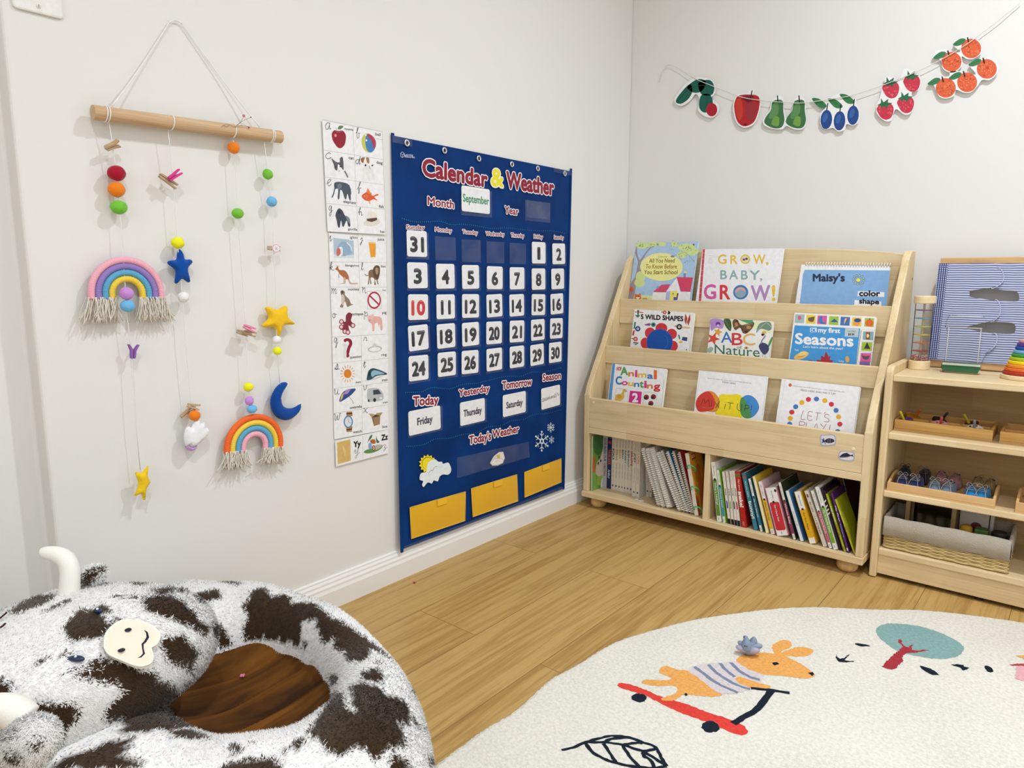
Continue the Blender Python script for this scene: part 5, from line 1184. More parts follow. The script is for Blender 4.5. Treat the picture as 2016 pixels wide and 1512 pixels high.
# tier 3
def d7(A):
    A.poly([(322, 150), (352, 152), (302, 640), (262, 640)], '5b95c6')
    A.reset(4).poly([(368, 188), (425, 186), (420, 228), (364, 226)], 'c0554a').tx('DK', 372, 222, 46, 28, 'efe8e0', 0)
    cs = {'g': '5a9a52', 'o': 'd9702e', 'p': 'cf3a86', 'y': 'dfb52e', 'b': '3a7ab8'}
    for ch_, x, y, w_, h_, c in [('A', 415, 276, 80, 84, 'g'), ('n', 505, 290, 58, 62, 'o'), ('i', 580, 298, 22, 78, 'p'), ('m', 612, 305, 92, 62, 'y'), ('a', 718, 318, 62, 66, 'b'), ('l', 795, 322, 26, 95, 'o'), ('C', 360, 384, 66, 88, 'b'), ('o', 428, 392, 64, 62, 'p'), ('u', 500, 400, 58, 58, 'y'), ('n', 568, 410, 56, 60, 'b'), ('t', 632, 418, 42, 78, 'g'), ('i', 684, 422, 24, 80, 'p'), ('n', 716, 430, 60, 62, 'o')]:
        A.reset(4).tx(ch_, x, y, w_, h_, cs[c], bold=.06)
    A.reset(4).tx('g', 790, 440, 70, 74, 'c93a34', bold=.06)
    for q in [[(370, 428), (492, 442), (500, 452), (492, 600), (346, 590), (362, 436)], [(690, 470), (815, 484), (825, 494), (812, 640), (665, 620), (680, 478)]]: A.reset(4).line(q + [q[0]], .0007, '8a8a88')
    A.reset(5).blob([(350, 560), (365, 500), (420, 490), (440, 445), (465, 435), (480, 460), (455, 480), (455, 530), (420, 570), (380, 570)], 'd9b04a').el(478, 462, 10, 5, '8a6a3a').el(455, 450, 4, 4, '2a2018').el(400, 520, 26, 22, 'c99a38')
    A.reset(5).poly([(520, 455), (655, 468), (640, 640), (500, 620)], 'cf2f86').reset(7).tx('2', 550, 582, 58, 94, 'f2eef0', 0, bold=.07)
    for x, y in ((706, 530), (786, 525), (757, 600)): A.reset(5).el(x, y, 30, 30, '8a2e2a').el(x - 12, y + 12, 16, 14, '241e1c').el(x + 5, y - 5, 6, 6, '241e1c').el(x + 14, y + 14, 5, 5, '241e1c')
    A.reset(5).line([(905, 330), (890, 440)], .001, '8a8a80')
fbook(3, (318, 148), (925, 206), V5, V5, .016, 'efece4', 'white board book titled Animal Counting with a blue spine', d7, .006)
def d8(A):
    A.line([(1325, 235), (1248, 700)], .0008, 'd2d0cb')
    A.reset(3).text('FROM THE CREATOR OF the NEW YORK TIMES BESTSELLER', (1400, 320), (1900, 378), (1400, 309), '7a7a78').text('PRESS HERE', (1568, 366), (1718, 386), (1568, 348), '5a5a58')
    A.reset(3).blob([(1265, 620), (1280, 550), (1330, 490), (1410, 460), (1480, 480), (1535, 560), (1525, 650), (1480, 700), (1390, 690), (1300, 690)], 'd98a2e').reset(4).blob([(1265, 620), (1280, 550), (1330, 492), (1400, 462), (1450, 500), (1485, 580), (1470, 660), (1400, 690), (1300, 690)], 'c9382c').line([(1340, 640), (1400, 655), (1460, 640)], .0008, 'e07a6a', 3)
    A.reset(3).blob([(1530, 520), (1570, 495), (1660, 500), (1740, 495), (1790, 530), (1780, 620), (1800, 720), (1770, 765), (1640, 745), (1490, 720), (1520, 640)], 'f0d21e')
    A.reset(5).blob([(1775, 560), (1830, 510), (1900, 515), (1960, 570), (1985, 650), (1950, 720), (1890, 765), (1820, 760), (1780, 700), (1765, 630)], '3f86c4').reset(6).blob([(1765, 600), (1790, 530), (1830, 570), (1880, 680), (1890, 760), (1820, 765), (1775, 710)], '4a8a4a')
    for st in [[(1325, 625), (1355, 545), (1375, 600), (1410, 555), (1420, 640)], [(1450, 560), (1440, 645)], [(1480, 580), (1530, 650)], [(1535, 575), (1490, 655)], [(1605, 605), (1590, 665)], [(1625, 590), (1695, 600)], [(1660, 596), (1650, 670)], [(1745, 600), (1735, 650), (1760, 685), (1785, 660), (1790, 605)], [(1830, 615), (1820, 690)], [(1830, 618), (1868, 625), (1865, 655), (1826, 660)], [(1900, 620), (1893, 680)], [(1889, 700), (1889, 708)]]:
        A.reset(9).line(st, .0016, '26221f', 3)
    A.reset(9).el(1610, 588, 3, 3, '26221f')
fbook(3, (1302, 226), (190, 325), V5, V6, .012, 'f0efec', 'white picture book with red, yellow and blue paint blots reading MIX IT UP', d8)
def d9(A):
    A.line([(415, 362), (325, 900)], .0008, 'd2d0cb')
    A.reset(3).el(477, 429, 20, 21, 'd9642e')
    A.text('FROM THE CREATOR OF the NEW YORK TIMES BESTSELLERS', (515, 445), (1155, 524), (515, 433), '7a7a78').text('PRESS HERE AND MIX IT UP!', (608, 502), (1040, 552), (608, 480), '55524f')
    P = [(470, 912, 'b'), (477, 842, 'y'), (497, 765, 'r'), (545, 698, 'b'), (622, 646, 'y'), (703, 607, 'r'), (803, 602, 'b'), (906, 622, 'y'), (988, 667, 'r'), (1046, 743, 'b'), (1078, 824, 'y'), (1093, 914, 'r'), (1065, 1005, 'b')]
    A.reset(3).line([(x, y) for x, y, c in P], .0005, 'b8b4ae', 4)
    for x, y, c in P: A.reset(5).el(x, y, 32, 30, {'b': '3f74b4', 'y': 'dfae2a', 'r': 'c92f3e'}[c])
    for st in [[(640, 745), (610, 850), (665, 853)], [(760, 765), (705, 762), (695, 858), (752, 862)], [(700, 810), (745, 815)], [(790, 772), (865, 778)], [(822, 776), (802, 868)], [(915, 765), (898, 785)], [(960, 800), (920, 790), (905, 825), (955, 850), (950, 885), (895, 880)], [(595, 880), (585, 1000)], [(595, 880), (655, 890), (650, 925), (592, 925)], [(680, 892), (670, 1000)], [(760, 1000), (805, 905), (815, 1000)], [(850, 908), (885, 945)], [(925, 912), (860, 1010)], [(975, 920), (962, 985)]]:
        A.reset(5).line(st, .0013, '8a2a3a', 3)
fbook(3, (372, 350), (1343, 452), V6, V6, .014, 'f0efec', 'white picture book with a ring of coloured dots around LET\'S PLAY', d9, .004)
# two stickers on the lowest lip
def sticker(label, pts, draw):
    O = BT @ V((0, .002, 0)); FM = frame_m(O, BT.to_3x3() @ V((1, 0, 0)), (0, 0, 1))
    A = Art(FM, .4); A.view(*V6)
    A.mat('a9abc0'); q = [A.p(a) for a in pts]; sm = spline(q, 4, True); A.mb.prism([(p.x, p.y) for p in sm], 0.0002, .0006, FM)
    A.reset(24); c = sum(q, V()) / len(q)
    A.raw([(c.x + (p.x - c.x) * .86, c.y + (p.y - c.y) * .82) for p in sm], 'dcd6da'); draw(A)
    tag(A.build('fish_sticker'), label, 'sticker', 'fish stickers on the bookcase lip')
sticker('upper fish sticker, of a striped fish, on the lowest bookcase lip', [(850, 1055), (900, 1045), (990, 1040), (1040, 1065), (1045, 1150), (1020, 1175), (900, 1185), (855, 1165)], lambda A: A.blob([(905, 1120), (950, 1090), (1000, 1095), (1028, 1122), (995, 1145), (940, 1148)], '2c3140').poly([(865, 1092), (905, 1112), (905, 1135), (868, 1150), (880, 1120)], '2a3470').line([(950, 1095), (945, 1145)], .0012, '8a90a4').line([(975, 1092), (970, 1146)], .0012, '8a90a4').line([(890, 1085), (915, 1160)], .002, '34407a'))
sticker('lower fish sticker, of a dark whale, on the lowest bookcase lip', [(1085, 1265), (1120, 1245), (1230, 1255), (1275, 1275), (1275, 1345), (1240, 1372), (1130, 1365), (1075, 1330)], lambda A: A.blob([(1090, 1320), (1130, 1280), (1180, 1272), (1225, 1295), (1250, 1290), (1262, 1285), (1255, 1300), (1265, 1325), (1240, 1310), (1190, 1325), (1130, 1330)], '23263a').poly([(1165, 1278), (1180, 1264), (1195, 1280)], '23263a').line([(1110, 1322), (1180, 1322), (1230, 1308)], .0012, '9a9cb4', 3))
# ------------------------------------------------------------ books standing in the two lower compartments
VL = (1140, 830, 7.2); VR = (1380, 860, 5.6)
BI = BT.inverted()
def sp_pt(vw, q, yl):
    O = BT @ V((0, yl, 0)); n = BT.to_3x3() @ V((0, -1, 0))
    return BI @ hit(*px_of(vw, q), O, n)
prev = {'x': None}
def sbook(label, vw, TL, BL, BR, yl, d, spine, draw=None, side=None, group=None, paper=False, name='book', tmin=.003, kt=1.0, board=None):
    a, b_, c = sp_pt(vw, TL, yl), sp_pt(vw, BL, yl), sp_pt(vw, BR, yl)
    lean = math.atan2(b_.x - a.x, a.z - b_.z); lean = max(0, lean)
    t = max(tmin, (c - b_).length * math.cos(lean * .5)) * kt; h = math.hypot(a.x - b_.x, a.z - .0585)
    x = b_.x
    ta = math.tan(lean)
    if prev['x'] is not None:
        px_, pt_, ph_, pl_ = prev['x']
        for z in [i * .01 for i in range(0, 26)] + [pt_ * math.sin(pl_), h * math.cos(lean)]:
            zt = pt_ * math.sin(pl_) + ph_ * math.cos(pl_)
            if z <= min(zt, h * math.cos(lean)):
                rp = px_ + pt_ * math.cos(pl_) - (z - pt_ * math.sin(pl_)) * math.tan(pl_)
                if z < pt_ * math.sin(pl_): rp = px_ + z / max(1e-6, math.tan(pl_)) if pl_ > .01 else px_ + pt_
                x = max(x, rp + .0004 + z * ta)
        # the previous top right corner against this left face
        zc = pt_ * math.sin(pl_) + ph_ * math.cos(pl_); xc = px_ + pt_ * math.cos(pl_) - ph_ * math.sin(pl_)
        if zc < h * math.cos(lean): x = max(x, xc + .0004 + zc * ta)
    prev['x'] = (x, t, h, lean)
    # frame: local x = thickness, y = up the spine, z = towards the viewer
    FB = BT @ Matrix.Translation((x, yl, .0585)) @ frame_m((0, 0, 0), (math.cos(lean), 0, math.sin(lean)), (-math.sin(lean), 0, math.cos(lean)))
    root = thing(name, label, 'book', FB @ V((t / 2, 0, -d / 2)), group)
    ct = min(.0014, t * .25)
    cm = spine if spine is not None else 'e8e2d4'
    if paper:
        b = MB(M(board or cm, .5)); b.box(0, t, 0, h, -d, 0, FB); 
        
    else:
        b = MB(M(side or cm, .4)); b.box(0, ct, 0, h, -d, 0, FB); b.box(t - ct, t, 0, h, -d, 0, FB); b.use(M(cm, .4)); b.box(ct, t - ct, 0, h, -ct, 0, FB)
        pb = MB(PAGE); pb.box(ct, t - ct, .0015, h - .0015, -d + .002, -ct, FB); pb.build('pages', root)
    A = Art(FB, .4, .35); A.mb = b
    if draw: A.reset(2); draw(A, t, h)
    b.build('cover', root)
    return FB, t, h, d, root
def band(A, t, y0, y1, c, r=None, x0=0.0, x1=1.0): A.raw([(t * x0, y0), (t * x1, y0), (t * x1, y1), (t * x0, y1)], c)
def vtext(A, s, t, ytop, ybot, c, cap=.5, bold=.0, off=0.0):
    hh = t * cap; x = t / 2 - hh / 2 + off
    A.text(s, (x, ytop), (x, ybot), (x + hh, ytop), c, bold=bold)
GL = 'books standing in the left lower compartment'
GR = 'books standing in the right lower compartment'
# left compartment
def cover_art(FB, t, h, d, root):
    A = Art(FB @ frame_m((t, 0, 0), (0, 0, -1), (0, 1, 0)), .35)     # right-hand cover: x runs away from the viewer
    return A
FB, t, h, d, root = sbook('thin book with a green leafy animal cover, at the far left of the lower shelf', VL, (178, 205), (168, 972), (185, 972), .012, .12, 'e9e6dc', None, '6c9a44', GL)
A = cover_art(FB, t, h, d, root); A.reset(2)
A.raw([(.0, .0), (d, 0), (d, h), (0, h)], '6f9c46')
for q, c in [([(.01, h), (.012, h * .7), (.05, h * .62), (.07, h * .8), (.08, h)], '3f6f3c'), ([(.03, .02), (.06, .015), (.07, .06), (.045, .09)], '9ab84a'), ([(.022, h * .3), (.05, h * .22), (.085, h * .3), (.09, h * .75), (.07, h * .8), (.05, h * .55), (.028, h * .5)], 'd6c9bc'), ([(.002, h * .35), (.018, h * .36), (.014, h * .62), (.002, h * .6)], 'b8622e'), ([(.06, h * .8), (.09, h * .85), (.11, h * .95), (.08, h)], 'a8583a'), ([(.055, h * .0), (.08, .0), (.085, .04), (.06, .03)], 'e6e2da')]:
    sm = [(p.x, p.y) for p in spline([V((a, b_, 0)) for a, b_ in q], 4, True)]; A.raw([(max(0, min(d, a)), max(0, min(h, b_))) for a, b_ in sm], c)
for x, y in ((.040, h * .58), (.036, h * .47), (.052, h * .5)): A.raw([(x + .005 * math.cos(i), y + .006 * math.sin(i)) for i in range(6)], '2a2420')
A.build('cover_print', root)
sbook('grey hardback with GOD BLESS OUR CHRISTMAS lettering on the spine', VL, (330, 178), (304, 915), (364, 922), .075, .14, 'a9afb4', lambda A, t, h: (vtext(A, 'GOD BLESS OUR', t, h * .93, h * .5, '3a3f48', .5, .03), vtext(A, 'CHRISTMAS', t, h * .47, h * .22, '8a4a4a', .5, .03)), 'c6b8c0', GL)
sbook('navy book with orange and white spine lettering beside the grey hardback', VL, (398, 232), (370, 925), (432, 930), .075, .14, '1f2c58', lambda A, t, h: (vtext(A, 'THE BIG BOOK', t, h * .78, h * .48, 'c9602e', .55, .03), vtext(A, 'Arthur', t, h * .38, h * .2, 'c9d0e0', .5, .02), A.el(t / 2, h * .92, t * .3, t * .3, 'a83a34')), '24325f', GL)
ser = [('KOALA', '2a2a2a'), ('ZEBRA', 'b0a070'), ('BEAR', 'c9a23a'), ('BIRD', '2f3f5a'), ('RABBIT', '3a7a78'), ('ELEPHANT', '2f6a70'), ('GIRAFFE', 'b03a44'), ('JOEY', '2a2a2a'), ('LION', 'c9702e')]
xs = [(462, 434, 478, 930), (505, 470, 515, 945), (560, 530, 572, 952), (622, 588, 622, 962), (658, 622, 662, 968), (700, 664, 705, 975), (745, 707, 752, 982), (792, 754, 798, 1020), (840, 804, 850, 1030)]
ty = [205, 212, 218, 218, 232, 230, 236, 262, 272]
for (nm, c), (xt, xb0, xb1, yb), yt in zip(ser, xs, ty):
    yl = .075 if nm not in ('JOEY', 'LION') else .055
    sbook('thin cream board book with %s on the spine' % nm.lower(), VL, (xt, yt), (xb0, yb), (xb1, yb + 4), yl, .13, 'd3ccbe', lambda A, t, h: (vtext(A, 'OH MY BABY', t, h * .96, h * .80, '6a6a66', .3), vtext(A, nm, t, h * .77, h * .77 - .011 * len(nm) ** .8, c, .55, .06), vtext(A, 'I LOVE YOU SO', t, h * .52, h * .24, '6f6c66', .3), A.el(t / 2, h * .08, t * .22, t * .3, '4a5064')), 'ded8ca', 'cream series of thin board books')
for k, (xt, xb0, xb1) in enumerate([(888, 898, 940), (925, 938, 972)]):
    sbook('cream board book half hidden behind the first spiral book, %s' % ('left one' if k == 0 else 'right one'), VL, (xt, 275), (xb0, 1035), (xb1, 1042), .085, .12, 'c9c2b4', lambda A, t, h: (vtext(A, 'I LOVE YOU SO', t, h * .4, h * .2, '6f6c66', .3), A.el(t / 2, h * .1, t * .22, t * .3, '3a4458')), 'd3ccbe', 'cream series of thin board books')
def spiral(label, TL, BL, BR, yl, d, col, ring, gap='2a2826', group='spiral-bound books', extra=None):
    FB, t, h, d, root = sbook(label, VL, TL, BL, BR, yl, d, gap, None, None, group, True, 'spiral_book', .006, .9, col)
    b = MB(M('d8d2c4', .6)); b.box(t * .12, t * .88, .002, h - .002, -d * .5, .0003, FB); b.build('page_edges', root)
    n = int(h / .0072); b = MB(M(ring, .35, .5))
    for i in range(n):
        y = .008 + (h - .016) * i / (n - 1)
        b.tube([FB @ V((t / 2 + t * .33 * math.cos(a), y + .0012 * math.sin(a * .5), .0045 + .0068 * math.sin(a))) for a in [-.9 + j * .42 for j in range(12)]], .0014, 5)
    b.build('spiral_binding', root, smooth=True)
spiral('first spiral book from the left, grey cover with a white coil', (848, 372), (1085, 1188), (1142, 1182), .020, .13, 'b9b4aa', 'e6e2da')
spiral('second spiral book, white coil, leaning on the grey one', (932, 382), (1165, 1212), (1220, 1208), .020, .13, 'd6d2c8', 'eae6de')
spiral('third spiral book, broad pale grey cover', (990, 372), (1240, 1216), (1330, 1205), .020, .13, 'b4afa4', 'eae6de')
spiral('fourth spiral book, white coil with black gaps', (1045, 432), (1358, 1252), (1420, 1246), .020, .13, 'e0dcd2', 'f0ece4', '1a1816')
spiral('tan spiral book between the white coil and the blue cover', (1102, 402), (1425, 1260), (1470, 1256), .022, .13, '9a8f78', 'e6e2d8')
spiral('blue covered spiral book', (1185, 412), (1478, 1274), (1530, 1268), .022, .13, '2f6f9c', 'e6e2d8')
spiral('olive spiral book between the blue and red covers', (1275, 408), (1535, 1282), (1570, 1276), .024, .13, '8a8066', 'e6e2d8')
spiral('red covered spiral book', (1362, 418), (1575, 1288), (1610, 1284), .024, .13, 'a8332a', 'd6d2c8')
FB, t, h, d, root = sbook('orange-yellow flip book held by three green rings, beside the divider', VL, (1500, 452), (1640, 1335), (1705, 1345), .014, .085, 'd9d2c2', None, 'd99a2e', GL, True, 'ring_book', .004, .85)
A = cover_art(FB, t, h, d, root); A.reset(2)
A.raw([(0, 0), (d, 0), (d, h), (0, h)], 'd8982c'); A.raw([(.012, h - .026), (.04, h - .024), (.04, h - .004), (.012, h - .006)], 'b8502a')
A.text('BOX', (.015, h - .019), (.036, h - .018), (.015, h - .010), 'e8d8c0', bold=.05)
for q, c in [([(.02, h * .55), (.05, h * .5), (.06, h * .7), (.045, h * .78), (.03, h * .72)], 'c47a24'), ([(.03, .0), (.05, .03), (.06, .1), (.045, .16), (.03, .1)], 'c06a2a'), ([(.0, 0), (.012, 0), (.014, .05), (.0, .06)], 'b04a2e')]:
    sm = [(p.x, p.y) for p in spline([V((a, b_, 0)) for a, b_ in q], 4, True)]; A.raw([(max(0, min(d, a)), max(0, min(h, b_))) for a, b_ in sm], c)
A.build('cover_print', root)
for fy in (.76, .42, .10):
    b = MB(M('2fae6a', .3, .5)); c = FB @ V((t * .5 + .006, h * fy, -.004)); ax = FB.to_3x3()
    b.tube([c + ax @ V((.0125 * math.cos(a) + .002, .012 * math.sin(a), .013 * math.sin(a) + .004)) for a in [2 * math.pi * i / 28 for i in range(28)]], .0021, 8, True); b.build('binder_ring', root, smooth=True)['label'] = 'green plastic binder ring'
q = BT @ V((0, 0, .0586)); c = on_floor(1140 + 862 / 7.2, 830 + 1112 / 7.2, .0588)
b = MB(M('e6e2dc', .4)); b.prism([(-.016, -.007), (.010, -.011), (.018, -.002), (-.006, .010), (-.014, .004)], 0, .0022, Matrix.Translation(c)); b.use(M('4a4440')); b.prism([(-.008, -.002), (.006, -.004), (.008, -.001), (-.004, .002)], .0022, .0024, Matrix.Translation(c))
tag(b.build('sticker_tag'), 'small white sticker lying on the lower shelf before the cream books', 'sticker')
# right compartment
prev['x'] = (.4672, .0001, .205, 0.0)
def whitespine(c, y0, y1, txt, tc='f0ece4'):
    def f(A, t, h):
        band(A, t, h * y0, h * y1, c, None, .06, .94); A.el(t / 2, h * y1, t * .28, t * .32, '2a2a2a', 14)
        vtext(A, 'PEEK-A SCIENCE', t, h * .94, h * (y1 + .06), '4a4a48', .28); vtext(A, txt, t, h * (y1 - .05), h * (y1 - .05) - (y1 - y0) * h * .62, tc, .42, .02)
        vtext(A, 'baby', t, h * .07, h * .02, '4a4a48', .3)
    return f
R_ = lambda *a, **k: sbook(*a[:1], VR, *a[1:], **dict(dict(kt=.845), **k))
R_("white spine with a green band reading What's Hiding, against the divider", (82, 275), (155, 967), (208, 972), .010, .15, 'e8e6e0', whitespine('5a8f2e', .10, .71, "What's Hiding?"), 'e4e2dc', group=GR)
R_('narrow white spine with a teal band, second from the divider', (150, 362), (228, 985), (268, 990), .012, .13, 'e8e6e0', whitespine('3f93a8', .12, .70, 'Whose Feet?'), '7fae2e', group=GR)
for k, (tx_, bx, c, nm) in enumerate([(222, 300, '2f3f9a', 'SEEK'), (262, 338, '8ab83a', 'SEE'), (305, 372, '4a3a6a', 'LOOK'), (335, 405, 'b8333f', 'FIND')]):
    R_('thin cream book with a %s crayon on its spine' % ['blue', 'green', 'purple', 'red'][k], (tx_, 385 - k * 4), (bx, 1005 + k * 8), (bx + 33, 1008 + k * 8), .014, .12, 'e4dfd2', (lambda c, nm: lambda A, t, h: (A.raw([(t * .25, h * .30), (t * .75, h * .30), (t * .75, h * .42), (t * .5, h * .46), (t * .25, h * .42)], c), vtext(A, nm, t, h * .68, h * .54, '3a3a38', .5, .02), band(A, t, 0, h * .1, '1c1a1a'), vtext(A, 'the crayons', t, h * .92, h * .76, '8a8a84', .3)))(c, nm), 'ded8cc', group='cream crayon books')
R_('thick red book with snake lettering on the spine', (362, 382), (442, 1032), (515, 1040), .014, .13, 'b3261f', lambda A, t, h: (vtext(A, 'Mad about', t, h * .86, h * .66, 'f0e0d8', .3), vtext(A, 'snake!', t, h * .64, h * .36, 'f2e6de', .62, .08), band(A, t, h * .90, h * .97, '7a6a2a', None, .1, .9), vtext(A, 'read aloud', t, h * .1, h * .03, 'e8b0a8', .4)), '8a1a1a', group=GR)
R_('teal book with bunny lettering on the spine', (438, 402), (582, 1052), (640, 1060), .014, .13, '3d8296', lambda A, t, h: (vtext(A, 'Are you there', t, h * .86, h * .58, 'd9e6ea', .35), vtext(A, 'bunny!', t, h * .5, h * .2, 'e8f0f2', .6, .06), A.el(t / 2, h * .93, t * .35, t * .3, 'a8525a')), '2f6678', group=GR)
R_('white spine with a teal lower band, right of the bunny book', (500, 465), (648, 1105), (688, 1108), .012, .13, 'e8e6e0', whitespine('35708a', .12, .66, 'Do you love me'), '2f6678', group=GR)
R_('plain white thin spine left of the yellow banded one', (545, 440), (712, 1132), (752, 1140), .012, .13, 'e9e7e2', None, 'e2c23a', group=GR)
R_('white book with a yellow spine band and a yellow page corner', (602, 500), (768, 1165), (818, 1166), .012, .14, 'efece8', whitespine('e0b428', .10, .66, 'What Do You See', '6a5a2a'), 'e0c0c8', group=GR)
R_('thickest white book with a red rounded panel reading Can I Come Too', (690, 570), (835, 1142), (985, 1135), .010, .13, 'f0eeea', lambda A, t, h: (A.raw(rrect(t * .07, h * .11, t * .93, h * .70, t * .16), 'c4303c'), A.el(t * .45, h * .70, t * .1, t * .12, '2a2a2a', 14), vtext(A, 'Can I Come Too?', t, h * .64, h * .30, 'f2e6e4', .14, .03), vtext(A, 'PEEK-A SCIENCE', t, h * .94, h * .76, '4a4a48', .10), A.el(t * .85, h * .93, t * .1, t * .14, '2a2a2a', 10), vtext(A, 'baby', t, h * .08, h * .03, '4a4a48', .1)), 'c98a90', group=GR)
R_('white spine with a plum band, next to the thick red panelled book', (842, 505), (1012, 1150), (1056, 1148), .012, .13, 'e8e6e0', whitespine('8a3a5c', .10, .68, 'Whose Baby'), '2f3a2a', group=GR)
R_('white book with blue and red on its side cover, mid compartment', (918, 600), (1092, 1182), (1145, 1186), .012, .12, 'e8e6e0', lambda A, t, h: (band(A, t, h * .02, h * .98, 'dedad2', None, .3, .45), vtext(A, 'the little book', t, h * .6, h * .3, '5a5a58', .25)), '3f7ab0', group=GR)
R_('white book with a yellow rounded panel reading Our Poor Planet', (1020, 610), (1198, 1197), (1286, 1190), .010, .13, 'efede8', lambda A, t, h: (A.raw(rrect(t * .07, h * .11, t * .93, h * .66, t * .2), 'e0aa1e'), A.el(t * .5, h * .66, t * .17, t * .19, '2a2a2a', 14), vtext(A, 'Our Poor Planet', t, h * .6, h * .26, '4a3a14', .24, .02), vtext(A, 'PEEK-A SCIENCE', t, h * .93, h * .72, '4a4a48', .17)), 'c99a1e', group=GR)
R_('beige book with 1,2,3 TO THE ZOO along the spine', (1130, 600), (1348, 1236), (1395, 1236), .012, .14, 'cfc6b4', lambda A, t, h: (vtext(A, 'ERIC CARLE', t, h * .80, h * .62, '3a3632', .38, .02), vtext(A, '1, 2, 3 TO THE ZOO', t, h * .54, h * .22, '3a3632', .38, .02), band(A, t, h * .88, h * .94, '8a4a4a', None, .25, .75)), 'd6cebe', group=GR)
R_('white spine with a rose pink band, left of the green banded one', (1195, 598), (1412, 1266), (1450, 1266), .012, .13, 'e8e6e0', whitespine('c8566a', .10, .64, 'Ten Little Friends'), 'e0dcd4', group=GR)
FB, t, h, d, root = R_('white spine with a green band reading My Friendly Farm', (1248, 555), (1462, 1270), (1512, 1265), .010, .13, 'eceae6', whitespine('76a829', .10, .68, 'My Friendly Farm'), 'e0dcd4', group=GR)
R_('black and white zebra striped book', (1312, 565), (1520, 1255), (1548, 1245), .016, .13, '231c20', lambda A, t, h: [A.raw([(t * .05, h * y), (t * .95, h * (y + .03)), (t * .95, h * (y + .05)), (t * .05, h * (y + .025))], 'e6e2da') for y in (.56, .62, .68, .76)], '2a2226', group=GR)
R_('dark plum book with faint lettering, right of the zebra striped one', (1352, 590), (1552, 1225), (1578, 1215), .018, .13, '46203f', lambda A, t, h: vtext(A, 'DARK TALES AT BEDTIME', t, h * .9, h * .3, '9a7a94', .45), '3a1a34', kt=.6, group=GR)
R_('yellow-green My First Words board book, left one of two', (1410, 625), (1582, 1168), (1618, 1163), .012, .10, 'b8b822', lambda A, t, h: (vtext(A, 'My First', t, h * .78, h * .52, 'f0ead8', .5, .05), vtext(A, 'Words', t, h * .48, h * .28, 'b8342a', .55, .07), band(A, t, h * .03, h * .09, '8a9a3a', None, .2, .8)), '8a9a1e', kt=.6, group=GR)
R_('purple My First Colors board book', (1470, 615), (1622, 1160), (1662, 1156), .012, .10, '5e2a72', lambda A, t, h: (vtext(A, 'My First', t, h * .78, h * .52, 'e6dcea', .5, .05), vtext(A, 'Colors', t, h * .48, h * .26, '7a9ac0', .55, .06), band(A, t, h * .03, h * .08, 'c9c0d0', None, .2, .8)), '48205c', kt=.6, group=GR)
R_('yellow-green My First Words board book, right one, leaning most', (1525, 682), (1690, 1152), (1722, 1142), .012, .09, 'b4b420', lambda A, t, h: (vtext(A, 'My First', t, h * .8, h * .55, 'dcd6a0', .5, .05), vtext(A, 'Words', t, h * .5, h * .28, 'b8342a', .55, .07)), '9aa01e', kt=.6, group=GR)
prev['x'] = None
R_('tall dark teal book at the right end of the lower shelf', (1540, 392), (1728, 1130), (1752, 1124), .125, .12, '24505c', lambda A, t, h: vtext(A, 'NEVER TOUCH A DRAGON', t, h * .95, h * .3, '8aa8ae', .5), '3a1a20', group=GR)
# ------------------------------------------------------------ low shelf unit on the right
SA = math.radians(.7)
ST = Matrix.Translation((.9762, -.331, 0)) @ Matrix.Rotation(SA, 4, 'Z')
SI = ST.inverted()
SWID, SD = .84, .285
su = thing('shelf_unit', 'pale wooden low shelf unit right of the bookcase, cut off by the photo edge', 'shelf unit', ST.translation, None, SA)
def sideprof(): return [(0, .002), (0, .545)] + [(.022 - .022 * math.cos(a), .556 + .022 * math.sin(a)) for a in [i * math.pi / 12 for i in range(7)]] + [(SD, .578), (SD, .002)]
for x in (0, SWID - .018):
    b = MB(WZ); b.prism(sideprof(), 0, .018, ST @ frame_m((x, 0, 0), (0, 1, 0), (0, 0, 1))); b.build('side_panel', su, bevel=.004, seg=3)
for nm, z0, z1, y0 in (('top_board', .539, .556, .004), ('shelf_board', .385, .402, .006), ('shelf_board', .228, .245, .006), ('bottom_board', .066, .084, .004)):
    b = MB(WX, ST); b.box(.018, SWID - .018, y0, SD - .006, z0, z1); b.build(nm, su, bevel=.0025)
b = MB(WX, ST); b.box(.018, SWID - .018, .009, .024, .012, .066); b.build('kick_board', su, bevel=.001)
b = MB(SHADED_WOOD, ST); b.box(.018, SWID - .018, SD - .008, SD, .07, .556); b.build('back_panel', su)
b = MB(M('2a2622')); b.lathe([(.010, 0), (.010, .012)], 14, ST @ Matrix.Translation((.25, .03, 0))); b.build('glide_foot', su)
TZ = .5562
VA = (1760, 490, 6.047); VB = (1720, 740, 5.6); VC = (1700, 950, 5.816)
def sl(vw, q, yl): return SI @ hit(*px_of(vw, q), ST @ V((0, yl, 0)), ST.to_3x3() @ V((0, -1, 0)))
def cyl(m, r, z0, z1, T, n=28, bev=.0015):
    b = MB(m); b.lathe([(r - bev, z0), (r, z0 + bev), (r, z1 - bev), (r - bev, z1)], n, T); return b
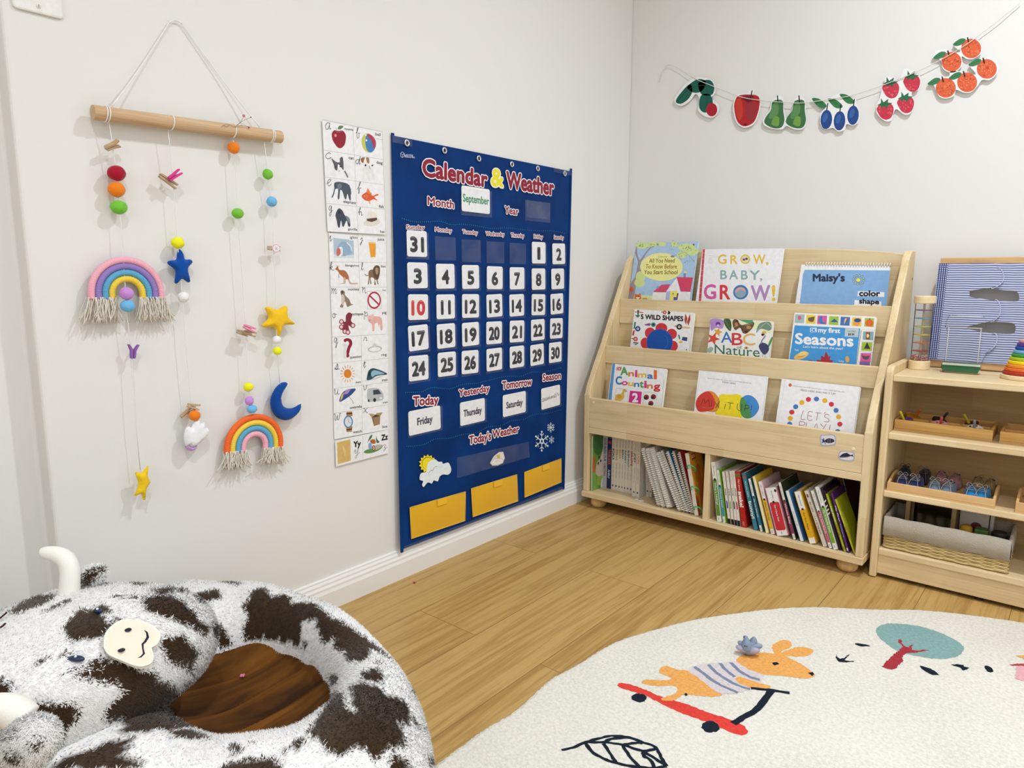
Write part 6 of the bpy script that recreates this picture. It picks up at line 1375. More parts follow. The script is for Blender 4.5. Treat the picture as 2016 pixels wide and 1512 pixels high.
# rain stick tube
y = .175
a, c = sl(VA, (165, 1330), y), sl(VA, (425, 1330), y); rx_ = (a.x + c.x) / 2; rr_ = (c.x - a.x) / 2
RT = ST @ Matrix.Translation((rx_ + .002, y, TZ))
top_z = sl(VA, (368, 560), y).z - TZ
WB = wood('e6d5b0', 'd2b988', 'x', .5, False)
rs = thing('rainmaker_tube', 'clear rainmaker tube with wooden ends and rainbow discs on the shelf unit', 'rainmaker toy', RT.translation)
cyl(WB, rr_, 0, .024, RT).build('base', rs, smooth=False)
cyl(WB, rr_, top_z - .020, top_z, RT).build('cap', rs)
b = MB(glass('f4f4f6', .05, .02)); n = 28
b.add([(rr_ * .84 * math.cos(2 * math.pi * j / n), rr_ * .84 * math.sin(2 * math.pi * j / n), z) for z in (.024, top_z - .02) for j in range(n)], [(j, (j + 1) % n, n + (j + 1) % n, n + j) for j in range(n)], RT); b.build('tube', rs, smooth=True)
b = MB(wood('cdbfae', 'b5a593', 'z', .5, False)); b.lathe([(.0028, .03), (.0028, top_z - .02)], 10, RT); b.build('rod', rs)
zb = .038
for k, h_ in enumerate(['b8413e', 'dd7a4a', 'd9cf4a', 'c9cf62', '6fa3bd', '7a5a8c']):
    b = MB(M(h_, .3, .5)); b.lathe([(rr_ * .74, 0), (rr_ * .78, .0012), (rr_ * .74, .0024)], 24, RT @ Matrix.Translation((0, 0, .049 + k * (top_z - .075) / 5.6))); b.build('disc', rs)
r_ = random.Random(5); b = MB()
for k in range(230):
    q, an = rr_ * .76 * math.sqrt(r_.random()), r_.uniform(0, 6.28)
    b.use(M(r_.choice(['d98a92', 'e3c9a0', 'c76a5a', 'e6e0d4', 'd7a36a', '9a86a8']))); b.ball((q * math.cos(an), q * math.sin(an), .0255 + r_.random() * .013), .0018, 6, 4, RT)
o = b.build('beads', rs); o['kind'] = 'stuff'; o['label'] = 'small pastel beads'
# liquid timer
y = .150
tb = sl(VA, (800, 1436), y); a, c = sl(VA, (565, 1340), y), sl(VA, (1040, 1340), y); tz = sl(VA, (850, 790), y).z - TZ
tw = (c.x - a.x) / 2; TT = ST @ Matrix.Translation(((a.x + c.x) / 2 + .002, y, TZ))
lt = thing('liquid_timer', 'clear liquid timer with green fluid at the bottom, before the striped frame', 'liquid timer', TT.translation)
FT = TT @ frame_m((0, 0, 0), (1, 0, 0), (0, 0, 1))
def tprof(g, z0=0, z1=None):
    z1 = tz if z1 is None else z1
    pts = [(-.86, 0), (-1, .10), (-1, .15), (-.86, .20), (-.84, .5), (-.88, .74), (-1.0, .80), (-1.0, .88), (-.9, .97), (-.75, 1.0)]
    L = [(x * tw * g, z * tz) for x, z in pts]
    return L
L = tprof(1); prof_ = L + [(-x, z) for x, z in L[::-1]]
b = MB(glass('f2f5f6', .03, .012)); dp = .016
n = len(prof_)
b.add([(x, z, dp) for x, z in prof_] + [(x, z, -dp) for x, z in prof_], [(i, (i + 1) % n, n + (i + 1) % n, n + i) for i in range(n)] + [tuple(range(n - 1, -1, -1)), tuple(range(n, 2 * n))], FT); b.build('bottle', lt)
b = MB(M('0f6a3f', .1, .6)); pl_ = [(-.84 * tw, .003), (-.96 * tw, .10 * tz), (-.96 * tw, .135 * tz), (.96 * tw, .135 * tz), (.96 * tw, .10 * tz), (.84 * tw, .003)]
b.prism(pl_, -dp * .9, dp * .9, FT); b.build('green_liquid', lt)
b = MB(M('dfe6de', .1, .6)); b.prism([(-.95 * tw, .137 * tz), (.95 * tw, .137 * tz), (.93 * tw, .175 * tz), (-.93 * tw, .175 * tz)], -dp * .85, dp * .85, FT); b.use(M('2f7a58', .1)); b.prism([(-.95 * tw, .175 * tz), (.93 * tw, .175 * tz), (.93 * tw, .185 * tz), (-.95 * tw, .185 * tz)], -dp * .85, dp * .85, FT); b.build('clear_liquid', lt)
b = MB(M('eef2f2', .15, .6))
for sx_ in (-1, 1): b.tube([FT @ V((sx_ * tw * .8, z * tz, dp * .7)) for z in (.2, .5, .78)], .0012, 6)
b.tube([FT @ V((x * tw, .79 * tz, dp * .7)) for x in (-.85, 0, .85)], .0012, 6); b.tube([FT @ V((x * tw, .98 * tz, dp * .7)) for x in (-.75, 0, .75)], .0010, 6); b.build('moulded_edges', lt, smooth=True)
# stacking rainbow discs
y = .125
a = sl(VA, (1268, 1440), y)
KT = ST @ Matrix.Translation((a.x + .052, y, TZ))
sk = thing('stacking_toy', 'rainbow stack of wooden discs at the photo edge on the shelf unit', 'stacking toy', KT.translation)
cyl(WB, .052, 0, .011, KT, 36).build('base', sk)
z = .011
for k, h_ in enumerate(['a8321f', 'd9692a', 'e08a2a', 'e6c81e', 'a9bb2a', '3f8f3a', '6fa6cc', '1f4f92', '5a3a86', 'c99aa0']):
    r0 = .0475 - k * .0029; hh = .0088
    cyl(M(h_, .5), r0, z, z + hh, KT, 36, .002).build('disc', sk)['label'] = ['red', 'orange', 'amber', 'yellow', 'lime', 'green', 'light blue', 'blue', 'purple', 'pink'][k] + ' disc'
    z += hh
b = MB(WB); b.ball((0, 0, z + .006), .0085, 14, 10, KT); b.build('knob', sk, smooth=True)
# dressing frame
y0 = .235
a, tp = sl(VA, (415, 1320), y0), sl(VA, (533, 105), y0 + .03)
fh = tp.z - TZ
tilt = math.atan2(.042, fh)
DT = ST @ Matrix.Translation((a.x, y0, TZ + .0034)) @ Matrix.Rotation(-tilt, 4, 'X')
df = thing('dressing_frame', 'wooden practice frame of blue striped cloth leaning on the wall behind the toys', 'dressing frame', DT.translation)
BE = wood('d5b488', 'b98f5c', 'x', .45, False); BE2 = wood('d8b98c', 'c09a68', 'z', .45, False)
FW = .305
for nm, z0, z1 in (('bottom_rail', 0, .024), ('top_rail', fh - .024, fh)):
    b = MB(BE, DT); b.box(0, FW, 0, .017, z0, z1); b.build(nm, df, bevel=.002)
for x in (0, FW - .016):
    b = MB(BE2, DT); b.box(x, x + .016, .002, .016, .0245, fh - .0245); b.build('stile', df, bevel=.002)
def stripes(check=False):
    m, t, b_ = base('striped_cloth', .85, .1)
    tc = N(t, 'ShaderNodeTexCoord')
    sep = N(t, 'ShaderNodeSeparateXYZ'); t.links.new(tc.outputs['Object'], sep.inputs[0])
    def wave(o, f):
        mu = N(t, 'ShaderNodeMath', operation='MULTIPLY'); mu.inputs[1].default_value = f; t.links.new(o, mu.inputs[0])
        fr = N(t, 'ShaderNodeMath', operation='FRACT'); t.links.new(mu.outputs[0], fr.inputs[0]); return fr.outputs[0]
    nz = N(t, 'ShaderNodeTexNoise', Scale=14.0); t.links.new(tc.outputs['Object'], nz.inputs['Vector'])
    zz = N(t, 'ShaderNodeMath', operation='MULTIPLY_ADD'); t.links.new(nz.outputs[0], zz.inputs[0]); zz.inputs[1].default_value = .006; t.links.new(sep.outputs[2], zz.inputs[2])
    f = wave(zz.outputs[0], 165.0 if not check else 200.0)
    col = ramp(t, f, [(.0, rgb('343a62')), (.20, rgb('343a62')), (.34, rgb('bcc2d8')), (.9, rgb('adb5d0')), (1.0, rgb('343a62'))])
    if check:
        f2 = wave(sep.outputs[0], 200.0)
        c2 = ramp(t, f2, [(.0, rgb('3a4a80')), (.42, rgb('3a4a80')), (.5, (1, 1, 1, 1)), (1.0, (1, 1, 1, 1))])
        mx = N(t, 'ShaderNodeMix', data_type='RGBA', blend_type='MULTIPLY'); mx.inputs[0].default_value = 1.0
        t.links.new(col, mx.inputs[6]); t.links.new(c2, mx.inputs[7]); col = mx.outputs[2]
    t.links.new(col, b_.inputs['Base Color'])
    bump(t, b_, 30, .4, .004)
    return m
STR_, CHK = stripes(), stripes(True)
dfo = lambda yl: DT @ frame_m((0, yl, 0), (1, 0, 0), (0, 0, 1))
def dpx(q, yl):
    T = dfo(yl); i = T.inverted() @ hit(*px_of(VA, q), T.translation, T.col[2].to_3d()); return (i.x, i.y)
def cloth_panel(name, outer, holes, yl, mat, label):
    T = dfo(yl); mb = MB(mat)
    loops = [[V((p[0], p[1], 0)) for p in outer]] + [[V((p[0], p[1], 0)) for p in h_] for h_ in holes]
    flat = [p for l in loops for p in l]
    tris = tessellate_polygon(loops); fs = []
    for t_ in tris:
        a_, b_, c_ = (flat[i] for i in t_)
        fs.append(tuple(t_) if (b_ - a_).cross(c_ - a_).z > 0 else tuple(t_[::-1]))
    th = .0012
    mb.add([(p.x, p.y, 0) for p in flat] + [(p.x, p.y, -th) for p in flat], fs + [tuple(i + len(flat) for i in q[::-1]) for q in fs], T)
    o_ = 0
    for l in loops:
        k = len(l); mb.add([(p.x, p.y, 0) for p in l] + [(p.x, p.y, -th) for p in l], [(i, (i + 1) % k, k + (i + 1) % k, k + i) for i in range(k)], T)
    o = mb.build(name, df); o['label'] = label
zl, zh = .018, fh - .018
sm2 = lambda pts: [(p.x, p.y) for p in spline([V((q[0], q[1], 0)) for q in pts], 5, True)]
slot1 = sm2([dpx(q, -.006) for q in [(895, 500), (930, 468), (1100, 465), (1300, 490), (1440, 500), (1485, 545), (1470, 620), (1300, 620), (1100, 605), (930, 590), (892, 560)]])
slot2 = sm2([dpx(q, -.006) for q in [(850, 930), (1000, 862), (1200, 868), (1400, 880), (1445, 920), (1440, 985), (1390, 1012), (1200, 1005), (1000, 985), (860, 950)]])
cloth_panel('back_flap', [(.07, zl), (FW - .004, zl), (FW - .004, zh), (.07, zh)], [slot1, slot2], -.0045, STR_, 'striped back flap with two wide openings')
edge = [dpx(q, -.008) for q in [(1240, 240), (1300, 290), (1300, 380), (1240, 440), (1160, 462)]]
edge2 = [dpx(q, -.008) for q in [(1200, 618), (1255, 650), (1265, 760), (1220, 830), (1150, 862)]]
edge3 = [dpx(q, -.008) for q in [(1180, 1015), (1225, 1040), (1220, 1120), (1180, 1180), (1110, 1215)]]
outer = [(.012, zh)] + [(edge[0][0] - .01, zh)] + edge + [dpx((900, 500), -.008), dpx((900, 570), -.008)] + edge2 + [dpx((870, 925), -.008), dpx((880, 955), -.008)] + edge3 + [(edge3[-1][0] - .01, zl), (.012, zl)]
cloth_panel('front_flap', outer, [], -.0105, STR_, 'scalloped striped front flap')
PIP = MB(M('b9bed8', .8))
for e_ in (edge, edge2, edge3): PIP.tube([dfo(-.0108) @ V((q[0], q[1], 0)) for q in sm2(e_)[:21]], .0011, 6)
PIP.build('flap_piping', df, smooth=True)
cloth_panel('checked_edge', [(-.002, zl), (.021, zl), (.021, zh), (-.002, zh)], [], -.0125, CHK, 'blue and white checked edge')
# trays of small toys
def tray(x0, x1, y0, y1, z, h, wd, name, label, parts, curved=False):
    t = thing(name, label, 'tray', ST @ V(((x0 + x1) / 2, (y0 + y1) / 2, z)))
    b = MB(wd, ST); b.box(x0, x1, y0, y1, z, z + .004); b.build('bottom', t)
    b = MB(wd, ST); b.box(x0, x1, y0, y0 + .006, z + .004, z + h); b.build('front', t, bevel=.001)
    b = MB(wd, ST); b.box(x0, x1, y1 - .006, y1, z + .004, z + h); b.build('back', t, bevel=.001)
    for x in (x0, x1 - .006):
        b = MB(wd)
        dpt = y1 - y0 - .012
        pr = [(0, .004), (0, h)] + ([(dpt * i / 10, h + .012 * math.sin(math.pi * i / 10)) for i in range(1, 10)] if curved else []) + [(dpt, h), (dpt, .004)]
        b.prism(pr, 0, .006, ST @ frame_m((x, y0 + .006, z), (0, 1, 0), (0, 0, 1))); b.build('side', t, bevel=.001)
    for (xa, xb, ya, yb) in parts:
        b = MB(wd, ST); b.box(xa, xb, ya, yb, z + .004, z + h * .82); b.build('partition', t)
    return t
TW1 = wood('d9b06c', 'b8863e', 'x', .5, False); TW2 = wood('d6b07a', 'c09660', 'x', .5, False)
z1 = .4022
yb = .06
a, c = sl(VB, (180, 555), yb), sl(VB, (1310, 690), yb)
x0, x1 = max(.02, a.x), c.x
w3 = (x1 - x0) / 3
tray(x0, x1, yb, yb + .135, z1, .028, TW1, 'compartment_tray', 'wooden compartment tray of spinning tops on the upper shelf', [(x0 + w3 * k - .002, x0 + w3 * k + .002, yb + .006, yb + .129) for k in (1, 2)] + [(x0 + .006, x1 - .006, yb + .066, yb + .069)])
a = sl(VB, (1388, 680), yb)
tray(a.x, a.x + .23, yb, yb + .135, z1, .028, TW1, 'compartment_tray', 'second wooden compartment tray, cut off at the photo edge', [(a.x + .075, a.x + .079, yb + .006, yb + .129), (a.x + .15, a.x + .154, yb + .006, yb + .129), (a.x + .006, a.x + .224, yb + .066, yb + .069)])
GT = 'spinning tops in the compartment tray'
def top(q, yl, disc, stem, tx, ty, label, spots=None, r=.021):
    c = sl(VB, q, yl); c.z = z1 + .004
    c.x = min(max(c.x, x0 + .024), x1 - .024)
    T = ST @ Matrix.Translation((c.x, c.y, c.z)) @ Matrix.Rotation(ty, 4, 'Y') @ Matrix.Rotation(tx, 4, 'X')
    t = thing('spinning_top', label, 'spinning top', T.translation, GT)
    # lies tipped over, resting on its rim and point
    b = MB(M(disc, .35, .5)); b.lathe([(.0015, 0), (.006, .005), (r, .014), (r, .0175), (r * .8, .0205), (.004, .0215)], 24, T); 
    if spots:
        b.use(M(spots, .4))
        for k in range(5): b.lathe([(.0028, 0), (.0028, .0003)], 8, T @ Matrix.Translation((r * .55 * math.cos(k * 1.26), r * .55 * math.sin(k * 1.26), .0211)))
    b.build('body', t)
    b = MB(M(stem, .35, .5)); b.lathe([(.0033, .021), (.0033, .047), (.0022, .049)], 10, T); b.build('stem', t)
top((360, 440), yb + .038, '5a3a8c', 'e0cf2a', .35, -.35, 'purple spinning top with a yellow stem in the left compartment')
top((370, 395), yb + .098, 'c98a1e', 'c9702a', .2, .45, 'amber spinning top with an orange stem at the back left')
top((735, 480), yb + .038, 'dfa0a4', 'c9555a', .55, .15, 'pink spotted spinning top with a red stem in the middle compartment', 'b84a56')
top((710, 425), yb + .098, '25241f', '2f3a2f', .2, .5, 'black spinning top at the back of the middle compartment')
top((1120, 520), yb + .038, 'dcdad4', '8f8f92', .5, .0, 'white and black spotted spinning top with a grey stem', '1f1f1f')
top((1110, 470), yb + .098, '4a2420', 'c4b82a', .2, -.5, 'dark maroon spinning top with a yellow stem at the back right')
# shoe tray
z2 = .2452
yb2 = .012
a, c = sl(VB, (130, 1248), yb2), sl(VB, (1335, 1445), yb2); x0, x1 = max(.024, a.x), c.x
tray(x0, x1, yb2, yb2 + .165, z2, .023, TW2, 'shoe_tray', 'beech tray with finger joints holding small lace-up shoes', [], True)
a = sl(VB, (1556, 1480), yb2)
tray(a.x, a.x + .24, yb2, yb2 + .165, z2, .026, TW2, 'shoe_tray', 'second beech tray on the middle shelf, cut off at the photo edge', [], True)
GS = 'small practice shoes in the beech tray'
def shoe(cx, cy, rz, col, sole, lace, label, L=.072, Wd=.035, Hh=.031, sandal=False):
    T = ST @ Matrix.Translation((cx, cy, z2 + .0042)) @ Matrix.Rotation(rz, 4, 'Z')
    t = thing('small_shoe', label, 'shoe', T.translation, GS)
    out = [(.5 * Wd * (.82 + .18 * math.cos(2 * a)) * math.sin(a) * (1.0 + .12 * math.cos(a)), -.5 * L * math.cos(a)) for a in [2 * math.pi * i / 28 for i in range(28)]]
    b = MB(M(sole, .6)); b.prism(out, 0, .004, T); b.build('sole', t, bevel=.001)
    b = MB(felt(col, 500, .5)); n = 20; m_ = 9; vs = []
    for i in range(m_ + 1):
        u = i / m_; yy = -.47 * L + .94 * L * u
        wv = Wd * .48 * math.sin(math.acos(max(-1, min(1, (2 * u - 1) * .97)))) ** .6
        hv = Hh * (.45 + .55 * min(1, max(0, (u - .12) / .5)) ** .8) * (1 if u > .05 else .75)
        for j in range(n):
            an = math.pi * j / (n - 1)
            vs.append((wv * math.cos(an) * (1 - .25 * math.sin(an)), yy, .004 + hv * math.sin(an) ** .7 * (1.0 if u < .62 or abs(math.cos(an)) > .55 else .72)))
    b.add(vs, [(i * n + j, (i + 1) * n + j, (i + 1) * n + j + 1, i * n + j + 1) for i in range(m_) for j in range(n - 1)] + [tuple(range(n)), tuple(m_ * n + j for j in range(n - 1, -1, -1))], T); b.build('upper', t, smooth=True)
    b = MB(M('3a3230', .8)); b.lathe([(Wd * .24, 0), (Wd * .2, .0006)], 14, T @ Matrix.Translation((0, L * .26, .004 + Hh * .80)) @ Matrix.Scale(1.4, 4, (0, 1, 0))); b.build('opening', t)
    b = MB(M(lace, .8)); r_ = random.Random(cx * 1000)
    for k in range(3): y_ = -.06 * L - k * .08 * L; b.tube([T @ V((-Wd * .3, y_, .004 + Hh * .72)), T @ V((0, y_ + .002, .0055 + Hh * (.93 - .12 * k))), T @ V((Wd * .3, y_, .004 + Hh * .72))], .0006, 5)
    for sg in (-1, 1):
        b.tube(spline([T @ V(q) for q in [(0, -.05 * L, .006 + Hh), (sg * .007, -.12 * L, .012 + Hh), (sg * .012, -.2 * L, .006 + Hh), (sg * .004, -.1 * L, .005 + Hh)]], 4), .0006, 5)
        b.tube(spline([T @ V(q) for q in [(0, -.05 * L, .006 + Hh), (sg * .008, -.26 * L, .003 + Hh * .8), (sg * .013, -.4 * L, .008)]], 4), .0006, 5)
    b.build('laces', t, smooth=True)
def fx(u, yl): return sl(VB, (u, 1200), yl).x
for k, (u, col, sole, lace, nm, v) in enumerate([(315, '1d2658', 'dfe0e4', 'b4afaf', 'navy', 0), (465, '1d2658', 'dfe0e4', 'b4afaf', 'navy', 1), (675, '5f7684', 'c9c6c0', 'b6b4b2', 'grey-blue', 0), (830, '5f7684', 'c9c6c0', 'b6b4b2', 'grey-blue', 1), (1085, '1a78b0', 'e6e6e4', 'b8b2ac', 'bright blue', 0), (1215, '1a78b0', 'e6e6e4', 'b8b2ac', 'bright blue', 1)]):
    shoe(fx(u, yb2 + .046), yb2 + .046, .12 - .24 * v, col, sole, lace, '%s lace-up toy shoe, %s of its pair at the front of the tray' % (nm, ['left', 'right'][v]))
for k, (u, col, sole, lace, nm, v) in enumerate([(335, '1b1a1c', '2a2828', '3a3a3c', 'black', 0), (545, '1b1a1c', '2a2828', '5a5a5c', 'black', 1), (740, '8f6068', 'a88a80', 'a87f78', 'dusty pink', 0), (885, '8f6068', 'a88a80', 'a87f78', 'dusty pink', 1), (1150, '8a7448', 'a08a60', '9a8458', 'tan', 0), (1275, '8a7448', 'a08a60', '9a8458', 'tan', 1)]):
    shoe(fx(u, yb2 + .122), yb2 + .120, .1 - .2 * v, col, sole, lace, '%s toy shoe, %s of its pair at the back of the tray' % (nm, ['left', 'right'][v]), Hh=.037)
# basket on the bottom board
z3_ = .0845
a, c = sl(VC, (165, 735), .02), sl(VC, (1640, 1030), .02); x0, x1 = max(.027, a.x), c.x; y0_, y1_ = .018, .168; bh = .088
bk = thing('basket', 'woven straw basket with a grey linen liner on the bottom board', 'basket', ST @ V(((x0 + x1) / 2, (y0_ + y1_) / 2, z3_)))
STRAW = wood('d2bb84', '9c7f48', 'x', .8, False)
def ring_path(g, z, amp=0, ph=0):
    pts = []
    for i in range(96):
        a = i / 96 * 4; s = int(a); f = a - s
        x, y = [(x0 + (x1 - x0) * f, y0_), (x1, y0_ + (y1_ - y0_) * f), (x1 - (x1 - x0) * f, y1_), (x0, y1_ - (y1_ - y0_) * f)][s]
        cx, cy = (x0 + x1) / 2, (y0_ + y1_) / 2
        dx, dy = (x - cx), (y - cy)
        k = g * amp * math.sin(i * 1.3 + ph)
        x += (1 if dx > 0 else -1) * k * (s in (1, 3)); y += (1 if dy > 0 else -1) * k * (s in (0, 2))
        pts.append(ST @ V((x, y, z)))
    return pts
b = MB(STRAW)
for k in range(9): b.tube(ring_path(1, z3_ + .004 + k * .0042, .0016, (k % 2) * math.pi), .0021, 6, True)
b.box(x0 + .003, x1 - .003, y0_ + .003, y1_ - .003, z3_, z3_ + .003, ST); b.use(M('c8ae74')); 
for k in range(2): b.tube(ring_path(1, z3_ + .004 + k * .002, .0022, k * math.pi), .0022, 6, True)
b.build('woven_base', bk, smooth=True)
LIN = felt('ada392', 420, .9, .95, .003)
def wall_strip(g, z_a, z_b, th):
    X0, X1, Y0, Y1 = x0 - g, x1 + g, y0_ - g, y1_ + g
    mb = MB(LIN, ST); n = 24
    for (xa, ya, xb, yb_) in [(X0, Y0, X1, Y0), (X1, Y0, X1, Y1), (X1, Y1, X0, Y1), (X0, Y1, X0, Y0)]:
        d = V((xb - xa, yb_ - ya, 0)).normalized(); nn = V((d.y, -d.x, 0))
        vs = []
        for i in range(n + 1):
            p = V((xa, ya, 0)).lerp(V((xb, yb_, 0)), i / n)
            wv = .0009 * math.sin(i * 1.9)
            for (o_, z) in ((wv + .0012, z_a + .0015 * math.sin(i * .8)), (wv + .002, (z_a + z_b) / 2), (wv, z_b + .001 * math.sin(i)), (wv - th, z_b + .001 * math.sin(i)), (-th, z_a)):
                q = p + nn * o_; vs.append((q.x, q.y, z))
        mb.add(vs, [(i * 5 + j, (i + 1) * 5 + j, (i + 1) * 5 + (j + 1) % 5, i * 5 + (j + 1) % 5) for i in range(n) for j in range(5)])
    return mb
wall_strip(.003, z3_ + .036, z3_ + bh, .005).build('linen_liner', bk, smooth=True)
# things in the basket
zi = z3_ + .0034
mf = thing('mirror_box', 'open wooden frame box with mirror panels standing in the basket', 'toy box', ST @ V((x0 + .09, .09, zi)))
fr = wood('9c8258', '84693f', 'z', .5, False)
xa, xb, ya, yb3, zt = x0 + .036, x0 + .152, .075, .150, z3_ + .135
for x in (xa, xb - .010):
    for yy in (ya, yb3 - .010):
        b = MB(fr, ST); b.box(x, x + .010, yy, yy + .010, zi, zt); b.build('post', mf)
b = MB(fr, ST); b.box(xa, xb, ya, ya + .010, zt, zt + .008); b.box(xa, xb, yb3 - .010, yb3, zt, zt + .008); b.box(xa, xa + .010, ya + .01, yb3 - .01, zt, zt + .008); b.box(xb - .010, xb, ya + .01, yb3 - .01, zt, zt + .008); b.build('top_frame', mf)
b = MB(metal('8f8f88', .08), ST); b.box(xa + .01, xb - .01, yb3 - .006, yb3 - .004, zi, zt); b.build('mirror_panel', mf)
b = MB(metal('8f8f88', .08), ST); b.box(xa + .004, xa + .006, ya + .01, yb3 - .01, zi, zt); b.build('mirror_panel', mf)
rb = thing('dotted_box', 'white box with a dark red dot standing in the basket', 'toy box', ST @ V((x0 + .20, .13, zi)))
b = MB(M('aaa69c', .6), ST); b.box(x0 + .158, x0 + .222, .100, .150, zi, z3_ + .125); b.build('body', rb, bevel=.0015)
b = MB(M('5e1a24', .6)); c = sl(VC, (1287, 510), .0995); b.lathe([(.0125, 0), (.0125, .0008)], 26, ST @ frame_m((c.x, .1, c.z), (1, 0, 0), (0, 0, 1))); b.build('red_dot', rb)
b = MB(M('b4b0a6', .6), ST); b.box(x0 + .224, x0 + .232, .105, .150, zi, z3_ + .12); tag(b.build('white_panel', bevel=.001), 'narrow white panel standing beside the red dotted box in the basket', 'panel')
b = MB(M('a3761a', .5)); b.lathe([(.014, 0), (.014, .078)], 24, ST @ Matrix.Translation((x0 + .178, .066, zi))); b.ball((0, 0, .078), (.014, .014, .011), 20, 10, ST @ Matrix.Translation((x0 + .178, .066, zi))); tag(b.build('toy_peg', smooth=True), 'yellow rounded peg in the basket', 'toy')
b = MB(M('3f5f26', .5), ST); b.box(x0 + .196, x0 + .226, .055, .085, zi, zi + .084); tag(b.build('toy_block', bevel=.002), 'green block in the basket beside the yellow peg', 'toy')
b = MB(M('1d1a1a', .5)); b.lathe([(.018, 0), (.018, .082), (.015, .086)], 26, ST @ Matrix.Translation((x0 + .249, .064, zi))); tag(b.build('toy_cylinder'), 'black cylinder at the right end of the basket', 'toy')
# ------------------------------------------------------------ round rug
RZ = .012
rc = V((1.63, -1.46, 0))
known = [on_floor(u, v, RZ) for u, v in [(850, 1512), (930, 1450), (1010, 1400), (1110, 1320), (1245, 1250), (1400, 1212), (1590, 1193), (1700, 1197), (1850, 1202), (2016, 1224)]]
pol = sorted((math.atan2(p.y - rc.y, p.x - rc.x) % (2 * math.pi), math.hypot(p.x - rc.x, p.y - rc.y)) for p in known)
def rug_r(a):
    a %= 2 * math.pi
    tab = [(pol[0][0] - .5, 1.03)] + pol + [(pol[-1][0] + .5, 1.02)]
    if a <= tab[0][0] or a >= tab[-1][0]: return 1.025
    for (a0, r0), (a1, r1) in zip(tab, tab[1:]):
        if a0 <= a <= a1:
            f = (a - a0) / (a1 - a0); f = f * f * (3 - 2 * f); return r0 + (r1 - r0) * f
    return 1.025
def rug_mat(h):
    key = ('rug', h)
    if key not in _M:
        m, t, b = base('rug_pile_' + h, .95, .05)
        tc = N(t, 'ShaderNodeTexCoord')
        n = N(t, 'ShaderNodeTexNoise', Scale=160.0, Detail=3.0); t.links.new(tc.outputs['Object'], n.inputs['Vector'])
        n2 = N(t, 'ShaderNodeTexNoise', Scale=5.0, Detail=2.0); t.links.new(tc.outputs['Object'], n2.inputs['Vector'])
        ad = N(t, 'ShaderNodeMath', operation='MULTIPLY_ADD'); t.links.new(n2.outputs[0], ad.inputs[0]); ad.inputs[1].default_value = .35; t.links.new(n.outputs[0], ad.inputs[2])
        c = rgb(h); d = tuple(x * .80 for x in c[:3]) + (1,)
        t.links.new(ramp(t, ad.outputs[0], [(.45, d), (.82, c)]), b.inputs['Base Color'])
        n3 = N(t, 'ShaderNodeTexNoise', Scale=420.0, Detail=2.0); t.links.new(tc.outputs['Object'], n3.inputs['Vector'])
        u = N(t, 'ShaderNodeBump', Strength=.6, Distance=.003); t.links.new(n3.outputs[0], u.inputs['Height']); t.links.new(u.outputs[0], b.inputs['Normal'])
        _M[key] = m
    return _M[key]
IV = 'dfdbce'
rug = thing('round_rug', 'large round ivory rug printed with an animal on a red scooter and a tree', 'rug', (rc.x, rc.y, 0))
mb = MB(rug_mat(IV)); n = 1400; vs = []
rr_ = random.Random(8)
for k, (dr_, z) in enumerate([(.0, .0005), (.002, .006), (-.001, .0095), (-.007, .0118), (-.02, RZ)]):
    for i in range(n):
        a = 2 * math.pi * i / n; R1 = rug_r(a) + dr_ + (rr_.uniform(-.0016, .0016) if 0 < k < 4 else 0)
        vs.append((rc.x + R1 * math.cos(a), rc.y + R1 * math.sin(a), z))
fs = [(k * n + i, k * n + (i + 1) % n, (k + 1) * n + (i + 1) % n, (k + 1) * n + i) for k in range(4) for i in range(n)]
fs += [tuple(4 * n + i for i in range(n)), tuple(range(n - 1, -1, -1))]
mb.add(vs, fs); mb.build('pile', rug)
A = Art(frame_m((0, 0, RZ + .0002), (1, 0, 0), (0, 1, 0)), .9, .05)
jr = random.Random(4)
def fuzz(pts, step=.0035, amp=.0014, closed=True):
    q = [A.p(a) for a in pts]; out = []
    m_ = len(q) if closed else len(q) - 1
    for i in range(m_):
        a, b_ = q[i], q[(i + 1) % len(q)]; k = max(1, int((b_ - a).length / step))
        for j in range(k):
            p = a.lerp(b_, j / k); out.append((p.x + jr.uniform(-amp, amp), p.y + jr.uniform(-amp, amp)))
    return out
def rp(pts, c, sm=0, amp=.0014):
    if sm: pts = [(p.x, p.y) for p in spline([V((a, b_, 0)) for a, b_ in pts], sm, True)]
    A.raw(fuzz(pts, amp=amp), rug_mat(c))
def rl(pts, w, c, sm=4):
    q = [A.p(a) for a in pts]; q = spline(q, sm) if sm else q
    L_, R2 = [], []
    for i, p in enumerate(q):
        d = (q[min(i + 1, len(q) - 1)] - q[max(0, i - 1)]); d.z = 0; d.normalize(); nn = V((-d.y, d.x, 0))
        L_.append(p + nn * (w / 2 + jr.uniform(-.0010, .0010))); R2.append(p - nn * (w / 2 + jr.uniform(-.0010, .0010)))
    z = A._z(); A.mat(rug_mat(c)); k = len(L_)
    A.mb.add([(p.x, p.y, z) for p in L_] + [(p.x, p.y, z) for p in R2], [(i, k + i, k + i + 1, i + 1) for i in range(k - 1)], A.fm)
A.view(1060, 1190, 3.36)
NV = '1f2733'; OR = 'e6a75c'; RD = 'd9453c'
rp([(525, 535), (545, 518), (600, 528), (700, 560), (800, 605), (950, 650), (1100, 705), (1250, 755), (1350, 795), (1383, 835), (1360, 862), (1300, 858), (1200, 815), (1080, 765), (950, 720), (820, 660), (700, 600), (600, 570), (535, 550)], RD, 3)
rp([(612, 615), (640, 590), (690, 592), (716, 610), (710, 635), (670, 646), (630, 638)], NV, 3)
rp([(1080, 805), (1100, 778), (1150, 772), (1195, 800), (1190, 835), (1140, 848), (1095, 835)], NV, 3)
A.reset(6)
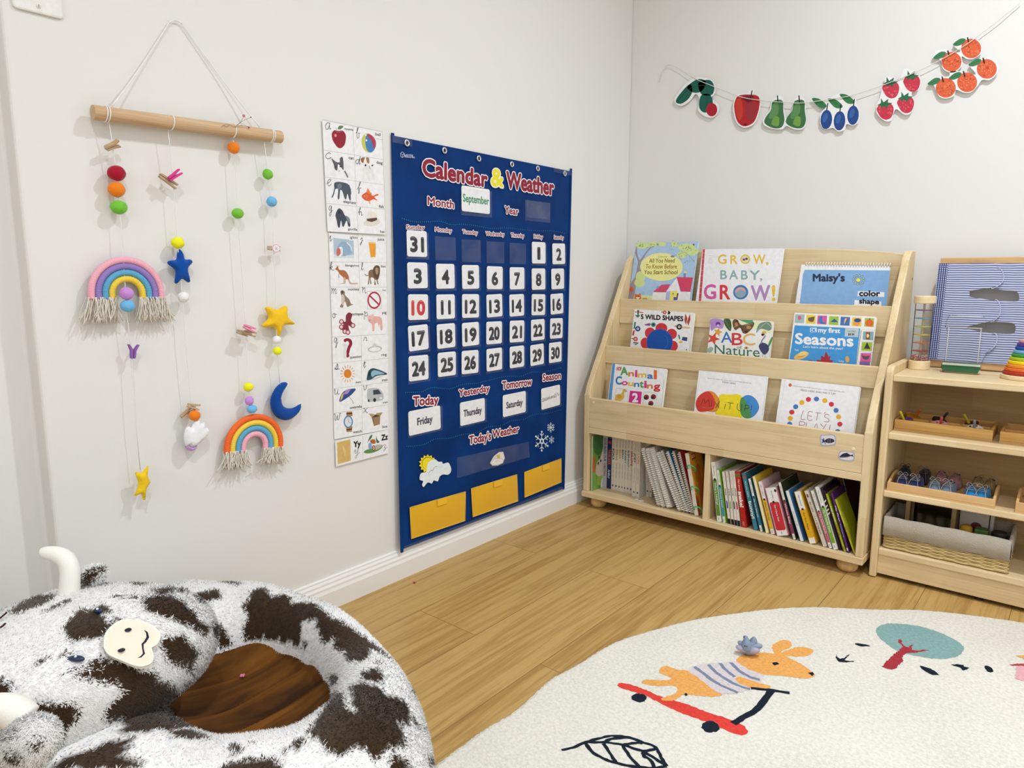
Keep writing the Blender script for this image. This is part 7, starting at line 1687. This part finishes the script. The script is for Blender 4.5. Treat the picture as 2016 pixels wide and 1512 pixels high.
rp([(985, 440), (920, 430), (870, 412), (820, 412), (796, 435), (815, 462), (870, 480), (895, 485), (850, 502), (760, 500), (700, 498), (682, 515), (710, 530), (800, 540), (880, 535), (920, 550), (905, 590), (840, 610), (815, 622), (830, 638), (890, 638), (960, 600), (1050, 605), (1160, 610), (1215, 600), (1150, 540), (1060, 470)], OR, 3)
rp([(1310, 365), (1350, 335), (1420, 320), (1500, 318), (1560, 325), (1545, 290), (1565, 255), (1620, 236), (1670, 248), (1672, 285), (1620, 300), (1600, 325), (1640, 305), (1720, 282), (1800, 290), (1815, 315), (1780, 340), (1690, 345), (1640, 345), (1720, 385), (1790, 430), (1826, 465), (1790, 488), (1700, 485), (1600, 470), (1490, 465), (1400, 440), (1320, 390)], OR, 3)
A.reset(9)
rp([(985, 440), (1035, 405), (1130, 388), (1250, 380), (1310, 380), (1390, 430), (1490, 465), (1475, 500), (1440, 555), (1400, 565), (1320, 585), (1215, 592), (1130, 545), (1050, 480)], 'd3cac9', 2)
for q in [[(1030, 412), (1090, 455), (1160, 510), (1250, 555), (1320, 585)], [(1125, 398), (1170, 445), (1250, 500), (1330, 540), (1400, 560)], [(1200, 390), (1240, 435), (1300, 480)], [(1270, 385), (1330, 440), (1400, 480), (1465, 500)]]: rl(q, .0078, '7d869b')
A.reset(14)
rp([(1300, 490), (1340, 482), (1420, 510), (1500, 530), (1540, 548), (1500, 560), (1400, 548), (1330, 525)], OR, 3)
rp([(1548, 385), (1580, 383), (1592, 398), (1565, 405), (1550, 398)], NV); rp([(1783, 452), (1810, 448), (1828, 463), (1805, 474)], NV); rp([(965, 592), (975, 585), (987, 603), (970, 603)], NV)
A.reset(16)
rl([(1405, 553), (1480, 562), (1560, 570), (1662, 588)], .0085, NV, 3)
rl([(1540, 572), (1490, 640), (1430, 705), (1350, 750), (1290, 790)], .0125, NV, 4)
A.reset(3)
lw_ = .0062
for q in [[(152, 962), (230, 945), (310, 912), (420, 882), (500, 868), (600, 880), (700, 915), (775, 945), (810, 1010), (848, 1070)], [(310, 912), (350, 970), (430, 1020), (520, 1050), (650, 1075), (760, 1082), (848, 1070)], [(310, 912), (440, 912), (560, 930), (690, 968), (780, 955)], [(690, 968), (770, 1020), (848, 1070)], [(440, 912), (480, 890), (600, 880)], [(560, 930), (640, 915), (690, 918)], [(430, 920), (470, 980), (515, 1050)], [(560, 935), (600, 1000), (670, 1078)], [(690, 970), (700, 1005), (740, 1030), (765, 1080)]]: rl(q, lw_, NV)
# the rest of the leaf goes on below the photo edge
A.view(1600, 1190, 4.846)
A.reset(3)
rp([(605, 250), (640, 205), (720, 182), (860, 186), (1000, 205), (1150, 245), (1300, 305), (1420, 380), (1440, 430), (1400, 485), (1300, 515), (1180, 520), (1040, 500), (920, 478), (800, 440), (700, 370), (630, 310)], '86a8a4', 3)
A.reset(6)
rp([(660, 592), (700, 545), (760, 490), (820, 440), (860, 405), (840, 380), (815, 365), (820, 340), (840, 335), (855, 350), (845, 370), (880, 400), (920, 410), (935, 390), (970, 380), (945, 405), (940, 435), (1000, 440), (1050, 432), (1110, 436), (1040, 450), (980, 462), (900, 462), (870, 480), (850, 510), (862, 545), (820, 580), (795, 612), (750, 622), (690, 610)], 'a5393f', 0)
for q in [[(405, 378), (440, 370), (535, 392), (530, 402), (450, 398)], [(1018, 590), (1060, 592), (1130, 615), (1180, 650), (1205, 672), (1150, 672), (1080, 640)], [(1312, 572), (1400, 572), (1420, 578), (1435, 575), (1450, 595), (1490, 605), (1440, 630), (1395, 600)], [(1640, 585), (1670, 585), (1700, 605), (1720, 635), (1700, 650), (1665, 640), (1650, 615)]]: rp(q, NV, 2)
rp([(222, 470), (235, 500), (265, 522), (310, 505), (350, 475), (320, 515), (300, 530), (350, 540), (432, 536), (340, 552), (250, 550), (225, 510)], NV)
rp([(1875, 572), (2016, 566), (2200, 560), (2200, 590), (2016, 586), (1890, 584)], 'b0444e'); rp([(1940, 600), (2016, 590), (2200, 590), (2200, 760), (2016, 732), (1930, 700), (1945, 650)], 'e3a9ae', 2); rp([(1945, 492), (2016, 486), (2200, 480), (2200, 530), (2016, 524)], OR)
A.build('woven_picture', rug)

# ------------------------------------------------------------ plush cow bed
import numpy as np
C4 = (0, 1060, 4.582); C5 = (0, 1300, 4.582); C6 = (380, 1130, 3.958)
SPOTS = [(C4, q) for q in [
 [(75, 660), (180, 590), (330, 520), (460, 515), (500, 540), (400, 600), (230, 660), (120, 700)], [(385, 660), (480, 620), (600, 560), (650, 560), (590, 610), (480, 650), (400, 680)],
 [(545, 830), (640, 730), (710, 645), (820, 655), (940, 720), (1020, 760), (960, 850), (880, 900), (760, 915), (660, 940), (600, 900)], [(830, 655), (870, 610), (960, 610), (1000, 650), (980, 690), (890, 690)], [(1030, 740), (1060, 710), (1100, 740), (1075, 765)],
 [(1275, 590), (1320, 530), (1450, 515), (1590, 530), (1700, 610), (1800, 720), (1890, 810), (1860, 865), (1760, 820), (1620, 750), (1440, 690), (1300, 650)], [(1140, 400), (1400, 345), (1610, 340), (1500, 385), (1280, 430)],
 [(1345, 465), (1500, 445), (1570, 440), (1560, 500), (1440, 505)], [(1600, 460), (1700, 455), (1690, 490), (1620, 490)], [(1750, 505), (1920, 470), (1985, 480), (1970, 560), (1800, 580)], [(665, 450), (800, 425), (820, 460), (700, 465)], [(690, 405), (900, 380), (1080, 400), (900, 425)],
 [(1010, 520), (1110, 510), (1120, 540), (1030, 545)], [(1180, 520), (1270, 520), (1265, 560), (1190, 545)], [(285, 1130), (400, 1075), (460, 1080), (400, 1110), (310, 1140)], [(505, 1050), (610, 1030), (660, 1060), (580, 1085)], [(550, 1200), (650, 1150), (740, 1150), (640, 1200), (570, 1215)],
 [(660, 1215), (830, 1180), (960, 1190), (730, 1130), (850, 1100), (1000, 1080), (1150, 1130), (1250, 1180), (1400, 1210), (1450, 1280), (1560, 1330), (1650, 1420), (1720, 1540), (1010, 1540), (1150, 1400), (1050, 1320), (880, 1290), (700, 1240)],
 [(1420, 970), (1440, 920), (1520, 880), (1640, 860), (1700, 930), (1790, 1010), (1800, 1070), (1720, 1150), (1770, 1200), (1770, 1250), (1690, 1180), (1560, 1130), (1500, 1080), (1460, 990)], [(1680, 1270), (1760, 1340), (1760, 1512), (1640, 1440)], [(-200, 1250), (60, 1270), (130, 1370), (60, 1440), (-200, 1470)]]]
SPOTS += [(C5, q) for q in [[(1150, 270), (1020, 350), (930, 480), (960, 550), (1100, 530), (1080, 680), (1250, 650), (1500, 620), (1790, 600), (1760, 400), (1660, 310), (1560, 240), (1150, 240)], [(175, 500), (240, 380), (420, 375), (640, 395), (710, 440), (700, 520), (590, 610), (540, 740), (470, 880), (340, 1000), (-200, 1050), (-200, 650), (60, 640)],
 [(440, 980), (560, 870), (800, 830), (960, 740), (1200, 690), (1170, 780), (1110, 840), (1260, 890), (1280, 940), (1220, 990)], [(1490, 620), (1700, 620), (1850, 680), (1900, 710), (1700, 720), (1550, 690)]]]
SPOTS += [(C6, q) for q in [[(385, 240), (440, 190), (450, 140), (510, 115), (580, 125), (590, 180), (700, 165), (760, 195), (770, 240), (830, 215), (960, 250), (1080, 340), (1160, 380), (1240, 430), (1350, 510), (1470, 600), (1565, 690), (1500, 650), (1400, 590), (1380, 640), (1340, 680), (1210, 680), (1190, 610), (1100, 580), (1110, 500), (1050, 540), (1010, 520), (980, 440), (960, 360), (850, 360), (840, 500), (830, 560), (700, 530), (560, 500), (400, 510), (380, 460), (430, 340)],
 [(860, 520), (890, 515), (880, 580), (830, 555)], [(10, 170), (80, 145), (200, 130), (215, 200), (80, 220)], [(130, 390), (200, 380), (260, 470), (310, 510), (290, 570), (210, 580), (190, 510)], [(1050, 790), (1140, 775), (1140, 840), (1090, 860), (1065, 830)], [(1310, 770), (1440, 730), (1480, 790), (1500, 860), (1400, 830), (1320, 820)], [(1430, 685), (1475, 690), (1470, 710), (1435, 705)],
 [(1225, 880), (1300, 850), (1420, 860), (1500, 930), (1520, 960), (1560, 950), (1650, 980), (1690, 1050), (1690, 1160), (1600, 1185), (1665, 1260), (1640, 1350), (1550, 1350), (1480, 1380), (1440, 1440), (1370, 1440), (1350, 1370), (1290, 1350), (1180, 1410), (1100, 1430), (1040, 1390), (1030, 1340), (960, 1300), (900, 1250), (880, 1230), (960, 1150), (1030, 1050), (1100, 910), (1180, 920), (1200, 1050), (1250, 1080), (1260, 1000)],
 [(700, 1390), (780, 1310), (850, 1290), (880, 1330), (780, 1380)], [(270, 1340), (360, 1330), (390, 1400), (320, 1410)], [(415, 1325), (490, 1315), (450, 1345)], [(220, 1505), (400, 1450), (580, 1435), (690, 1500), (650, 1600), (250, 1600)], [(1520, 1480), (1560, 1390), (1640, 1440), (1700, 1512), (1640, 1600), (1540, 1560)], [(1820, 1420), (1870, 1430), (1880, 1480), (1840, 1480)],
 [(1690, 840), (1760, 920), (1840, 1060), (1830, 1090), (1780, 1010), (1700, 910)], [(1700, 1105), (1750, 1140), (1780, 1220), (1720, 1160)], [(1790, 1170), (1830, 1210), (1800, 1200)], [(60, 30), (250, 45), (390, 80), (340, 95), (200, 65)]]]
POLY = [np.array([px_of(vw, q) for q in pts]) for vw, pts in SPOTS]
_R = np.array([list(r) for r in CRM]); _C = np.array(CAM)
def to_px(P):
    q = (P - _C) @ _R
    return np.stack([1008 - 1376 * q[:, 0] / q[:, 2], 756 + 1376 * q[:, 1] / q[:, 2]], 1)
def in_poly(pt, poly):
    x, y = pt[:, 0], pt[:, 1]; ins = np.zeros(len(pt), bool); n = len(poly); j = n - 1
    for i in range(n):
        xi, yi = poly[i]; xj, yj = poly[j]
        c = ((yi > y) != (yj > y)) & (x < (xj - xi) * (y - yi) / (yj - yi + 1e-12) + xi)
        ins ^= c; j = i
    return ins
EARSPOT = {9.0: [np.array([px_of(C4, q) for q in [(735, 360), (820, 290), (950, 268), (890, 335), (820, 400), (730, 400)]])], 13.0: [np.array([px_of(C5, q) for q in pts]) for pts in [[(265, 800), (300, 720), (370, 680), (400, 700), (350, 780)], [(60, 830), (100, 820), (220, 850), (180, 900), (90, 900)], [(20, 680), (120, 650), (180, 620), (190, 640), (120, 690)]]]}
nrg = np.random.default_rng(3)
def vnoise(P, s):
    return np.array([noise.noise(V((float(a) * s, float(b_) * s, float(c) * s))) for a, b_, c in P])
def spot_mask(P, Nn, layer):
    own = EARSPOT.get(layer)
    px = to_px(P); px = px + nrg.normal(0, 1.6, px.shape)
    m = np.zeros(len(P), bool)
    for q in (POLY if own is None else own): m |= in_poly(px, q)
    away = (np.einsum('ij,ij->i', Nn, _C - P) < -.02) | (px[:, 1] > 1540)
    if own is None and away.any():
        idx = np.where(away)[0]; m[idx] = vnoise(P[idx] + layer, 7.0) > .16
    return m
BROWN, WHITE = np.array(rgb('3c2b19')[:3]), np.array((.95, .94, .915)[:3])
def fur_mat():
    m, t, b = base('plush_fur', .9, .08)
    at = N(t, 'ShaderNodeAttribute'); at.attribute_name = 'fur_colour'
    tc = N(t, 'ShaderNodeTexCoord'); n = N(t, 'ShaderNodeTexNoise', Scale=55.0, Detail=3.0); t.links.new(tc.outputs['Object'], n.inputs['Vector'])
    mx = N(t, 'ShaderNodeMix', data_type='RGBA', blend_type='MULTIPLY'); mx.inputs[0].default_value = 1.0
    t.links.new(at.outputs['Color'], mx.inputs[6]); t.links.new(ramp(t, n.outputs[0], [(.3, (.955, .95, .94, 1)), (.6, (1, .995, .985, 1))]), mx.inputs[7])
    t.links.new(mx.outputs[2], b.inputs['Base Color'])
    b.inputs['Sheen Weight'].default_value = .3
    return m
FUR = fur_mat()
def furry(name, surf, nu, nv, wrap_v, nblade, ln, parent, area_w=None, layer=0.0, smooth_tip=.5):
    """surf(u, v) -> positions for arrays in 0..1; a skin plus thousands of short blades of pile"""
    def nrm(u, v):
        e = 4e-5; du = surf(u + e, v) - surf(u - e, v); dv = surf(u, v + e) - surf(u, v - e)
        k = np.cross(du, dv); return k / (np.linalg.norm(k, axis=1, keepdims=True) + 1e-12)
    jv = nv if wrap_v else nv + 1
    U, Vv = np.meshgrid(np.arange(nu) / nu, np.arange(jv) / nv, indexing='ij'); U, Vv = U.ravel(), Vv.ravel()
    Vc = Vv if wrap_v else np.clip(Vv, 5e-5, 1 - 5e-5)
    P = surf(U, Vc); Nn = nrm(U, Vc)
    idx = lambda i, j: (i % nu) * jv + (j % nv if wrap_v else j)
    F = [(idx(i, j), idx(i + 1, j), idx(i + 1, j + 1), idx(i, j + 1)) for i in range(nu) for j in range(nv)]
    colr = np.where(spot_mask(P, Nn, layer)[:, None], BROWN, WHITE)
    u = nrg.random(nblade); v = nrg.random(nblade) if wrap_v else nrg.random(nblade) * .9984 + .0008
    if area_w is not None:
        k = nrg.random(nblade) < area_w(u, v); u, v = u[k], v[k]
    B = surf(u, v); BN = nrm(u, v); keep = B[:, 2] > .02; B, BN = B[keep], BN[keep]
    bc_ = np.where(spot_mask(B, BN, layer)[:, None], BROWN, WHITE) * nrg.uniform(.96, 1.04, (len(B), 1))
    bc_ = np.minimum(bc_, .97)
    k = len(B)
    flow = np.stack([.5 * np.sin(B[:, 0] * 19 + B[:, 1] * 7), .5 * np.sin(B[:, 1] * 17 - B[:, 0] * 5 + 1), -.35 * np.ones(k)], 1) + nrg.normal(0, .55, (k, 3))
    tg = flow - BN * np.einsum('ij,ij->i', flow, BN)[:, None]; tg /= np.linalg.norm(tg, axis=1, keepdims=True) + 1e-9
    D = BN * nrg.uniform(.42, .85, (k, 1)) + tg; D /= np.linalg.norm(D, axis=1, keepdims=True)
    side = np.cross(D, BN); side /= np.linalg.norm(side, axis=1, keepdims=True) + 1e-9
    L_ = ln * nrg.uniform(.6, 1.15, (k, 1)); w_ = .0011
    root = B - BN * .002
    tri = np.stack([root - side * w_, root + side * w_, root + D * L_], 1).reshape(-1, 3)
    tn = np.repeat(BN + .12 * nrg.normal(0, 1, (k, 3)), 3, 0); tn /= np.linalg.norm(tn, axis=1, keepdims=True)
    allP = np.concatenate([P, tri]); allN = np.concatenate([Nn, tn]); allC = np.concatenate([colr, np.repeat(bc_, 3, 0)])
    o0 = len(P)
    me = bpy.data.meshes.new(name); w = wm(parent); iw = np.array(w.inverted())
    loc = allP @ iw[:3, :3].T + iw[:3, 3]
    faces = F + [(o0 + 3 * i, o0 + 3 * i + 1, o0 + 3 * i + 2) for i in range(k)]
    me.from_pydata(loc.tolist(), [], faces); me.materials.append(FUR)
    me.polygons.foreach_set('use_smooth', [True] * len(faces))
    ca = me.color_attributes.new('fur_colour', 'FLOAT_COLOR', 'POINT')
    ca.data.foreach_set('color', np.concatenate([allC, np.ones((len(allC), 1))], 1).astype(np.float32).ravel())
    me.update()
    me.normals_split_custom_set_from_vertices(allN.tolist())
    o = bpy.data.objects.new(name, me); place(o, w, parent); return o
RCX, RCY, RH = .446, -1.847, .129
HX, HY, HRA, HRB, PHI = .457, -1.840, .146, .103, -.082
cow = thing('cow_bed', 'brown and white plush cow floor cushion with a brown velvet seat', 'floor cushion', (RCX, RCY, 0))
def sstep(x, a, b): t = np.clip((x - a) / (b - a), 0, 1); return t * t * (3 - 2 * t)
def ring_surf(u, v):
    """stuffed ring between an outer oval and the off-centre seat opening"""
    a, b_ = 2 * np.pi * u, 2 * np.pi * v
    c_, s_ = np.cos(PHI), np.sin(PHI)
    ob = np.where(np.sin(a) > 0, .197, .36)
    k = 1 + .012 * np.sin(5 * a + 2)
    X, Y = .392 * k * np.cos(a), ob * k * np.sin(a)
    ox, oy = RCX + X * c_ - Y * s_, RCY + X * s_ + Y * c_
    X, Y = (HRA - .006) * np.cos(a), (HRB - .006) * np.sin(a)
    ix, iy = HX + X * c_ - Y * s_, HY + X * s_ + Y * c_
    cs, sn = np.cos(b_), np.sin(b_)
    w_ = np.sign(cs) * np.abs(cs) ** .9
    x = (ox + ix) / 2 + (ox - ix) / 2 * w_; y = (oy + iy) / 2 + (oy - iy) / 2 * w_
    z = RH + RH * np.sign(sn) * np.abs(sn) ** .85 * (1 + .03 * np.sin(4 * a + 1) + .02 * np.sin(9 * a))
    z = np.maximum(z, .004 + .0125 * sstep(x, .50, .585))
    return np.stack([x, y, z], 1)
furry('ring_cushion', ring_surf, 200, 80, True, 520000, .0085, cow, lambda u, v: (.25 + .14 * np.cos(2 * np.pi * v)) / .39)
# velvet seat
def velvet():
    m, t, b = base('brown_velvet', .75, .15)
    tc = N(t, 'ShaderNodeTexCoord'); mp_ = N(t, 'ShaderNodeMapping'); mp_.inputs['Rotation'].default_value = (0, 0, .35); mp_.inputs['Scale'].default_value = (26, 5, 5); t.links.new(tc.outputs['Object'], mp_.inputs[0])
    n = N(t, 'ShaderNodeTexNoise', Scale=1.0, Detail=4.0, Distortion=.5); t.links.new(mp_.outputs[0], n.inputs['Vector'])
    t.links.new(ramp(t, n.outputs[0], [(.36, rgb('301a05')), (.66, rgb('724612'))]), b.inputs['Base Color'])
    b.inputs['Sheen Weight'].default_value = .5; b.inputs['Sheen Tint'].default_value = rgb('b8702a'); b.inputs['Sheen Roughness'].default_value = .35
    return m
mb = MB(velvet()); vs = []; nr, na = 30, 120
def seat_z(x, y, q):
    t_ = y * .97 + x * .2; s_ = (x + .02) * (1 + 1.6 * (y + .05)) - y * .35
    return .168 + .030 * q ** 2 + .0125 * (abs(math.sin(s_ * 42 + .9 * math.sin(t_ * 15))) ** .6) * (1 - .55 * q) - .006 + .006 * noise.noise(V((x * 13, y * 13, 3)))
for i in range(nr + 1):
    q = i / nr
    for j in range(na):
        a = 2 * math.pi * j / na; X, Y = (HRA + .022) * q * math.cos(a), (HRB + .022) * q * math.sin(a)
        x, y = X * math.cos(PHI) - Y * math.sin(PHI), X * math.sin(PHI) + Y * math.cos(PHI)
        vs.append((HX + x, HY + y, seat_z(x, y, q)))
fs = [(i * na + j, (i + 1) * na + j, (i + 1) * na + (j + 1) % na, i * na + (j + 1) % na) for i in range(nr) for j in range(na)]
mb.add(vs, fs); o = mb.build('seat_pad', cow, smooth=True); o['label'] = 'wrinkled brown velvet seat'
# head
SN = V((.47, .88, 0)).normalized(); AC = V((-SN.y, SN.x, 0))
HC = V((.36, -2.04, .285)); HA, HB, HH = .165, .155, .085
def head_surf(u, v):
    a = 2 * np.pi * u; p = np.pi * (v - .5)
    c = np.sign(np.cos(p)) * np.abs(np.cos(p)) ** .75
    s = np.sign(np.sin(p)) * np.abs(np.sin(p)) ** .9
    f = c * np.cos(a) * HA * (1.0 + .06 * np.cos(2 * a)); g = c * np.sin(a) * HB * (1 - .16 * np.cos(a))
    k = 1 + .03 * np.sin(3 * a + 1)
    x = HC.x + (SN.x * f + AC.x * g) * k; y = HC.y + (SN.y * f + AC.y * g) * k
    z = HC.z + HH * s + .012 * np.cos(a) * c
    return np.stack([x, y, z], 1)
hd = furry('head', head_surf, 110, 48, False, 170000, .0085, cow, lambda u, v: np.cos(np.pi * (v - .5)) * .9 + .1, 5.0)
def head_z(x, y):
    d = V((x - HC.x, y - HC.y, 0)); f, g = d.dot(SN), d.dot(AC)
    a = math.atan2(g / HB, f / HA); r = math.hypot(f / HA, g / HB)
    r = min(r, .985)
    return HC.z + HH * (1 - r ** 2.3) ** .48 + .012 * math.cos(a) * r
def on_head(u, v, off=.009):
    d = ray(u, v).normalized(); t = .6; prev_ = None
    while t < 2.2:
        p = CAM + d * t; e = V((p.x - HC.x, p.y - HC.y, 0)); r = math.hypot(e.dot(SN) / HA, e.dot(AC) / HB)
        if r < .985 and p.z < head_z(p.x, p.y) + off: break
        t += .002
    else: return on_floor(u, v, HC.z)
    return p
def at_depth(u, v, ref):
    d = ray(u, v); vd = CRM @ V((0, 0, -1)); t = (ref - CAM).dot(vd) / d.dot(vd); return CAM + d * t
# muzzle patch
mo = [px_of(C4, q) for q in [(945, 960), (960, 870), (1020, 790), (1100, 745), (1200, 740), (1320, 770), (1420, 840), (1440, 890), (1410, 960), (1360, 1000), (1375, 1060), (1370, 1120), (1310, 1155), (1230, 1150), (1130, 1110), (1000, 1060), (955, 1010)]]
mp = [on_head(u, v, .0080) for u, v in mo]
mp = spline(mp, 3, True)
bm = bmesh.new(); f = bm.faces.new([bm.verts.new((p.x, p.y, 0)) for p in mp]); bmesh.ops.triangulate(bm, faces=[f])
for _ in range(3): bmesh.ops.subdivide_edges(bm, edges=[e for e in bm.edges if e.calc_length() > .008], cuts=1, use_grid_fill=True)
bmesh.ops.triangulate(bm, faces=bm.faces[:]); bm.verts.index_update()
co = [v.co.copy() for v in bm.verts]; fa = [tuple(v.index for v in q.verts) for q in bm.faces]
fa = [q if (co[q[1]] - co[q[0]]).cross(co[q[2]] - co[q[0]]).z > 0 else q[::-1] for q in fa]
bm.free()
mb = MB(felt('e3d9c4', 700, .2, .8)); nco = len(co)
mb.add([(p.x, p.y, head_z(p.x, p.y) + .0083) for p in co] + [(p.x, p.y, head_z(p.x, p.y) + .004) for p in co], fa + [tuple(i + nco for i in q[::-1]) for q in fa])
mz = mb.build('muzzle', cow, smooth=True); mz['label'] = 'smooth cream muzzle patch'
mb = MB(felt('eee6d6', 700, .2, .8)); mb.tube([V((p.x, p.y, head_z(p.x, p.y) + .0080)) for p in mp], .0016, 6, True); mb.build('piping', mz, smooth=True)
DK = M('171a2e', .6)
for q in ((1153, 823), (1094, 1006)):
    c = on_head(*px_of(C4, q), .0093); mb = MB(DK); mb.ball(c, (.0055, .0042, .0012), 14, 8, amp=0); mb.build('nostril', mz, smooth=True)
mb = MB(DK); mb.tube([on_head(*px_of(C4, q), .0090) for q in [(1300, 828), (1325, 850), (1334, 890), (1310, 930), (1285, 955), (1288, 1000), (1297, 1040), (1270, 1070), (1235, 1080)]], [.0004, .0012, .0016, .0014, .0014, .0014, .0016, .0013, .0004], 6); mb.build('mouth', mz, smooth=True)
for q, rx, ry in (((690, 1085), .0105, .0042), ((885, 655), .007, .003)):
    c = on_head(*px_of(C4, q), .0065); ez = MB(M('1c2a4a', .3, .5)); ez.ball((0, 0, 0), (rx, ry, .004), 18, 10, Matrix.Translation(c) @ Matrix.Rotation(.6, 4, 'Z')); eo = ez.build('eye', cow, smooth=True)
    ez = MB(M('f0f0f0', .3)); ez.ball(c + V((.001, -.001, .0036)), .0016, 8, 6); ez.build('highlight', eo, smooth=True)
# horns and ears
HORN = felt('e9e6dc', 500, .2, .85)
href = on_head(135, 1168, 0) + V((0, 0, .004))
mb = MB(HORN); pts = [at_depth(u, v, href) for u, v in [(136, 1178), (137, 1160), (138, 1140), (137, 1120), (130, 1102), (114, 1092), (98, 1089), (86, 1088), (82, 1089)]]
mb.tube(spline(pts, 4), [r for r in np.interp(np.linspace(0, 1, 33), [0, .15, .4, .6, .8, .93, 1], [.0145, .0135, .0125, .0115, .0092, .0068, .003]).tolist()], 16); mb.build('horn', cow, smooth=True)['label'] = 'curved white horn at the far side'
h2 = V((.50, -2.150, .31))
mb = MB(HORN); pts = [at_depth(u, v, h2) for u, v in [(48, 1418), (28, 1402), (8, 1396), (-14, 1396), (-36, 1408), (-52, 1425), (-62, 1445)]]
mb.tube(spline(pts, 4), [r for r in np.interp(np.linspace(0, 1, 25), [0, .3, .6, .9, 1], [.018, .0175, .015, .008, .003]).tolist()], 16); mb.build('horn', cow, smooth=True)['label'] = 'white horn at the near side'
def ear_surf(ctr, ax, bx, cx_, ra, rb, rcz):
    def f(u, v):
        a = 2 * np.pi * u; p = np.pi * (v - .5)
        X = np.cos(p) * np.cos(a) * ra; Y = np.cos(p) * np.sin(a) * rb; Z = np.sin(p) * rcz
        return np.stack([ctr[i] + ax[i] * X + bx[i] * Y + cx_[i] * Z for i in range(3)], 1)
    return f
rgt, upv, bck = CRM @ V((1, 0, 0)), CRM @ V((0, 1, 0)), CRM @ V((0, 0, 1))
e1 = at_depth(172, 1138, href - bck * .02)
ca_, sa_ = math.cos(.42), math.sin(.42)
furry('ear', ear_surf(e1, rgt * ca_ + upv * sa_, upv * ca_ - rgt * sa_, bck, .029, .015, .012), 30, 16, False, 14000, .008, cow, None, 9.0)
e2 = at_depth(58, 1462, V((.56, -2.150, .33)))
furry('ear', ear_surf(e2, rgt * .8 + upv * .6, upv * .8 - rgt * .6, bck, .033, .026, .020), 34, 18, False, 20000, .008, cow, None, 13.0)
mb = MB(M('3a2018', .8)); c = [on_head(*px_of(C4, q), .010) for q in [(0, 720), (35, 690), (60, 670)]]; mb.tube(c, .0012, 5)
c = [on_head(*px_of(C4, q), .010) for q in [(0, 805), (25, 790), (48, 768)]]; mb.tube(c, .0014, 5); mb.build('eyelash', cow)

# ------------------------------------------------------------ little things on the floor
pz = .18
for _ in range(8):
    c = on_floor(477, 1331, pz); X, Y = c.x - HX, c.y - HY; pz = seat_z(X, Y, math.hypot(X / HRA, Y / HRB)) + .001
b = MB(M('d97a98', .7))
for k in range(4): b.ball(c + V((.0024 * math.cos(k * 1.6), .0024 * math.sin(k * 1.6), .001)), (.0022, .0022, .0016), 8, 6)
tag(b.build('flower_crumb', smooth=True), 'pink dried flower crumb on the brown velvet seat', 'petal')
c = on_floor(816, 1148, .0)
b = MB(M('b01f3c', .6)); b.ball(c + V((0, 0, .0018)), (.0042, .003, .0018), 10, 6, amp=.3, fr=2); tag(b.build('flower_crumb', smooth=True), 'tiny dark red petal lying on the wood floor by the skirting', 'petal')
# small blue rubber toy on the rug
c0 = on_floor(1474, 1289, RZ); vd = V((CAM.x - c0.x, CAM.y - c0.y, 0)).normalized(); rt = V((-vd.y, vd.x, 0))
toy = thing('rubber_toy', 'small grey-blue rubber animal toy sitting on the rug above the printed animal', 'toy', c0)
TB = M('7c8ca0', .4, .45)
F0 = Matrix((rt, -vd, V((0, 0, 1)))).transposed().to_4x4(); F0.translation = c0
k_ = (c0 - CAM).length / 1376 / 22.4          # metres per pixel of the enlarged view
def tp(u, v, d=0.0): return V(((u - 990) * k_, d, (1085 - v) * k_ * 1.03 + .0005))
# one continuous skin: a rounded body drawn out into snout, ears and feet
body = MB(TB, F0)
body.ball(tp(980, 850), (330 * k_, 250 * k_, 240 * k_), 28, 18, amp=.04, fr=2)
o = body.build('body', toy, smooth=True)
def cone(name, pts, rs):
    q = MB(TB, F0); q.tube(spline([tp(*p) for p in pts], 5), np.interp(np.linspace(0, 1, 5 * (len(pts) - 1) + 1), np.linspace(0, 1, len(rs)), [r * k_ for r in rs]).tolist(), 14); return q.build(name, toy, smooth=True)
cone('snout', [(900, 760, -60 * k_), (885, 620, -90 * k_), (865, 480, -70 * k_), (845, 400, -60 * k_), (835, 350, -60 * k_), (832, 318, -60 * k_)], [230, 190, 120, 85, 78, 30])
cone('ear', [(1040, 720, 30 * k_), (1120, 600, 60 * k_), (1140, 500, 60 * k_), (1130, 410, 60 * k_), (1110, 370, 60 * k_)], [190, 165, 135, 85, 20])
cone('fin', [(1100, 750, 0), (1250, 700, 0), (1370, 670, 0), (1440, 660, 0), (1475, 665, 0)], [170, 130, 100, 75, 20])
cone('fin', [(800, 760, 0), (690, 690, 0), (600, 665, 0), (555, 660, 0)], [160, 110, 80, 25])
PA = M('a79fae', .45)
for nm, pts, rs in (('foot', [(880, 860, -120 * k_), (720, 830, -120 * k_), (600, 810, -110 * k_), (490, 800, -100 * k_)], [120, 120, 105, 30]), ('foot', [(1050, 860, -120 * k_), (1180, 820, -130 * k_), (1290, 790, -120 * k_), (1390, 770, -100 * k_)], [120, 135, 110, 30])):
    q = MB(PA, F0); q.tube(spline([tp(*p) for p in pts], 5), np.interp(np.linspace(0, 1, 5 * (len(pts) - 1) + 1), np.linspace(0, 1, len(rs)), [r * k_ for r in rs]).tolist(), 14); q.build(nm, toy, smooth=True)
for u in (838, 903):
    q = MB(M('14161c', .2, .5), F0); q.ball(tp(u, 630, -275 * k_), (20 * k_, 12 * k_, 30 * k_), 10, 8); q.build('eye', toy, smooth=True)
q = MB(M('1a1c20', .4), F0); q.ball(tp(778, 360, -95 * k_), (26 * k_, 26 * k_, 45 * k_), 10, 8); q.build('nose', toy, smooth=True)
